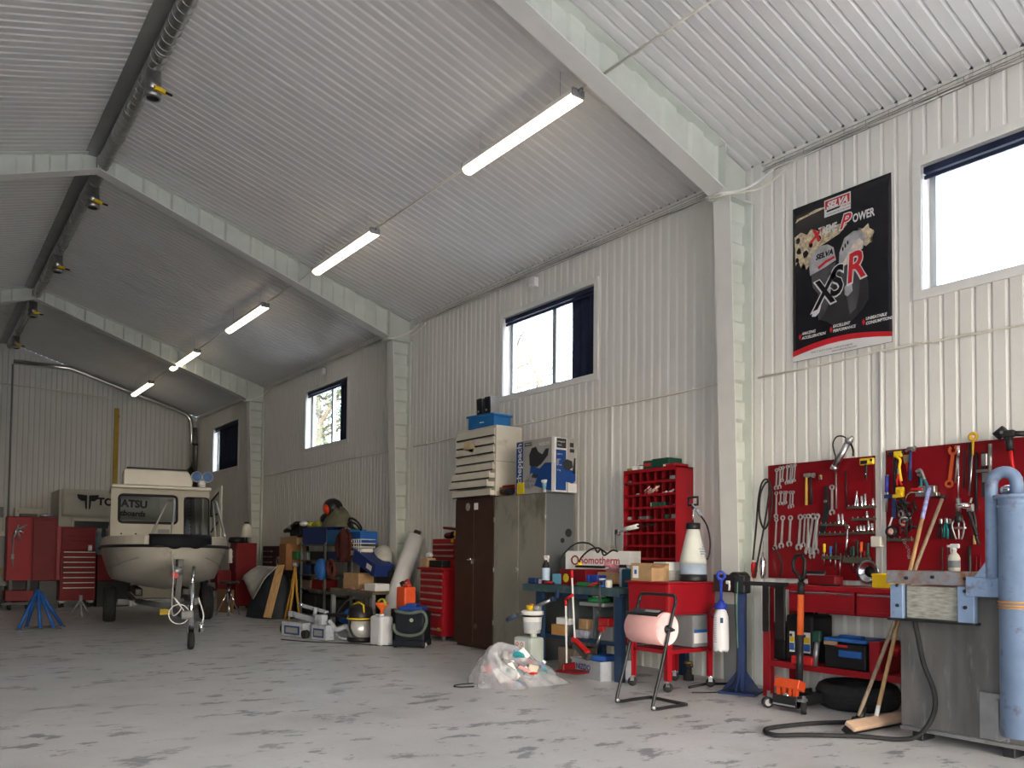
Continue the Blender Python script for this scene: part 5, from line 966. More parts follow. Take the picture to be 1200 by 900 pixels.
bottle('small_jar', 'small white jar with black lid left of the green case on the red rack', (6.25, 6.27, PZ1), .025, .05, white_p, black, neck=.8, cat='jar'); simple_box('paper_pack', 'small white pack on top of the red rack', 'pack', (6.26, 6.35, PZ1), (.06, .08, .045), paper, .2, .004); simple_box('duct_tape', 'small yellow and green roll at the left end of the red rack top', 'tape', (6.26, 6.44, PZ1), (.06, .06, .03), mat('olive_yellow', (.35, .30, .03), .5), .2, .012)
# cluttered blue-green bench -----------------------------------------------------------------------
teal = mat('dark_teal_bench_paint', (.045, .085, .10), .45, dirt=(.14, .16, .16), dirt_amt=.35, dirt_scale=6); navy = mat('navy_bench_paint', (.02, .045, .10), .5)
BZ = .885
t = thing('repair_bench', 'dark teal steel bench loaded with clutter, left of the red cart', 'workbench', (5.92, 6.47, 0))
MB().box((0, 0, BZ-.03), (1.02, 1.50, .055), bev=.006).box((-.505, 0, BZ-.04), (.012, 1.5, .075)).build('bench_top', teal, t)
for y in (.52, -.7):
    for x in (-.44, .44): MB().box((x, y, .41), (.06, .09, .82)).build('leg', navy, t)
MB().box((.05, 0, .345), (.85, 1.3, .02)).box((-.38, 0, .34), (.015, 1.3, .04)).build('shelf', navy, t)
for y in (.17, -.22, -.52): MB().box((.05, y, .59), (.8, .012, .46)).build('shelf_divider', mat('grey_green_steel', (.12, .14, .15), .5), t)
MB().box((.42, 0, .58), (.012, 1.3, .5)).build('back_sheet', mat('grey_green_steel', (.12, .14, .15), .5), t)
MB().box((-.42, .02, .79), (.012, .5, .07)).build('apron', navy, t)
# on the bench
t = thing('label_carton', 'long white carton with red ring emblem and red lettering at the back of the bench', 'carton', (6.02, 6.62, BZ+.14), .18); MB().box((0, 0, .11), (.2, .86, .21), bev=.004).build('carton_body', paper, t); MB().torus((-.102, .29, .115), .045, .008, (1, 0, 0), 20, 6).build('printed_ring', red_dk, t); mb = MB(); text_mb(mb, 'Somotherm', .11, (-.101, .22, .08), (0, -1, 0), (0, 0, 1), .002, bold=.002); mb.build('printed_lettering', mat('magenta_red_print', (.5, .05, .10), .5), t)
simple_box('wooden_block', 'dark wooden block under the white carton at the back of the bench', 'block', (6.02, 6.62, BZ), (.24, .7, .138), black, .18)
t = thing('tool_tray', 'wide low red steel toolbox with yellow sticker in the middle of the bench', 'tool box', (5.72, 6.58, BZ)); MB().box((0, 0, .075), (.3, .42, .15), bev=.004).box((0, 0, .155), (.31, .43, .012)).build('tray_body', red_dk, t); MB().cyl((-.151, .1, .07), (-.154, .1, .07), .045, n=18).build('round_sticker', mat('yellow_sticker', (.6, .5, .03), .5), t)
t = thing('cleaner_bottle', 'dark trigger spray bottle with pale blue label at the left end of the bench', 'bottle', (5.50, 6.93, BZ)); MB().lathe([(.04, 0), (.042, .01), (.042, .19), (.016, .24), (.016, .26)], n=18).build('body', black, t); MB().lathe([(.0425, .04), (.0425, .17)], n=18, cap=False).build('paper_label', mat('pale_blue_label', (.45, .58, .72), .5), t); MB().box((0, -.01, .285), (.025, .075, .035), bev=.006).cyl((0, 0, .255), (0, 0, .28), .018).box((0, -.035, .255), (.012, .01, .04)).build('trigger_head', white_p, t)
simple_box('storage_bin', 'small blue plastic bin at the far left end of the bench top', 'bin', (5.50, 7.10, BZ), (.12, .13, .06), blue_dk); bottle('paint_tin', 'small purple-grey tin beside the blue bin on the bench', (5.47, 6.99, BZ), .022, .05, mat('mauve_tin', (.3, .22, .28), .5), grey_metal, neck=.9, cat='tin')
simple_box('sponge_pack', 'light blue tilted pack right of the dark spray bottle', 'pack', (5.58, 6.82, BZ), (.1, .1, .11), mat('sky_blue_card', (.09, .26, .38), .5), .5)
t = thing('clamp_tool', 'red and black hand tools lying in front of the spray bottle on the bench edge', 'tool', (5.45, 6.83, BZ)); MB().cyl((0, .06, .015), (0, -.08, .02), .012).build('grip', red_plastic, t); MB().cyl((.03, .05, .012), (.0, -.1, .015), .01).build('shaft', black, t)
simple_box('socket_case', 'flat green plastic case on the front of the bench top', 'case', (5.50, 6.22, BZ), (.14, .25, .04), green); simple_box('rag_strip', 'flat red case half under the green one on the bench', 'case', (5.56, 6.42, BZ), (.08, .12, .02), red_plastic)
for i, y in enumerate((6.39, 6.26)): simple_box('storage_bin', ('left' if i == 0 else 'right')+' one of two blue bins behind the green case on the bench', 'bin', (5.66, y, BZ), (.16, .11, .11), mat('bright_blue_bin', (.02, .06, .38), .4))
bottle('blue_can', 'small blue can at the right front of the bench', (5.48, 6.02, BZ), .035, .085, mat('blue_can_paint', (.03, .14, .48), .35), white_p, neck=.85, cat='can'); bottle('cream_can', 'small cream can right of the blue can on the bench', (5.48, 5.93, BZ), .035, .08, offwhite, grey_metal, neck=.85, cat='can')
t = thing('oil_jug', 'dark teal oil jug with clear cap at the right end of the bench', 'jug', (5.70, 5.86, BZ)); MB().box((0, 0, .09), (.11, .15, .18), bev=.02).build('body', mat('teal_jug', (.015, .08, .12), .35), t); MB().cyl((0, .03, .18), (0, .03, .22), .025).build('cap', pane_mat('clear_plastic', (.8, .82, .82), .12, .1), t)
bottle('aerosol_can', 'pale aerosol can with black cap left of the teal jug on the bench', (5.72, 5.99, BZ), .033, .22, mat('lilac_can', (.42, .42, .52), .35), black, neck=.95, cat='can')
t = thing('hand_clamp', 'red quick clamp with long steel bar hooked over the bench edge', 'clamp', (5.39, 5.95, BZ-.02)); MB().cyl((0, .17, .03), (0, .0, .075), .014).build('grip', red_plastic, t); MB().box((-.02, -.01, -.08), (.012, .016, .24)).build('clamp_bar', steel, t); MB().box((0, .0, .065), (.05, .03, .04), bev=.006).build('clamp_head', black, t)
t = thing('drill_press_arm', 'dark flat lever with yellow knob across the front of the white carton', 'tool', (5.74, 6.5, BZ+.168)); MB().box((0, 0, .022), (.05, .42, .025), bev=.005).cyl((0, -.2, .02), (.02, -.27, .06), .012).build('lever_bar', black_metal, t); MB().ball((-.0, .16, .045), .028, 8).build('knob', yellow, t)
t = thing('pink_rags', 'crumpled pink rags on the right part of the cluttered bench', 'rags', (5.78, 6.22, BZ+.02)); random.seed(9)
mb = MB()
for k in range(5): mb.ball((random.uniform(-.05, .05), random.uniform(-.11, .1), .15+random.uniform(-.02, .05)), random.uniform(.035, .055), 7, (1, 1.3, .6))
mb.build('rag_heap', mat('pink_rag', (.58, .24, .30), .9, var=.3, scale=12), t); MB().box((0, 0, .06), (.16, .24, .12), bev=.01).build('box_under', card, t, label='brown box under the rags')
t = thing('loose_cable', 'thick black cable springing in loops over the white carton on the bench', 'cable', (5.9, 6.75, BZ)); MB().tube(spl([(-.25, .13, .15), (-.24, .12, .28), (-.15, .02, .42), (-.1, -.12, .44), (-.08, -.22, .40), (-.1, -.30, .34), (-.1, -.35, .37), (-.1, -.44, .33)]), .009).tube(spl([(-.17, -.09, .2), (-.17, -.12, .28), (-.15, -.25, .37), (-.1, -.34, .38), (-.1, -.4, .31), (-.1, -.52, .36), (-.1, -.6, .35)]), .009).build('cable', rubber, t)
# under the bench
for nm, lb, cat, c, d2, m_ in (('parts_box', 'orange-brown card box on the left of the bench shelf', 'box', (5.62, 6.75, .356), (.2, .22, .11), mat('orange_cardboard', (.45, .24, .08), .8)), ('white_box', 'pale box on top of the orange-brown box under the bench', 'box', (5.64, 6.73, .467), (.16, .19, .07), paper), ('carton', 'tilted brown carton in the middle of the bench shelf', 'carton', (5.62, 6.40, .44), (.12, .14, .11), card), ('plastic_wrap_bag', 'crumpled clear-grey bag below the tilted carton under the bench', 'bag', (5.60, 6.40, .356), (.16, .18, .084), mat('grey_film_bag', (.34, .36, .42), .3, var=.4, scale=18)),
    ('metal_case', 'red metal case on the right compartment of the bench shelf', 'case', (5.62, 6.06, .50), (.16, .18, .08), red_plastic), ('grey_case', 'grey case under the red one on the bench shelf', 'case', (5.64, 6.05, .356), (.18, .19, .143), grey_metal), ('metal_case', 'dark red flat case at the right end of the bench shelf', 'case', (5.66, 5.85, .356), (.2, .18, .055), red_dk), ('rope_coil', 'yellow rope heap on the dark red case under the bench', 'rope', (5.66, 5.85, .412), (.12, .14, .10), mat('yellow_rope', (.42, .30, .02), .7, var=.5, scale=30))):
    simple_box(nm, lb, cat, c, d2, m_, random.uniform(-.2, .2), .02 if 'rope' in nm or 'bag' in nm else .006)
bottle('green_tape_roll', 'green tape roll on a pale disc hung below the bench top', (5.60, 6.20, .73), .12, .06, green, white_p, neck=.5, cat='tape'); simple_box('support_tray', 'pale grey tray right under the green roll', 'tray', (5.60, 6.2, .69), (.22, .36, .038), grey_metal)
t = thing('pipe_wrench', 'small red and steel wrench hanging under the bench shelf edge', 'wrench', (5.50, 6.05, .35)); MB().cyl((0, 0, .12), (-.03, .04, -.06), .013).build('handle', steel, t); MB().box((0, 0, .13), (.03, .08, .05), bev=.006).build('jaw', red_plastic, t)
t = thing('storage_crate', 'grey plastic crate with blue lettering on the floor under the bench', 'crate', (5.56, 6.12, 0), -.1); MB().box((0, 0, .012), (.36, .48, .024)).box((-.18, 0, .09), (.012, .48, .18)).box((.18, 0, .09), (.012, .48, .18)).box((0, .24, .09), (.36, .012, .18)).box((0, -.24, .09), (.36, .012, .18)).box((-.186, 0, .172), (.02, .5, .016)).build('crate_body', mat('pale_grey_crate', (.33, .35, .38), .5), t); mb = MB(); text_mb(mb, 'NIZDO', .075, (-.187, .16, .08), (0, -1, 0), (0, 0, 1), .002, bold=.002); mb.build('printed_lettering', blue_dk, t)
simple_box('blue_cloth', 'blue bundle lying in the grey crate under the bench', 'cloth', (5.58, 6.1, .03), (.26, .2, .19), mat('blue_cloth', (.02, .09, .33), .8, var=.3), .3, .04)
simple_box('carton', 'dark brown carton with wire handle on the floor under the left of the bench', 'carton', (5.66, 6.60, 0), (.3, .26, .24), mat('dark_cardboard', (.17, .13, .10), .8), 0, .006)
for i, (top, bot, lb, pan) in enumerate((((5.360, 6.341, 1.045), (5.360, 6.280, 0.256), 'white-handled red hand brush leaning upright on the bench front', 0), ((5.300, 6.358, 0.758), (5.280, 6.313, 0.066), 'white-handled red dustpan standing on the floor before the bench', 1))):
    t = thing('dustpan_set', lb, 'dustpan' if pan else 'brush', bot); a = Vector((0, 0, .02)); e = Vector(top)-Vector(bot); e = Vector((e.x, e.y, e.z))
    MB().cyl(a, a+(e-a)*.92, .010).build('handle', white_p, t); MB().cyl(a+(e-a)*.9, e, .014).build('grip', red_plastic, t)
    if pan: MB().box((-.02, -.12, -.0), (.2, .28, .02), .25, bev=.004).box((-.0, -.03, .035), (.2, .03, .07), .25, bev=.008).build('pan', red_dk, t); MB().cyl(e, e+Vector((0, -.11, .045)), .015).build('pan_hook', red_plastic, t)
    else: MB().box((0, -.08, .05), (.06, .26, .05), Matrix.Rotation(.5, 3, 'X'), bev=.015).build('brush_back', red_plastic, t); MB().box((0, -.10, .01), (.06, .26, .07), Matrix.Rotation(.5, 3, 'X'), bev=.008).build('bristles', mat('dark_grey_bristle', (.06, .06, .06), .9), t)
t = thing('pipe_wrench', 'long steel pipe wrench handle sticking out from the left end of the bench', 'tool', (5.38, 6.90, .62)); e0 = Vector((5.350, 6.622, 0.743))-Vector((5.38, 6.90, .62)); e1 = Vector((5.250, 7.268, 0.494))-Vector((5.38, 6.90, .62)); MB().cyl(e0, e0+(e1-e0)*.8, .019).build('pipe', steel, t); MB().cyl(e0+(e1-e0)*.78, e1, .026).ball(tuple(e1), .026, 8).build('grip', mat('blue_grey_rubber', (.08, .11, .18), .5), t); MB().box(e0, (.05, .05, .05), bev=.01).box(e0+Vector((.03, -.03, .05)), (.03, .03, .09)).build('mount', navy, t)
# jug and tub before the bench
t = thing('chemical_jug', 'white translucent chemical jug with hazard label standing left of the bench', 'jug', (5.28, 6.93, 0), .1); mb = MB(); mb.box((0, 0, .17), (.2, .27, .34), bev=.035); mb.lathe([(.035, .34), (.035, .375)], (0, -.07, 0), n=14); mb.build('jug_body', mat('pale_green_plastic', (.52, .58, .54), .35), t); MB().box((-.102, .03, .20), (.003, .15, .2)).build('hazard_label', paper, t)
for y in (.065, -.005): MB().box((-.105, y, .265), (.002, .036, .036), Matrix.Rotation(PI/4, 3, 'X')).build('hazard_diamond', red_plastic, t); MB().box((-.107, y, .265), (.002, .022, .022), Matrix.Rotation(PI/4, 3, 'X')).build('hazard_symbol', paper, t)
mb = MB()
for k in range(5): mb.box((-.1045, .03, .21-.02*k), (.001, .12, .006))
mb.build('label_lines', grey_metal, t)
t = thing('plastic_tub', 'white lidded tub with dark band standing on the chemical jug', 'tub', (5.30, 6.90, .378)); MB().lathe([(.085, 0), (.105, .2), (.105, .22)], n=28).build('tub_body', white_p, t); MB().lathe([(.118, .19), (.118, .225), (.1, .235)], n=28).build('tub_lid', white_p, t); MB().lathe([(.106, .17), (.108, .19)], n=28, cap=False).build('dark_band', black, t); MB().lathe([(.095, .04), (.1, .12)], n=28, cap=False).build('tub_label', mat('grey_label', (.5, .53, .56), .5), t)
t = thing('yellow_tin', 'small yellow-topped tin standing on the white tub', 'tin', (5.30, 6.92, .614)); MB().lathe([(.05, 0), (.055, .045), (.05, .05)], n=18).build('tin_body', yellow, t); MB().lathe([(.02, .05), (.02, .065)], (0, -.01, 0), n=12).build('tin_cap', orange, t); MB().lathe([(.045, 0), (.045, .05)], (.02, -.08, 0), n=16).build('grey_cup', grey_metal, t)
# clear rubbish bag
t = thing('rubbish_bag', 'clear plastic rubbish bag full of litter lying on the floor in mid view', 'bag', (4.55, 6.2, 0), -.55); random.seed(21)
def bagf(u, v):
    a = 2*PI*u; r = (1-v)**.55; L = 1+.22*math.sin(3*a+1)+.09*math.sin(7*a)+.04*math.sin(13*a+v*9)
    x = .42*r*L*math.cos(a); y = .28*r*L*math.sin(a); z = .36*(1-r**2.2)*(1+.25*math.sin(2*a+1))+.03*math.sin(9*a+v*14)*r*(1-r)*4
    return (x-.10*v, y, max(.004, z*.86*(1-.75*max(0, x))))
mb = MB(); mb.grid(bagf, 56, 22, closed_u=True); film = mat('clear_bag_film', (.50, .50, .53), .2, var=.3, scale=9, bump=.9); film.node_tree.nodes['Principled BSDF'].inputs['Alpha'].default_value = .45; mb.build('bag_film', film, t)
LM = [paper, pink, mat('litter_blue', (.12, .25, .55), .5), mat('litter_grey', (.35, .35, .36), .6), black, mat('litter_teal', (.02, .3, .32), .5), red_plastic, mat('litter_cream', (.6, .55, .45), .6)]
for k in range(70):
    a = random.uniform(0, 2*PI); r = random.uniform(0, .78); p = Vector((.38*r*math.cos(a)+.04, .24*r*math.sin(a), .03+random.uniform(0, 1)*.26*(1-r**1.6))); R_ = Matrix.Rotation(random.uniform(0, 3), 3, 'X') @ Matrix.Rotation(random.uniform(0, 3), 3, 'Z')
    MB().box(p, (random.uniform(.04, .13), random.uniform(.03, .1), random.uniform(.01, .05)), R_, bev=.006).build('litter', LM[k % 8], t)
MB().box((-.13, -.13, .20), (.03, .30, .012), Matrix.Rotation(.75, 3, 'X') @ Matrix.Rotation(.3, 3, 'Z')).build('white_strip', paper, t); MB().box((-.08, -.17, .13), (.20, .17, .006), Matrix.Rotation(.8, 3, 'X') @ Matrix.Rotation(.4, 3, 'Z')).build('printed_sheet', paper, t)
# ================================================================ CABINETS AND WHAT STANDS ON THEM
brown_p = mat('dark_brown_enamel', (.050, .024, .018), .42, var=.1)
def stained(name, col, dirt, amt, sc): return mat(name, col, .5, var=.06, scale=3, dirt=dirt, dirt_amt=amt, dirt_scale=sc, stretch=(1, 1, .4))
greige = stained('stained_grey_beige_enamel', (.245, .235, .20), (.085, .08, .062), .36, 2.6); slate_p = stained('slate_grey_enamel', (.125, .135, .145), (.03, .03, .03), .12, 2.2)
t = thing('steel_cabinet', 'tall dark brown double-door steel cabinet beside the grey one', 'cabinet', (6.07, 8.855, 0)); MB().box((0, 0, .98), (.42, .89, 1.88), bev=.004).box((.01, 0, .02), (.38, .86, .04)).build('body', brown_p, t)
for s_ in (1, -1):
    o = MB().box((-.215, s_*.222, .98), (.018, .438, 1.84), bev=.004).build('door', brown_p, t)
    if s_ > 0: MB().box((-.23, .03-.0, 1.10), (.02, .02, .06), bev=.004).cyl((-.225, .03, 1.13), (-.26, .03, 1.13), .012).box((-.255, .06, 1.12), (.012, .07, .012)).build('door_handle', chrome, o)
MB().cyl((-.2245, .14, 1.80), (-.227, .14, 1.80), .05, n=18).build('round_sticker', mat('worn_sticker', (.32, .30, .30), .6, var=.5, scale=60), t); MB().box((-.226, -.05, 1.80), (.003, .085, .085)).build('square_sticker', paper, t); MB().cyl((-.2245, -.06, .28), (-.2265, -.06, .28), .035, n=12).build('faded_mark', mat('faded_mark', (.12, .09, .08), .6), t)
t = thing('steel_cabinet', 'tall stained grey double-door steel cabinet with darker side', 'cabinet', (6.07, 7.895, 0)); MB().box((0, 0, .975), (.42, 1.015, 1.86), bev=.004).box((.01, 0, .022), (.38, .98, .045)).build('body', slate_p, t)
for s_ in (1, -1):
    o = MB().box((-.215, s_*.2535, .985), (.018, .5, 1.82), bev=.004).build('door', greige, t)
    if s_ > 0: MB().box((-.232, .03, 1.02), (.016, .016, .05)).cyl((-.23, .03, 1.02), (-.25, -.03, 1.02), .008).build('door_handle', dull_steel, o)
for z in (.35, 1.0, 1.62): MB().cyl((-.222, .507, z-.03), (-.222, .507, z+.03), .010, n=8).cyl((-.222, -.507, z-.03), (-.222, -.507, z+.03), .010, n=8).build('hinge', dull_steel, t)
for y, z, r in ((-.5095, 1.45, .05), (-.5095, 1.36, .03)): MB().cyl((.03+.09*(z > 1.4), y, z), (.03+.09*(z > 1.4), y-.002, z), r, n=12).build('dark_smudge', mat('black_smudge', (.02, .024, .03), .7), t)
cream_e = mat('worn_cream_enamel', (.60, .57, .49), .45, var=.05, dirt=(.35, .31, .24), dirt_amt=.1)
TZ = 1.922
t = thing('drawer_unit', 'cream steel drawer unit with half-open drawers standing on top of the brown cabinet', 'drawer unit', (6.06, 8.86, TZ)); MB().box((.01, 0, .44), (.40, .90, .88), bev=.004).build('body', cream_e, t); MB().box((.01, -.451, .43), (.4, .003, .006)).build('side_joint', grey_metal, t)
for i, out_ in enumerate((.0, .0, .01, .0, .015, .07, .10, .05)):
    z = .80-i*.108; o = MB().box((-.205-out_, 0, z), (.02, .87, .082), bev=.003).box((-.1-out_/2, .0, z-.01), (.2+out_, .84, .06)).build('drawer', cream_e, t); MB().box((-.212-out_, 0, z-.047), (.012, .86, .014)).build('drawer_pull', black, o)
MB().box((-.222, .12, .655), (.006, .24, .12), Matrix.Rotation(.25, 3, 'X')).build('paper_note', mat('manila_paper', (.62, .50, .30), .8), t, label='manila paper hanging out of a drawer')
t = thing('stacking_crate', 'blue plastic stacking crate on top of the cream drawer unit', 'crate', (6.03, 8.80, TZ+.88), .15); mb = MB(); mb.box((0, 0, .006), (.28, .46, .012))
for c, d2 in (((-.145, 0, .085), (.01, .48, .17)), ((.145, 0, .085), (.01, .48, .17)), ((0, .235, .085), (.3, .01, .17)), ((0, -.235, .085), (.3, .01, .17)), ((-.155, 0, .16), (.03, .52, .025)), ((.155, 0, .16), (.03, .52, .025)), ((0, .25, .16), (.3, .03, .025)), ((0, -.25, .16), (.3, .03, .025))): mb.box(c, d2, bev=.003)
mb.build('crate_body', mat('mid_blue_plastic', (.02, .14, .36), .4), t); MB().box((-.1515, -.02, .07), (.002, .08, .012)).build('crate_mark', paper, t)
for i, (y, lb) in enumerate(((8.90, 'left of two black padded covers standing in the blue crate'), (8.72, 'right of two black padded covers standing in the blue crate, by the window'))):
    t = thing('padded_cover', lb, 'cover', (6.04, y, TZ+.894), (0, -.12, .15)); MB().box((0, 0, .20), (.20, .13, .40), bev=.03, taper=(.85, .8)).build('cover_body', black, t); MB().box((0, -.066, .2), (.19, .008, .38), Matrix.Rotation(.03, 3, 'X'), taper=(.85, 1)).build('silver_edge', chrome, t); MB().cyl((-.092, .01, .23), (-.1, .01, .23), .014).build('badge', grey_metal, t)
# machine carton, with printed faces
t = thing('machine_carton', 'large printed blue and grey machine carton on top of the grey cabinet', 'carton', (6.04, 7.62, 1.906)); MB().box((0, 0, .315), (.34, .72, .63), bev=.004).build('carton_body', mat('grey_printed_card', (.36, .345, .33), .5, var=.12, scale=3), t)
pb = mat('carton_blue_print', (.012, .06, .24), .45, var=.1); pk = mat('carton_black_print', (.03, .03, .034), .5); pw = mat('carton_white_print', (.68, .68, .68), .5); pg = mat('carton_grey_print', (.25, .25, .26), .5, var=.4, scale=30)
def fx(poly, m_, k=1, nm='printed_shape'):      # on the face towards the room; (right, up) from its lower left corner
    mb = MB(); mb.prism(poly, .0008*k, (-.1705, .36, 0), (0, -1, 0), (0, 0, 1)); return mb.build(nm, m_, t)
def fy(poly, m_, k=1, nm='printed_shape'):      # on the face towards the viewer
    mb = MB(); mb.prism(poly, .0008*k, (-.17, -.3605, 0), (1, 0, 0), (0, 0, 1)); return mb.build(nm, m_, t)
fx([(0, 0), (.13, 0), (.13, .62), (0, .62)], pb); mb = MB(); text_mb(mb, 'scheppach', .128, (-.172, .36-.10, .075), (0, 0, 1), (0, 1, 0), .001, bold=.003); mb.build('printed_lettering', pw, t)
fx([(.30, .10), (.62, .02), (.72, .02), (.72, .33), (.55, .34), (.45, .28), (.28, .33), (.26, .2)], pb); fx([(.26, .33), (.25, .45), (.30, .53), (.38, .54), (.42, .48), (.5, .44), (.56, .5), (.62, .5), (.6, .42), (.48, .33), (.4, .3)], pk, 2); fx([(.14, .08), (.26, .04), (.36, .1), (.42, .2), (.3, .24), (.2, .2)], pg, 2); fx([(.3, .19), (.4, .17), (.43, .21), (.33, .23)], pk, 3); fx([(.16, .56), (.3, .56), (.3, .6), (.16, .6)], pk, 2)
mb = MB(); text_mb(mb, 'HCE2300', .05, (-.1725, .36-.44, .545), (0, -1, 0), (0, 0, 1), .001, bold=.001); text_mb(mb, 'PREMIUM', .03, (-.1725, .36-.175, .57), (0, -1, 0), (0, 0, 1), .002); mb.build('printed_lettering', pw, t)
fy([(.0, 0), (.18, 0), (.18, .62), (.0, .62)], pw); fy([(.02, .02), (.17, .02), (.17, .48), (.02, .48)], pb, 2); fy([(.03, .5), (.17, .5), (.17, .61), (.03, .61)], pk, 2); fy([(.17, .12), (.27, .1), (.31, .14), (.31, .24), (.17, .28)], pb, 2); fy([(.13, .27), (.2, .25), (.27, .29), (.26, .36), (.18, .38), (.12, .34)], pk, 3); fy([(.2, .0), (.33, .0), (.33, .1), (.2, .12)], pw, 2); fy([(.26, .22), (.31, .22), (.31, .4), (.29, .4)], pk, 2)
mb = MB(); text_mb(mb, 'scheppach', .028, (-.135, -.362, .565), (1, 0, 0), (0, 0, 1), .002); text_mb(mb, 'basic', .03, (-.125, -.362, .525), (1, 0, 0), (0, 0, 1), .002)
for k in range(4): text_mb(mb, ('2200 W', '230 V', '80 mm', '15 kg')[k], .026, (-.14, -.362, .42-.06*k), (1, 0, 0), (0, 0, 1), .003)
mb.build('printed_lettering', pw, t); fy([(.225, .46), (.29, .46), (.29, .5), (.225, .5)], pk, 2); fy([(.225, .52), (.28, .52), (.28, .57), (.225, .57)], pk, 2); fy([(.025, .32), (.065, .32), (.065, .36), (.025, .36)], pg, 3)
MB().box((-.173, -.335, .315), (.004, .04, .63)).build('edge_band', paper, t)
tz = 1.906
t = thing('hand_saw', 'red and black electric hand tool on the left edge of the grey cabinet top', 'power tool', (5.93, 8.24, tz)); MB().cyl((-.01, .10, .06), (0, -.12, .09), .035, .03).box((0, -.02, .12), (.04, .22, .03), bev=.01).build('tool_body', red_dk, t); MB().cyl((-.03, .03, .05), (-.03, -.13, .05), .045).cyl((-.05, -.12, .035), (-.04, -.15, .035), .03).build('motor', black, t); MB().cyl((-.06, .0, .04), (-.02, 0, .04), .035).build('blade_guard', mat('rust_red', (.30, .06, .03), .5), t)
simple_box('wood_offcut', 'small ochre block leaning behind the red hand tool', 'block', (5.97, 8.37, tz), (.08, .09, .12), mat('ochre_block', (.30, .19, .04), .6), .4)
t = thing('yellow_case', 'bright yellow handled tool box on the front edge of the grey cabinet', 'tool box', (5.92, 7.86, tz)); MB().box((0, .03, .07), (.12, .14, .14), bev=.012).box((0, -.03, .165), (.10, .22, .04), bev=.012).build('case_body', mat('lemon_yellow', (.62, .50, .02), .4), t); MB().cyl((-.02, -.1, .05), (.02, -.1, .05), .045).build('black_wheel', black, t)
t = thing('wipes_tub', 'small white tub with blue label on the grey cabinet before the carton', 'tub', (5.91, 7.44, tz)); MB().lathe([(.05, 0), (.062, .12), (.062, .125)], n=22).build('tub_body', white_p, t); MB().lathe([(.068, .12), (.068, .14), (.06, .145), (.02, .15), (.018, .175)], n=22).build('tub_lid', paper, t); MB().lathe([(.0535, .03), (.061, .11)], n=22, cap=False).build('tub_label', mat('blue_green_label', (.22, .42, .55), .5, var=.6, scale=25), t)
# red drawer cabinet with top chest
t = thing('drawer_cabinet', 'tall red tool drawer cabinet left of the brown cabinet', 'tool cabinet', (6.13, 9.99, 0)); MB().box((0, 0, .52), (.44, .64, .90), bev=.005).build('body', red, t); MB().box((-.02, 0, .985), (.50, .68, .03), bev=.006).build('top_rim', red, t)
for i, (z, h) in enumerate(((.895, .085), (.805, .085), (.715, .085), (.62, .09), (.525, .09), (.43, .09), (.28, .19), (.135, .08))):
    o = MB().box((-.226, 0, z), (.016, .60, h-.008), bev=.003).build('drawer', red, t)
    if h < .15: MB().box((-.236, 0, z+h/2-.022), (.012, .58, .022), bev=.003).build('drawer_handle', mat('brass_grey_strip', (.42, .38, .30), .4, .6), o)
    else: MB().box((-.236, 0, z+h/2-.022), (.012, .5, .02)).build('drawer_handle', grey_metal, o)
MB().box((-.235, -.22, .16), (.004, .06, .045)).build('yellow_badge', yellow, t)
for y in (.25, -.25):
    for x in (-.17, .17): MB().box((x, y, .035), (.05, .03, .07)).build('foot', dull_steel, t)
t = thing('top_chest', 'red tool chest standing on the tall red drawer cabinet', 'tool chest', (6.20, 9.93, 1.0)); MB().box((0, 0, .20), (.28, .62, .40), bev=.005).build('body', red, t)
for z in (.30, .22, .14): o = MB().box((-.146, 0, z), (.014, .58, .068), bev=.003).build('drawer', red_dk, t); MB().box((-.155, 0, z+.02), (.01, .54, .018)).build('drawer_handle', mat('brass_grey_strip', (.42, .38, .30), .4, .6), o)
MB().box((-.142, -.22, .37), (.004, .06, .04)).build('yellow_badge', yellow, t)
simple_box('carton', 'small brown carton with crumpled wrap on the red drawer cabinet, left', 'carton', (5.99, 10.22, 1.0), (.16, .18, .13), card); 
t = thing('bubble_wrap', 'ball of crumpled clear wrap on the small carton at the red cabinet', 'wrap', (5.99, 10.2, 1.13)); random.seed(4); mb = MB()
for k in range(6): mb.ball((random.uniform(-.04, .04), random.uniform(-.08, .08), .03+random.uniform(0, .03)), .04, 6, (1, 1, .8))
mb.build('wrap_ball', mat('pale_film', (.55, .56, .58), .25, var=.3, scale=30), t)
simple_box('socket_tray', 'black tray of sockets in front of the red top chest', 'tray', (5.99, 9.92, 1.0), (.14, .34, .10), black, 0, .01)
t = thing('glove_pile', 'black and red gloves heaped on the red top chest with a yellow ball', 'gloves', (6.2, 9.86, 1.4)); mb = MB()
for k in range(7): mb.ball((random.uniform(-.06, .06), -.18+.06*k, .045+random.uniform(0, .03)), .06, 7, (1, 1.2, .75))
mb.build('glove_heap', black, t); MB().ball((-.1, -.22, .06), .055, 8).build('yellow_ball', yellow, t); MB().ball((-.11, .02, .05), .04, 7, (1, 1.6, .6)).build('red_glove', red_dk, t)
t = thing('cap_case', 'red flat case on top of the glove pile over the red chest', 'case', (6.22, 9.82, 1.52)); MB().box((0, 0, .02), (.22, .46, .035), Matrix.Rotation(.08, 3, 'X'), bev=.006).build('case_body', red_dk, t); MB().box((0, .04, .04), (.1, .12, .006), Matrix.Rotation(.08, 3, 'X')).build('case_label', pink, t)
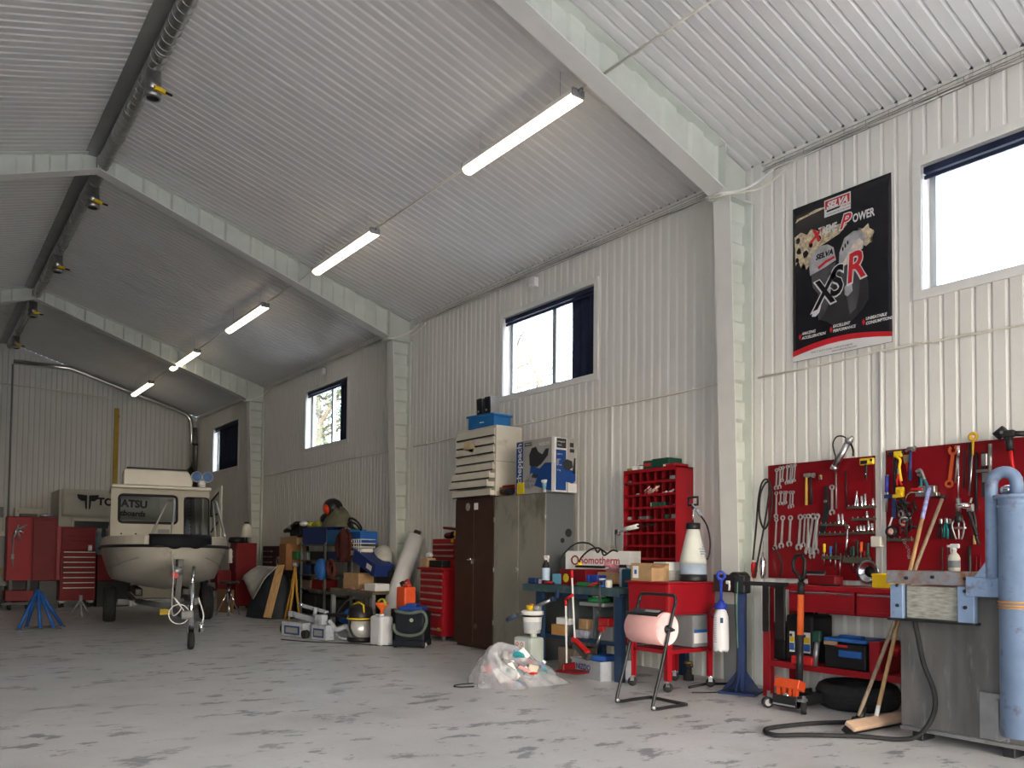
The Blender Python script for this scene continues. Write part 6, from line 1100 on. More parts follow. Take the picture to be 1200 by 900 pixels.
# machines and cans in front: two vacuum cleaners, jerry can, orange can, roll ------------------------
t = thing('wet_vacuum', 'steel drum vacuum cleaner with black and yellow head', 'vacuum', (4.96, 10.25, 0)); MB().lathe([(.16, .05), (.16, .30)], n=26).build('steel_drum', mat('brushed_drum_steel', (.58, .58, .58), .35, .5, var=.1), t); MB().lathe([(.15, 0), (.175, .02), (.175, .06), (.16, .07)], n=26).build('base_ring', black, t); MB().lathe([(.165, .29), (.175, .31), (.17, .36), (.15, .46), (.08, .50)], n=26).build('motor_head', black, t); MB().torus((0, 0, .315), .172, .012, n=28, k=8).tube([(-.02, .15, .37), (-.03, .15, .50), (-.03, 0, .53), (-.03, -.15, .50), (-.02, -.15, .37)], .012).ball((-.15, .02, .34), .025, 8).build('yellow_trim', yellow, t, label='yellow rim and handle'); MB().tube(spl([(-.16, -.03, .28), (-.2, -.1, .2), (-.17, -.16, .1), (-.1, -.2, .06)]), .014).build('vacuum_hose', black, t)
t = thing('jerry_can', 'square white jerry can with an orange funnel in its neck', 'can', (5.02, 9.75, 0), .1); MB().box((0, 0, .19), (.2, .26, .38), bev=.04).lathe([(.03, .37), (.03, .40)], n=12).build('can_body', mat('milky_plastic', (.62, .64, .68), .4, var=.04), t); MB().box((0, .07, .385), (.03, .12, .02), bev=.006).build('can_handle', white_p, t)
t = thing('funnel', 'orange funnel standing in the white jerry can', 'funnel', (5.02, 9.75, .40)); MB().lathe([(.018, .0), (.022, .05), (.085, .13), (.09, .15), (.084, .15), (.02, .055)], n=20, cap=False).build('funnel_cone', orange, t, solid=.003); MB().tube(spl([(0, .10, .16), (0, .02, .19), (0, -.06, .18), (0, -.10, .12)]), .016).build('spout_tube', mat('lime_plastic', (.45, .48, .04), .4), t, label='lime flexible spout')
t = thing('shop_vacuum', 'black boxy vacuum cleaner with blue top and grey-green hose before the red cabinet', 'vacuum', (5.27, 9.37, 0), .75); MB().box((0, 0, .26), (.3, .40, .40), bev=.03).box((-.02, 0, .06), (.33, .42, .08), bev=.015).build('vacuum_body', mat('blue_black_plastic', (.012, .015, .022), .5, spec=.18), t); MB().box((0, 0, .49), (.24, .32, .06), bev=.02).box((0, 0, .535), (.2, .14, .04), bev=.015).build('vacuum_top', mat('deep_blue_plastic', (.015, .05, .25), .4), t); MB().tube(spl([(-.1, .19, .47), (-.17, .16, .46), (-.18, -.02, .44), (-.17, -.18, .46), (-.18, -.235, .34), (-.19, -.17, .20), (-.2, 0, .16), (-.19, .16, .2), (-.18, .20, .3)]), .022, 10).build('hose', mat('grey_green_hose', (.10, .13, .11), .5), t, label='grey-green hose wrapped round it'); MB().cyl((-.155, -.03, .35), (-.16, -.03, .35), .025).build('badge', mat('pale_green_badge', (.3, .42, .3), .5), t)
for s_ in (1, -1): MB().cyl((-.14, s_*.17, .045), (-.14, s_*.2, .045), .045, n=16).build('wheel', rubber, t); MB().cyl((-.13, s_*.201, .045), (-.14, s_*.206, .045), .03, n=14).build('wheel_hub', grey_metal, t)
simple_box('crate_stand', 'dark crate under the orange fuel can behind the vacuum', 'crate', (5.50, 9.98, 0), (.3, .3, .44), black)
t = thing('fuel_can', 'bright orange fuel can with black and red cap beside the white roll', 'can', (5.50, 9.98, .44)); MB().box((0, 0, .15), (.18, .24, .30), bev=.03).box((0, 0, .32), (.06, .2, .03), bev=.01).build('can_body', mat('bright_orange_plastic', (.78, .10, .03), .4), t); MB().cyl((0, .05, .29), (-.02, .09, .36), .035).build('cap', black, t); MB().torus((0, -.03, .33), .06, .016, (1, 0, 0), 14, 8, (-.2, PI+.2)).build('can_handle', red_plastic, t)
a = Vector((6.280, 11.096, 1.472)); b_ = Vector((5.950, 11.132, 0.530)); k_ = a.z/(a.z-b_.z); b0 = a+(b_-a)*k_; b0.z = .04
t = thing('roll', 'thick white plastic-wrapped roll leaning against the wall with black end', 'roll', tuple(b0)); MB().cyl((0, 0, 0), a-b0, .13, n=24).build('roll_body', mat('white_film_wrap', (.62, .62, .63), .3, var=.06), t); MB().cyl(a-b0, (a-b0)*1.045, .055, n=16).build('roll_core', black, t, label='black core end')
simple_box('folded_tarp', 'blue-grey folded sheet standing behind the white roll', 'sheet', (6.35, 10.6, 0), (.1, .3, 1.0), mat('blue_grey_sheet', (.20, .25, .32), .6), 0, .02)
# ================================================================ FAR RIGHT PILE: rack, bench, heap
def SB(name, lb, cat, cd, m_, bev=.01, rz=0): return simple_box(name, lb, cat, cd[0], cd[1], m_, rz, bev)
rk = mat('dark_rack_steel', (.13, .14, .135), .5, .4)
t = thing('shelf_rack', 'steel shelf rack overloaded with crates and junk against the ribbed wall', 'rack', (5.98, 13.3, 0))
RL = (.10, .55, .80, 1.06, 1.33)
for x in (-.22, .22):
    for y in (-1.05, .0, 1.05): MB().box((x, y, .68), (.035, .035, 1.36)).build('upright', rk, t)
for z in RL: MB().box((0, 0, z-.012), (.46, 2.14, .024)).build('shelf', rk, t)
for nm, lb, cat, c_, d_, m_ in (('crate', 'navy crate on the left of the rack top, yellow things inside', 'crate', (5.950, 13.897, 1.353), (0.340, 1.066, 0.308), mat('navy_crate', (.015, .035, .16), .45)), ('crate', 'brighter blue crate in the middle of the rack top', 'crate', (5.950, 12.919, 1.356), (0.340, 0.818, 0.242), mat('mid_blue_plastic', (.02, .14, .36), .4)), ('crate', 'small blue crate at the right end of the rack top', 'crate', (5.950, 12.283, 1.353), (0.300, 0.410, 0.206), mat('clear_blue_plastic', (.02, .11, .40), .4)),
   ('carton', 'brown carton at the left end of the rack top', 'carton', (5.950, 15.368, 1.368), (0.300, 0.444, 0.147), card), ('carton', 'second brown carton on the left end of the rack top, beside the navy crate', 'carton', (5.950, 14.923, 1.366), (0.300, 0.361, 0.159), card), ('carton', 'tall brown carton left of the rack', 'carton', (5.900, 15.127, 0.854), (0.400, 0.350, 0.495), mat('ruddy_cardboard', (.30, .14, .06), .8)),
   ('bin', 'green bin on the upper shelf of the rack', 'bin', (5.950, 14.899, 1.120), (0.300, 0.381, 0.151), green), ('box', 'pale grey lump on the upper rack shelf', 'box', (5.900, 14.343, 1.132), (0.200, 0.239, 0.123), grey_metal), ('box', 'long dark box on the upper rack shelf', 'box', (5.950, 13.770, 1.136), (0.300, 0.674, 0.149), black), ('box', 'dark blue-black box right on the upper rack shelf', 'box', (5.950, 13.169, 1.141), (0.300, 0.385, 0.144), blue_dk),
   ('bin', 'blue bin on the third rack shelf, left', 'bin', (5.950, 14.718, 0.854), (0.300, 0.373, 0.180), blue_dk), ('bin', 'second blue bin on the third rack shelf', 'bin', (5.950, 14.312, 0.863), (0.300, 0.357, 0.161), blue_dk), ('box', 'dark box in the middle of the third rack shelf', 'box', (5.990, 14.000, 0.878), (0.300, 0.306, 0.166), black),
   ('carton', 'small brown carton on the second rack shelf', 'carton', (5.950, 14.319, 0.610), (0.300, 0.477, 0.138), mat('dark_cardboard', (.17, .13, .10), .8)), ('box', 'dark red box on the second rack shelf', 'box', (5.950, 13.780, 0.629), (0.300, 0.449, 0.164), red_dk), ('box', 'dark green box at the left end of the second rack shelf', 'box', (5.950, 14.870, 0.590), (0.300, 0.379, 0.126), green_dk), ('box', 'big black box on the bottom rack shelf', 'box', (5.980, 14.288, 0.138), (0.360, 0.909, 0.335), black), ('box', 'second black box on the bottom rack shelf', 'box', (5.980, 13.330, 0.225), (0.360, 0.711, 0.304), rubber)):
    if 'tall' not in lb:
        z = min(RL, key=lambda q: abs(q-c_[2])); nx = [q for q in RL if q > z]; c_ = (c_[0]+.02, c_[1], z+.001); d_ = (d_[0], d_[1], min(d_[2], nx[0]-z-.03) if nx else d_[2])
    SB(nm, lb, cat, (c_, d_), m_)
t = thing('open_case', 'black open tool case tilted up on the cartons at the left of the rack top', 'case', (5.900, 14.772, 1.557)); MB().box((0, .12, .10), (.34, .62, .05), Matrix.Rotation(-.25, 3, 'X'), bev=.01).box((.08, .1, -.02), (.3, .5, .2), Matrix.Rotation(-.2, 3, 'X'), bev=.02).cyl((-.1, .5, .02), (-.1, .3, .1), .03).build('case_shell', black, t); mb = MB(); text_mb(mb, 'DELTA', .07, (-.18, .2, .09), (0, -1, -.2), (0, -.2, 1), .004, bold=.002); mb.build('printed_lettering', paper, t)
t = thing('yellow_straps', 'yellow straps and gloves heaped in the navy crate on the rack', 'straps', (5.860, 14.042, 1.667)); mb = MB()
for k in range(7): mb.ball((random.uniform(-.06, .08), .3-.1*k, random.uniform(-.01, .05)), .07, 6, (1, 1.3, .6))
mb.build('strap_heap', mat('yellow_green_cloth', (.42, .40, .04), .7, var=.4), t); MB().ball((-.05, .35, .04), .08, 7, (1, 1.4, .6)).build('white_cloth', white_p, t)
t = thing('canvas_bag', 'grey-green canvas bag slumped on the blue crate at the rack top', 'bag', (5.920, 13.193, 1.621)); mb = MB(); mb.grid(lambda u, v: (.20*math.cos(2*PI*u)*(1-v)**.5, .5*math.sin(2*PI*u)*(1-v)**.5-.05*v, .34*v**.8*(1+.1*math.sin(5*PI*u))), 24, 10, closed_u=True); mb.build('bag_body', mat('grey_green_canvas', (.15, .15, .10), .85, var=.25, scale=9), t, weld=.001)
t = thing('helmet', 'black helmet with orange-red visor on top of the canvas bag', 'helmet', tuple(Vector((5.920, 13.269, 1.769))+Vector((-.05, 0, .07)))); MB().ball((0, 0, .12), .17, 12, (1, 1, .95)).build('helmet_shell', black, t); MB().ball((-.10, -.02, .10), .10, 10, (.8, 1, 1)).build('visor', mat('orange_red_glow_plastic', (.75, .06, .02), .35), t)
t = thing('dark_hat', 'dark cap lying left of the helmet on the rack top', 'cap', (5.920, 13.515, 1.716)); MB().ball((0, 0, .06), .16, 10, (1, 1.1, .7)).build('cap_body', black, t)
t = thing('cable_coil', 'thick black cable coil standing on the small blue crate of the rack', 'cable', (5.950, 12.554, 1.567)); MB().torus((0, 0, .09), .13, .018, (.7, .1, .6), 22, 8).torus((0, .05, .06), .10, .016, (.6, .2, .7), 20, 8).build('coil', rubber, t)
t = thing('jacket', 'dark red-brown jacket hanging over the right side of the rack', 'jacket', (5.700, 12.450, 1.090)); mb = MB(); mb.grid(lambda u, v: (.03*math.sin(9*u), (.5-u)*.58*math.sqrt(max(0, 1-(1.9*v-.9)**2*.97)), -.04+v*.52), 16, 8); mb.build('jacket_body', mat('oxblood_cloth', (.075, .02, .016), .8, var=.3), t, solid=.05)
t = thing('wire_basket', 'white wire basket at the right end of the rack', 'basket', (5.720, 12.053, 1.162)); mb = MB()
for k in range(5): mb.tube([(0, .2, .06*k), (0, -.2, .06*k), (.25, -.2, .06*k), (.25, .2, .06*k)], .007, 6, closed=True)
for k in range(6): mb.tube([(0, .2-.08*k, 0), (0, .2-.08*k, .24)], .006, 6)
mb.build('wires', white_p, t); MB().box((.13, 0, .05), (.2, .34, .1), bev=.01).build('paper_stack', offwhite, t)
t = thing('gym_bag', 'round bright blue bag hanging on the rack front', 'bag', (5.660, 13.228, 0.737)); MB().ball((0, 0, .17), .17, 12, (.6, 1, 1.1)).build('bag_body', blue, t); MB().tube([(0, .06, .33), (.03, .0, .42), (0, -.06, .33)], .012).build('bag_strap', black, t)
t = thing('rope_bundle', 'dark red rope bundle hanging right of the blue bag', 'rope', (5.660, 12.812, 0.764)); MB().torus((0, 0, .16), .14, .03, (1, 0, .1), 18, 8).torus((.03, .02, .15), .10, .03, (1, 0, -.1), 18, 8).build('rope', mat('dark_red_rope', (.11, .03, .025), .8), t)
tp = Vector((5.550, 14.102, 0.966)); t = thing('tripod', 'yellow wooden surveyor tripod folded up before the rack', 'tripod', (tp.x, tp.y, 0))
for dx, dy in ((-.12, .14), (-.14, -.12), (.10, .0)): MB().tube([(0, 0, tp.z), (dx*.4, dy*.4, tp.z*.5), (dx, dy, .01)], .022, 8).build('leg', mat('yellow_varnished_wood', (.45, .24, .04), .45), t)
MB().cyl((0, 0, tp.z-.03), (0, 0, tp.z+.05), .06, n=14).build('tripod_head', dull_steel, t)
# dark bench with boxes
t = thing('work_table', 'low dark work table with worn wooden top, loaded, beside the white roll', 'table', (5.92, 11.85, 0)); MB().box((0, 0, .60), (.74, 1.5, .05), bev=.006).build('table_top', mat('dark_worn_board', (.15, .12, .08), .7, var=.3, scale=4), t); MB().box((-.36, 0, .555), (.02, 1.46, .06)).build('apron', rk, t)
for x in (-.33, .33):
    for y in (-.7, .7): MB().box((x, y, .29), (.06, .06, .57)).build('leg', grey_metal, t)
MB().box((.33, 0, .3), (.02, 1.3, .5)).build('back_board', black, t)
for nm, lb, cat, cd, m_, rz in (('carton', 'brown carton on the left of the work table', 'carton', ((5.82, 12.1, .625), (.3, .46, .25)), card, .1), ('metal_case', 'white flat case on the work table right of the pink rag', 'case', ((5.72, 11.28, .625), (.24, .36, .11)), paper, 0), ('box', 'dark box behind the brown carton on the work table', 'box', ((6.12, 12.1, .625), (.3, .6, .34)), black, 0), ('box', 'long dark box at the back of the work table', 'box', ((6.12, 11.56, .625), (.3, .4, .30)), rubber, 0)): SB(nm, lb, cat, cd, m_, .008, rz)
t = thing('crate', 'navy crate tilted on top of the carton at the work table', 'crate', (5.86, 11.75, .98), (.34, 0, .05)); MB().box((0, 0, .06), (.30, .72, .19), bev=.012).box((0, 0, .155), (.33, .75, .02)).build('crate_body', mat('navy_crate', (.015, .035, .16), .45), t); MB().box((-.152, -.18, .06), (.003, .16, .08)).build('crate_label', offwhite, t)
t = thing('pink_rag', 'pink rag hanging over the front of the work table', 'rag', (5.56, 11.72, .60)); mb = MB(); mb.grid(lambda u, v: (.03-.05*(v > .7)*(v-.7)-.0+.012*math.sin(9*u), .22-.46*u+.02*math.sin(7*v), .05+.02*math.sin(6*u+v)-(.16*max(0, v-.6)*2 if u < .35 else .02)), 14, 10); mb.build('rag_cloth', mat('pink_rag', (.58, .24, .30), .9, var=.3, scale=12), t, solid=.012)
t = thing('white_sack', 'white plastic sack flopped over boxes at the right of the work table', 'sack', (6.12, 11.72, 1.0)); mb = MB(); mb.tube(spl([(.05, .30, .08), (0, .16, .17), (-.06, 0, .12), (-.12, -.14, -.02), (-.14, -.20, -.12)], 5), .1, 12, rs=[.06, .08, .11, .13, .14, .15, .15, .15, .15, .14, .14, .13, .13, .12, .12, .11, .10, .08, .07, .06, .05]); mb.build('sack_body', mat('white_sack_film', (.52, .51, .47), .4, var=.15, scale=9), t); MB().ball((-.16, -.22, -.05), .06, 7, (.5, .6, 1.8)).build('sack_ear', white_p, t)
t = thing('blue_cloth', 'bright blue cloth heap on the floor under the work table', 'cloth', (5.62, 11.95, 0)); mb = MB()
for k in range(5): mb.ball((.04*(k % 2), -.2+.1*k, .1+.07*(k % 3)), .11, 7, (1, 1.1, .9))
mb.build('cloth_heap', mat('blue_cloth', (.02, .09, .33), .8, var=.3), t)
# scissor lift table lying on the floor: pale blue painted arms and boxes
lp = mat('pale_blue_grey_paint', (.40, .44, .49), .45, dirt=(.10, .10, .11), dirt_amt=.35, dirt_scale=8)
t = thing('lift_frame', 'pale blue-grey lifting frame with dark-edged boxes and arms lying on the floor', 'lift', (4.62, 10.92, 0), .25)
for y, w in ((.38, .50), (-.22, .32)): o = MB().box((-.06, y, .11), (.14, w, .2), bev=.01).build('side_box', lp, t); MB().box((-.132, y, .10), (.006, w*.7, .12)).build('plate_edge', blue_dk, o); MB().box((-.136, y, .10), (.004, w*.55, .075)).build('plate', grey_metal, o)
MB().cyl((-.1, .62, .10), (.0, .62, .10), .09, n=16).cyl((-.14, .10, .06), (-.08, .10, .06), .06, n=14).build('roller', rubber, t)
MB().box((.05, .30, .27), (.06, .78, .075), Matrix.Rotation(.10, 3, 'X'), bev=.006).box((.12, .25, .40), (.05, .66, .045), Matrix.Rotation(.12, 3, 'X'), bev=.006).box((-.03, -.14, .26), (.1, .16, .16), bev=.01).cyl((.05, .12, .3), (.05, .08, .42), .025).build('lift_arm', lp, t)
MB().tube(spl([(0, -.28, .26), (0, -.42, .16), (.02, -.50, .17), (.05, -.58, .20), (.10, -.62, .14)]), .035, 10).tube(spl([(.06, -.3, .12), (.05, -.45, .04), (.08, -.58, .03)]), .02, 8).build('tow_arm', lp, t)
MB().box((.14, -.30, .33), (.08, .5, .05), bev=.01).ball((.16, -.55, .34), .05, 8).build('black_bar', black, t); MB().cyl((.42, -.38, .0), (.42, -.38, .3), .05).box((.46, -.52, .15), (.18, .2, .3), bev=.03).build('pump_unit', black, t); MB().ball((.08, .46, .44), .03, 8).build('bright_knob', chrome, t)
MB().tube(spl([(.1, -.3, .35), (.15, -.5, .55), (.32, -.6, .54), (.42, -.55, .32)]), .012).build('hydraulic_hose', rubber, t)
# heap under a tarpaulin, plank, stool, red trolley -------------------------------------------------
t = thing('tarp_heap', 'dark tarpaulin thrown over a heap, lime-green end showing on the left', 'heap', (5.47, 14.95, 0)); mb = MB(); mb.grid(lambda u, v: (.42*math.cos(2*PI*u)*(1-v)**.4*(1+.08*math.sin(6*PI*u)), .60*math.sin(2*PI*u)*(1-v)**.4-.1*v, .82*v**.75*(1+.06*math.sin(8*PI*u))), 32, 12, closed_u=True); mb.build('tarp', mat('blue_black_tarp', (.018, .022, .03), .6, var=.3), t, weld=.001)
MB().torus((-.05, .42, .30), .32, .07, (1, .25, 0), 18, 10, (.1, PI-.2)).build('lime_cover', mat('lime_cover', (.26, .32, .03), .6), t, label='lime-green curved cover')
t = thing('white_cloth', 'white cloth draped over the corner of the dark heap', 'cloth', (5.02, 14.85, .67)); mb = MB(); mb.grid(lambda u, v: (.30*v, .5-1.0*u, .26*v**.6-(.34*(1-v))*(1-abs(2*u-1.25))*(u > .12)), 18, 8); mb.build('cloth_sheet', mat('grubby_white_cloth', (.40, .39, .36), .8, var=.15), t, solid=.012)
e0 = Vector((5.171, 14.401, 0.030)); e1 = Vector((5.450, 14.538, 0.959)); t = thing('plank', 'pale wooden plank leaning before the dark heap', 'plank', tuple(e0)); d = (e1-e0); q = d.to_track_quat('Z', 'X').to_matrix(); MB().box(d*.5, (.03, .17, d.length), q, bev=.004).build('board', wood, t)
t = thing('work_stool', 'round-topped steel stool on three splayed legs between boat and heap', 'stool', (4.85, 15.55, 0)); MB().lathe([(.0, .60), (.18, .60), (.19, .62), (.17, .64), (.0, .645)], n=22, cap=False).build('seat', black_metal, t); MB().cyl((0, 0, .25), (0, 0, .60), .03).cyl((0, 0, .0), (0, 0, .3), .022).build('column', chrome, t)
for a in (.3, 2.4, 4.5): MB().cyl((.02*math.cos(a), .02*math.sin(a), .45), (.24*math.cos(a), .24*math.sin(a), .01), .013, n=8).build('leg', chrome, t)
simple_box('board_panel_sheet', 'brown board leaning low behind the stool', 'board', (5.05, 16.4, 0), (.05, .5, .45), mat('brown_board', (.22, .14, .07), .8), .3)
t = thing('tool_trolley', 'red tool trolley with white spray can on its side, behind the stool', 'trolley', (5.68, 17.3, 0)); MB().box((0, 0, .72), (.42, .42, 1.30), bev=.01).build('body', red_dk, t)
for k in range(5): MB().box((-.215, -.0, 1.25-.11*k), (.012, .40, .09)).build('drawer', red_dk, t)
MB().box((-.34, .35, .55), (.3, .5, .5), bev=.01).build('lower_box', red_dk, t); MB().lathe([(.05, 0), (.05, .25), (.02, .3)], (-.24, .08, .95), n=12).build('spray_can', white_p, t)
for x in (-.16, .16): MB().cyl((x, -.15, .05), (x, -.10, .05), .05).cyl((x, .10, .05), (x, .15, .05), .05).build('wheel', rubber, t)
t = thing('shade_lamp', 'pale shaded lamp standing on the red trolley', 'lamp', (5.72, 17.25, 1.37)); MB().lathe([(.05, 0), (.04, .02), (.015, .03), (.015, .2)], n=12).build('lamp_stem', black, t); MB().lathe([(.14, .12), (.08, .36), (.05, .40)], n=16).build('lamp_shade', offwhite, t); MB().lathe([(.05, .40), (.05, .44)], n=10).build('lamp_cap', black, t)
t = thing('black_drum', 'black seat cushion on the left of the red trolley top', 'cushion', (5.62, 17.55, 1.37)); MB().lathe([(.16, 0), (.18, .04), (.16, .12), (.0, .13)], n=18).build('cushion_body', black, t)
t = thing('tool_cupboard', 'black tool cupboard with shelves of small bins right of the red trolley', 'cupboard', (6.15, 16.3, 0)); MB().box((.05, 0, .66), (.4, 1.5, 1.3), bev=.01).build('body', black, t)
for k in range(5): MB().box((-.16, .45, 1.2-.11*k), (.02, .5, .02)).build('drawer_edge', dull_steel, t)
MB().torus((-.17, -.2, 1.0), .08, .02, (1, 0, 0)).build('ring_handle', grey_metal, t)
t = thing('bottle_rack', 'jumble of dark engine parts on the floor right of the boat hull', 'engine parts', (4.85, 17.2, 0)); random.seed(12)
for k in range(8): MB().box((random.uniform(-.1, .2), random.uniform(-.5, .4), random.uniform(.1, .75)), (random.uniform(.1, .25), random.uniform(.1, .25), random.uniform(.1, .25)), random.uniform(0, 1), bev=.02).build('engine_part', (black, dull_steel, rubber, grey_metal)[k % 4], t)
# ================================================================ BOAT ON ITS TRAILER, AND THE FAR LEFT CORNER
gel = mat('cream_gelcoat', (.56, .53, .44), .3, var=.04, coat=.3); gel_d = mat('stained_hull_gelcoat', (.44, .42, .37), .35, var=.06, scale=3, dirt=(.26, .18, .09), dirt_amt=.3, dirt_scale=1.6, coat=.2); rubr = mat('black_rub_rail', (.015, .016, .02), .5)
BO, BR = (3.49, 14.9, 0), -.16
boat = thing('boat', 'cream cabin motor boat with open side door, bow towards the viewer, on a trailer', 'boat', BO, BR)
def half(t):       # t 0 stern .. 1 bow -> half breadth, sheer z, chine half breadth, chine z, keel z, y
    y = 2.4-5.0*t; k = max(0, (t-.62)/.38); b = .91*math.sqrt(max(0, 1-k**2.6)); zs = 1.25+.05*t
    cb = .76*math.sqrt(max(0, 1-k**1.7)); cz = .74+.36*k**2; kz = .57+.50*k**2.2
    return b, zs, cb, cz, min(kz, zs-.1), y
mb = MB(); NT = 34; rows_ = []
for i in range(NT+1):
    b, zs, cb, cz, kz, y = half(i/NT); fl = [(b, zs-.03), (b-.02*min(1, b), zs-.06), (cb+(b-cb)*.62, cz+(zs-cz)*.55), (cb+(b-cb)*.18, cz+(zs-cz)*.14), (cb, cz), (cb*.5, (cz+kz)/2-.01), (0.0, kz)]
    rows_.append([mb.b.verts.new((-x, y, z)) for x, z in fl[:-1]]+[mb.b.verts.new((0, y, fl[-1][1]))]+[mb.b.verts.new((x, y, z)) for x, z in fl[:-1][::-1]])
for A, B in zip(rows_, rows_[1:]):
    for j in range(len(A)-1): f = mb.b.faces.new((A[j], A[j+1], B[j+1], B[j])); f.smooth = True
mb.b.faces.new(rows_[0]); mb.build('hull', gel_d, boat, weld=1e-4)
mb = MB()
for s_ in (1, -1): mb.tube([(s_*(half(i/NT)[0]+.012), half(i/NT)[5]-(.012 if i == NT else 0), half(i/NT)[1]-.035) for i in range(NT+1)], .022, 8)
mb.build('rub_rail', rubr, boat)
mb = MB()      # bulwark above the rail and foredeck
for s_ in (1, -1):
    q = [[(s_*half(i/NT)[0], half(i/NT)[5], half(i/NT)[1]-.02), (s_*half(i/NT)[0]*.985, half(i/NT)[5]+.01*(i == NT), half(i/NT)[1]+.11), (s_*max(0, half(i/NT)[0]*.9-.03), half(i/NT)[5]+.05*(i == NT), half(i/NT)[1]+.115), (s_*max(0, half(i/NT)[0]*.9-.05), half(i/NT)[5]+.06*(i == NT), half(i/NT)[1]+.02), (0, half(i/NT)[5]+.06*(i == NT), half(i/NT)[1]+.03)] for i in range(NT+1)]
    for A, B in zip(q, q[1:]):
        for j in range(4): mb.quad(A[j], A[j+1], B[j+1], B[j])
mb.build('deck', gel, boat, smooth=True)
for zf in (.42, .78):
    mb = MB()
    for s_ in (1, -1): mb.tube([(s_*(half(i/NT)[2]+(half(i/NT)[0]-half(i/NT)[2])*zf+.004), half(i/NT)[5], half(i/NT)[3]+(half(i/NT)[1]-half(i/NT)[3])*(zf-.1)) for i in range(8, NT-1)], .006, 5)
    mb.build('hull_strake', grey_metal if zf < .6 else gel_d, boat)
# black cover over the bow
def coverf(u, v):
    x = .09+(u-.5)*.84; k = (1-(x/.91)**2)**(1/2.6); t_ = .62+.38*k; y = 2.4-5*t_; zs = 1.25+.05*t_; sag = .02*math.cos(u*17)+.05*(1-(2*u-1)**2)
    P_ = [(.30, .11), (.10, .125), (.0, .12), (-.04, .09), (-.05, .03), (-.05, -.015-sag)]; q = v*5; i = min(4, int(q)); f = q-i
    return (x, y+P_[i][0]*(1-f)+P_[i+1][0]*f, zs+P_[i][1]*(1-f)+P_[i+1][1]*f)
mb = MB(); mb.grid(coverf, 22, 11); mb.build('bow_cover', mat('black_cover_cloth', (.010, .011, .015), .7, spec=.2), boat, solid=.02, label='black cover draped over the bow')
# cabin
mb = MB(); CZ0, CZ1, CW = 1.38, 2.24, .77
def ring_pane(mb, x0, x1, z0, z1, y0, y1, X0, X1, Z0, Z1):
    """front wall between outer (X, Z) and inner opening (x, z); sloping back from y0 (bottom) to y1 (top)"""
    Y = lambda z: y0+(y1-y0)*(z-CZ0)/(CZ1-CZ0)
    P = lambda x, z: (x, Y(z), z)
    for a, b_, c, d in (((X0, Z0), (X1, Z0), (x1, z0), (x0, z0)), ((X1, Z0), (X1, Z1), (x1, z1), (x1, z0)), ((X1, Z1), (X0, Z1), (x0, z1), (x1, z1)), ((X0, Z1), (X0, Z0), (x0, z0), (x0, z1))): mb.quad(P(*a), P(*b_), P(*c), P(*d))
ring_pane(mb, -.66, .24, 1.66, 2.13, -.02, .14, -CW, .30, CZ0, CZ1); ring_pane(mb, .36, .76, 1.42, 2.12, -.02, .14, .30, CW, CZ0, CZ1)
mb.build('cabin_shell', gel, boat, solid=.03, weld=1e-3); mb = MB()
mb.quad((-CW, -.02, CZ0), (-CW, 1.9, CZ0), (-CW*.94, 1.9, CZ1), (-CW, .14, CZ1)); mb.build('cabin_side', gel, boat, solid=.03); mb = MB(); mb.quad((CW, 1.0, CZ0), (CW, 1.9, CZ0), (CW*.94, 1.9, CZ1), (CW, 1.0, CZ1)); mb.build('cabin_side', gel, boat, solid=.03)
MB().box((-.42, 1.9, 1.5), (.72, .03, .3)).box((-.42, 1.9, 2.2), (.72, .03, .1)).build('cabin_back', gel, boat)
mb = MB(); mb.box((0, 1.0, 2.27), (1.58, 2.0, .06), bev=.02); mb.build('cabin_roof', gel, boat)
mb = MB(); mb.prism([(-.60, 2.30), (.50, 2.30), (.52, 2.46), (.42, 2.59), (-.57, 2.59), (-.60, 2.57)], .9, (0, 1.2, 0), (1, 0, 0), (0, 0, 1), bev=.015); mb.build('roof_box', gel, boat); MB().box((-.06, .72, 2.605), (.98, .8, .035), bev=.01).build('roof_hatch', black, boat, label='black roof hatch'); MB().box((-.3, .28, 2.31), (.5, .02, .03)).box((.25, .28, 2.31), (.3, .02, .025)).build('roof_gutter', grey_metal, boat)
def frame(x0, x1, z0, z1, name, r=.022, off=-.012):
    Y = lambda z: -.02+.16*(z-CZ0)/(CZ1-CZ0)+off; rr = .06; P = []
    for cx, cz, a in ((x1-rr, z1-rr, 0), (x0+rr, z1-rr, PI/2), (x0+rr, z0+rr, PI), (x1-rr, z0+rr, 1.5*PI)):
        for k in range(5): t_ = a+PI/2*k/4; x = cx+rr*math.cos(t_); z = cz+rr*math.sin(t_); P.append((x, Y(z), z))
    MB().tube(P, r, 8, closed=True).build(name, rubr, boat)
frame(-.66, .24, 1.66, 2.13, 'windscreen_seal'); frame(.36, .76, 1.42, 2.12, 'doorway_seal', .012)
tint = pane_mat('tinted_boat_glass', (.72, .78, .76), .06, .03)
MB().quad((-.65, .03, 1.67), (.23, .03, 1.67), (.23, .118, 2.12), (-.65, .118, 2.12)).build('windscreen', tint, boat, label='tinted windscreen'); MB().quad((.37, .0, 1.43), (.75, .0, 1.43), (.75, .12, 2.11), (.37, .12, 2.11)).build('front_pane', pane_mat('smoky_boat_glass', (.42, .46, .44), .08, .05), boat, label='smoky right front pane')
MB().box((-.35, .6, 1.42), (.7, .5, .05)).box((-.45, .12, 1.66), (.4, .15, .04)).build('dashboard', grey_metal, boat)
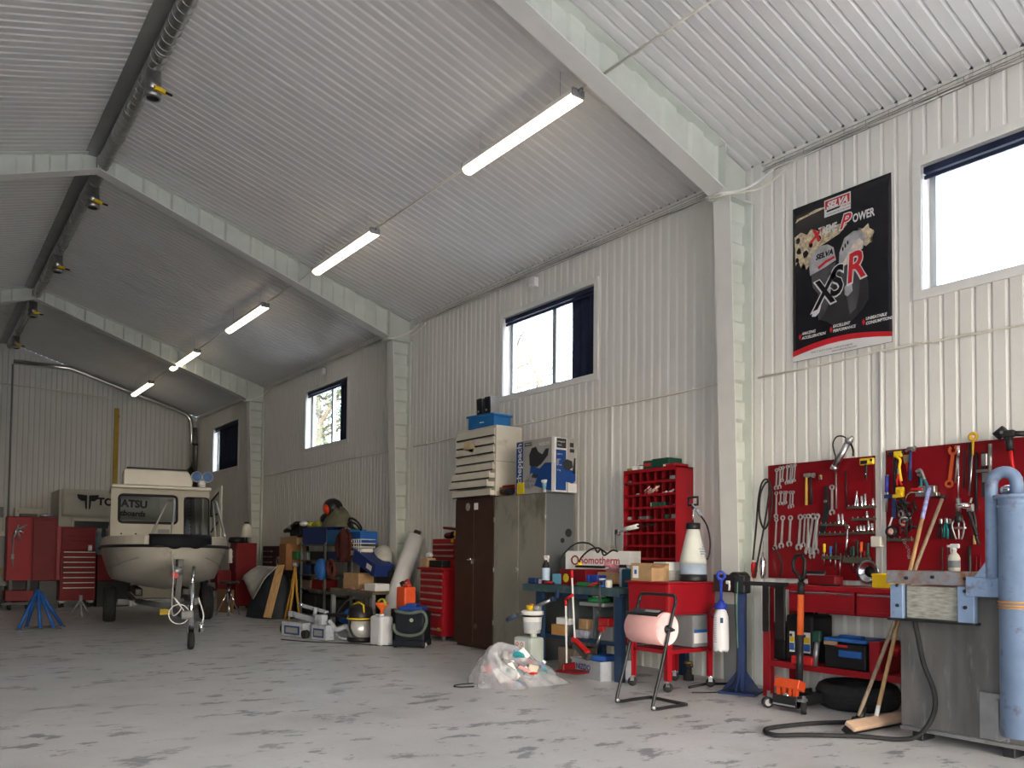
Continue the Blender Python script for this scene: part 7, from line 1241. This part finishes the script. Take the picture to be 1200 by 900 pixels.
# open side door on the right
o = MB(); d0 = Vector((.78, .25, 0)); dv = Vector((.17, -.34, 0)); P = lambda u, z: d0+dv*u+Vector((0, 0, z))
for a, b_, c, d in (((0, 1.42), (1, 1.42), (.82, 1.52), (.2, 1.52)), ((1, 1.42), (1, 2.34), (.82, 2.24), (.82, 1.52)), ((1, 2.34), (0, 2.12), (.2, 2.08), (.82, 2.24)), ((0, 2.12), (0, 1.42), (.2, 1.52), (.2, 2.08))): o.quad(P(*a), P(*b_), P(*c), P(*d))
o = o.build('side_door', gel, boat, solid=.03); MB().tube([P(.2, 1.80), P(.82, 1.86), P(.82, 2.24), P(.2, 2.08)], .018, 8, closed=True).tube([P(.15, 1.5), P(.9, 1.76)], .012, 6).build('door_seal', rubr, o); MB().quad(P(.2, 1.52), P(.82, 1.52), P(.82, 2.22), P(.2, 2.07)).build('door_pane', tint, o)
# search lights, rails, vents
MB().cyl((.66, .30, 2.30), (.66, .30, 2.44), .06).box((.66, .30, 2.38), (.12, .06, .05)).build('light_bracket', white_p, boat)
for x in (.57, .75): o = MB().lathe([(.06, .1), (.095, .03), (.092, -.03), (.085, -.05)], (x, .28, 2.50), (0, 1, 0), n=20).build('search_light', white_p, boat); MB().lathe([(.082, 0), (.03, .02), (.0, .02)], (x, .224, 2.50), (0, -1, 0), n=18, cap=False).build('search_lens', mat('blue_glass_lens', (.10, .20, .42), .1), o)
for s_, xo in ((-1, -.10), (1, .74)):
    mb = MB(); mb.tube(spl([(xo-.12*(s_ < 0)+.04*(s_ > 0), -.75, 1.40), (xo+.10*(s_ < 0)-.02*(s_ > 0), -.85, 1.94), (xo+.17*(s_ < 0)-.03*(s_ > 0), -.95, 1.99), (xo+.20*(s_ < 0), -1.05, 1.96), (xo+.14*(s_ < 0)+.09*(s_ > 0), -1.45, 1.42)], 6), .019, 10); mb.build('grab_rail', mat('dull_stainless', (.50, .49, .46), .35, .7), boat); MB().cyl((xo-.12*(s_ < 0), -.78, 1.36), (xo-.12*(s_ < 0), -.78, 1.42), .06, n=14).build('rail_base', dull_steel, boat)
MB().box((.03, -.045, 1.52), (.18, .02, .07)).build('vent_grille', grey_metal, boat)
for x in (-.62, -.4): MB().cyl((x, -.06, 1.47), (x, -.02, 1.47), .014, n=8).build('deck_bolt', black, boat)
MB().box((.55, -.9, 1.40), (.6, .8, .05), bev=.01).build('white_locker', white_p, boat)
# trailer
tr = thing('boat_trailer', 'galvanised boat trailer with two black tyres and upright chrome jockey wheel', 'trailer', BO, BR)
for s_ in (1, -1):
    o = MB().lathe([(.17, -.09), (.27, -.095), (.29, -.07), (.295, 0), (.29, .07), (.27, .095), (.17, .09)], (s_*.76, .15, .296), (1, 0, 0), n=30, cap=False).build('tyre', rubber, tr); MB().lathe([(.05, -.06), (.175, -.07), (.175, .07), (.05, .06)], (s_*.76, .15, .296), (1, 0, 0), n=24).build('wheel_rim', dull_steel, o)
    for x_ in (-.05, .0, .05): MB().torus((s_*.76+x_, .15, .296), .293, .008, (1, 0, 0), 30, 6).build('tread_rib', rubber, o)
    MB().box((s_*.42, .5, .38), (.06, 3.0, .08)).build('side_beam', mat('weathered_zinc', (.17, .175, .18), .55, .3, var=.2), tr); MB().cyl((s_*.40, -1.0, .40), (0, -2.7, .40), .04, n=10).build('draw_beam', mat('weathered_zinc', (.17, .175, .18), .55, .3, var=.2), tr); MB().box((s_*.36, .2, .52), (.12, 1.6, .12), bev=.02).build('bunk_pad', black, tr)
MB().cyl((-.76, .15, .296), (.76, .15, .296), .035).box((0, .15, .33), (1.3, .12, .09)).box((0, -.85, .36), (1.0, .08, .08)).build('axle', mat('weathered_zinc', (.17, .175, .18), .55, .3, var=.2), tr); MB().box((.02, -.92, .22), (.16, .02, .09)).build('reflector_plate', yellow, tr)
MB().box((0, -3.3, .40), (.09, 2.0, .09)).box((0, -4.35, .42), (.14, .25, .10), bev=.02).build('drawbar', mat('weathered_zinc', (.17, .175, .18), .55, .3, var=.2), tr)
MB().box((.03, -2.95, .74), (.07, .09, .66), Matrix.Rotation(.06, 3, 'Y')).build('winch_post', black_metal, tr); MB().box((.04, -2.90, 1.0), (.09, .12, .16)).build('bow_stop', rubber, tr); MB().cyl((-.08, -2.98, .92), (.08, -2.98, .92), .06).build('winch_drum', dull_steel, tr); MB().cyl((-.03, -3.06, .86), (-.03, -3.0, .86), .045).build('winch_handle', red_plastic, tr)
MB().cyl((.05, -4.42, .16), (.05, -4.42, .80), .03, n=14).cyl((.05, -4.42, .78), (.08, -4.30, 1.0), .02).build('jockey_tube', chrome, tr); o = MB().lathe([(.03, -.03), (.09, -.035), (.105, -.02), (.105, .02), (.09, .035), (.03, .03)], (.05, -4.44, .105), (1, 0, 0), n=20).build('jockey_wheel', rubber, tr); MB().box((.09, -4.43, .17), (.015, .04, .18)).box((.01, -4.43, .17), (.015, .04, .18)).build('jockey_fork', black_metal, o)
MB().tube(spl([(-.05, -2.6, 1.18), (-.06, -3.2, .9), (-.12, -3.8, .6), (-.14, -4.2, .4), (-.06, -4.35, .5), (-.14, -4.3, .62), (-.02, -4.4, .45)]), .007).torus((-.08, -4.32, .42), .12, .007, (.3, 1, 0), 18, 6).tube(spl([(.14, -4.3, .62), (.2, -4.35, .4), (.16, -4.4, .26)]), .008).build('trailer_cable', white_p, tr); MB().cyl((.17, -4.4, .32), (.17, -4.4, .20), .035).build('trailer_plug', chrome, tr)
# booth with banner in the far corner -------------------------------------------------------------------
bo = thing('office_booth', 'cream-walled booth with dark window under the banner at the end wall', 'booth', (4.3, 23.2, 0)); MB().box((0, 0, 1.32), (2.75, 1.4, 2.64), bev=.01).build('booth_wall', cream_e, bo); MB().box((-.3, -.71, 1.52), (1.5, .04, .75)).build('booth_window', mat('dark_window_glass', (.04, .055, .06), .08), bo)
for c, d in (((-.3, -.72, 1.92), (1.6, .04, .06)), ((-1.07, -.72, 1.5), (.06, .04, .85)), ((.45, -.72, 1.5), (.06, .04, .85))): MB().box(c, d).build('window_trim', offwhite, bo)
bn = thing('banner', 'white advertising banner with black winged emblem and lettering hung on the cream booth', 'banner', (2.98, 22.46, 2.0)); mb = MB(); mb.grid(lambda u, v: (2.22*u, -.012*math.sin(14*u+3*v)-.01*math.sin(5*v+9*u), .66*v-.03*u*(1-v)), 30, 8); mb.build('banner_cloth', mat('white_banner_cloth', (.56, .54, .48), .7, var=.05), bn, solid=.004)
bk = mat('banner_black_print', (.012, .012, .014), .6); mb = MB(); text_mb(mb, 'TOHATSU', .25, (.77, -.03, .30), (1, 0, -.03), (0, 0, 1), .002, bold=.012, sx=1.0); text_mb(mb, 'outboards', .19, (1.08, -.03, .07), (1, 0, -.03), (0, 0, 1), .002, shear=.2, bold=.006); mb.build('banner_lettering', bk, bn)
mb = MB()
for s_ in (1, -1): mb.prism([(s_*.02, .52), (s_*.24, .54), (s_*.22, .44), (s_*.14, .38), (s_*.07, .38), (s_*.055, .2), (s_*.02, .17)], .003, (.56, -.032, 0), (1, 0, 0), (0, 0, 1))
mb.build('banner_emblem', bk, bn)
simple_box('wall_cupboard', 'small cream cupboard standing left of the booth at the end wall', 'cupboard', (2.35, 22.9, 1.45), (.62, .4, .72), cream_e); simple_box('cupboard_stand', 'dark low stand under the small cream cupboard', 'stand', (2.35, 22.9, 0), (.7, .5, 1.45), grey_metal)
for i, x in enumerate((3.42, 3.62)): bottle('gas_bottle', ('left' if i == 0 else 'right')+' of two grey-blue gas cylinders right of the red drawer chest', (x, 20.2, .82), .10, .85, mat('grey_blue_cylinder', (.15, .21, .23), .4), grey_metal, neck=.5, cat='cylinder')
simple_box('cylinder_bench', 'dark bench carrying the grey-blue cylinders behind the boat', 'bench', (3.6, 20.2, 0), (.9, .5, .82), black); simple_box('pale_carton', 'pale carton beside the grey-blue cylinders', 'carton', (3.75, 19.9, .82), (.25, .3, .35), offwhite)
# left: grey bench, red cupboard on trolley, red drawer chest, small red chest, blue stand
t = thing('side_bench', 'long grey bench with wooden edge at the far left edge of view', 'bench', (.95, 19.8, 0)); MB().box((0, 0, 1.50), (1.5, .7, .1)).build('bench_top', offwhite, t); MB().box((0, .05, .95), (1.4, .6, 1.0)).build('bench_front', grey_metal, t); MB().box((0, -.3, .72), (1.45, .1, .2)).build('wooden_rail', wood_old, t); MB().box((0, .1, .22), (1.3, .5, .44)).build('bench_base', black, t)
t = thing('tool_cupboard', 'big dark red tool cupboard with keys on its door, on a black trolley, far left', 'cupboard', (2.02, 19.05, 0)); MB().box((0, .12, 1.2), (.88, .36, 1.28), bev=.01).build('body', red_dk, t); MB().box((-.23, -.09, 1.2), (.42, .06, 1.26), Matrix.Rotation(.1, 3, 'Z'), bev=.008).build('door', red, t); MB().box((.21, -.07, 1.18), (.40, .05, 1.22), bev=.008).build('door', red_dk, t)
for x in (-.36, -.05): MB().box((x, 0, .35), (.05, .3, .5)).cyl((x-.02, -.1, .06), (x+.02, -.1, .06), .06).cyl((x-.02, .15, .06), (x+.02, .15, .06), .06).build('trolley_leg', black_metal, t)
MB().box((-.2, 0, .28), (.5, .4, .22), bev=.02).build('red_tray', red_dk, t); MB().box((-.2, 0, .13), (.6, .45, .05)).build('trolley_base', black_metal, t); MB().box((.3, .1, .3), (.3, .3, .6)).build('trolley_pillar', black_metal, t)
for k in range(6): MB().cyl((-.28, -.14, 1.58), (-.36+.05*k, -.17, 1.36+.26*(k % 3)*.6), .03, .012, n=8).build('hanging_tool', (dull_steel, chrome, grey_metal)[k % 3], t)
MB().tube([(-.33, -.14, 1.4), (-.34, -.15, 1.1), (-.33, -.15, .85)], .012).box((-.34, -.15, 1.05), (.05, .03, .10)).build('hanging_tool', grey_metal, t)
t = thing('tool_clutter', 'dark odds and ends lying on top of the red tool cupboard', 'tools', (2.05, 19.1, 1.84)); MB().box((-.1, 0, .03), (.3, .2, .06)).build('dark_tool', black, t); MB().cyl((.1, 0, .03), (.35, .05, .05), .03).build('dark_tool', dull_steel, t)
t = thing('drawer_chest', 'red drawer chest on castors with pale handle strips, left of the boat', 'tool chest', (2.87, 19.35, 0)); MB().box((0, 0, .66), (.66, .46, 1.02), bev=.01).build('lower_cabinet', red_dk, t); MB().box((0, .03, 1.40), (.64, .4, .46), bev=.01).box((0, .05, 1.64), (.68, .42, .05)).build('upper_chest', red_dk, t); MB().box((-.36, .0, 1.12), (.08, .4, 1.1), bev=.01).build('side_locker', red, t)
for k in range(8): o = MB().box((.02, -.236, 1.10-.105*k), (.60, .016, .095), bev=.003).build('drawer', red_dk, t); MB().box((.02, -.25, 1.145-.105*k), (.58, .014, .016)).build('drawer_handle', mat('pale_handle_strip', (.55, .50, .44), .4, .5), o)
for k in range(4): MB().box((.0, -.18, 1.52-.095*k), (.60, .016, .085), bev=.003).build('drawer', red_dk, t)
for x in (-.27, .27): MB().cyl((x-.05, -.1, .06), (x-.01, -.1, .06), .06).cyl((x+.03, .12, .06), (x+.07, .12, .06), .06).build('castor', rubber, t); MB().box((x, 0, .12), (.1, .3, .05)).build('castor_bracket', chrome, t)
bottle('spray_tin', 'small white tin standing on the red drawer chest front ledge', (3.08, 19.11, 1.175), .04, .12, white_p, pink, neck=.8, cat='tin')
t = thing('small_chest', 'smaller dark red chest half hidden behind the boat hull', 'tool chest', (3.55, 19.4, 0)); MB().box((0, 0, .82), (.62, .44, .55), bev=.01).build('body', red_dk, t)
for k in range(4): MB().box((0, -.226, 1.02-.12*k), (.58, .014, .10)).build('drawer', red_dk, t)
MB().box((0, 0, .27), (.6, .4, .54)).build('black_base', black, t)
t = thing('support_stand', 'bright blue pyramid-shaped steel support stand on the floor before the red cupboard', 'stand', (1.62, 14.3, 0)); apex = Vector((0, .05, .56)); bs = mat('bright_blue_enamel', (.02, .10, .36), .4)
for p in ((-.26, -.18, .02), (.20, -.2, .02), (.36, .2, .02), (-.12, .22, .02), (.02, -.19, .02)): MB().cyl(p, apex+Vector((p[0]*.08, p[1]*.08, 0)), .025, n=8).build('leg', bs, t)
MB().cyl(apex-Vector((0, 0, .1)), apex+Vector((0, 0, .03)), .05, .025, n=10).build('top_boss', bs, t); MB().box((-.0, -.19, .012), (.60, .05, .024)).box((.12, .21, .012), (.56, .05, .024)).build('base_bar', black_metal, t)
t = thing('axle_stand', 'grey tripod axle stand on the floor behind the left trailer wheel', 'stand', (2.55, 16.6, 0))
for a in (.5, 2.6, 4.7): MB().cyl((.2*math.cos(a), .2*math.sin(a), .01), (0, 0, .3), .015, n=8).build('leg', grey_metal, t)
MB().cyl((0, 0, .2), (0, 0, .38), .03).build('stand_post', grey_metal, t)
t = thing('black_cable', 'thin black cable lying on the floor before the vacuum cleaners', 'cable', (4.7, 10.0, 0)); MB().tube(spl([(-.55, 1.0, .008), (-.35, .55, .008), (0, .1, .008), (.3, -.4, .008), (.5, -.5, .008)]), .007, 6).build('cable_run', rubber, t)
t = thing('short_cable', 'short black cable end on the floor left of the rubbish bag', 'cable', (4.05, 6.4, 0)); MB().tube(spl([(.25, .0, .008), (.05, .02, .008), (-.05, -.05, .008), (.0, -.12, .008), (.1, -.15, .008)]), .006, 6).build('cable_run', rubber, t)
# repeats of one kind share a group phrase
fam = {}
for o in list(COL.objects):
    if o.parent is None and 'label' in o.keys() and o.get('kind') != 'structure': fam.setdefault(o.name.split('.')[0], []).append(o)
for nm, l in fam.items():
    if len(l) > 1:
        for o in l:
            if 'group' not in o.keys(): o['group'] = nm.replace('_', ' ')+' set in the workshop' if nm.endswith('s') else nm.replace('_', ' ')+'s in the workshop'
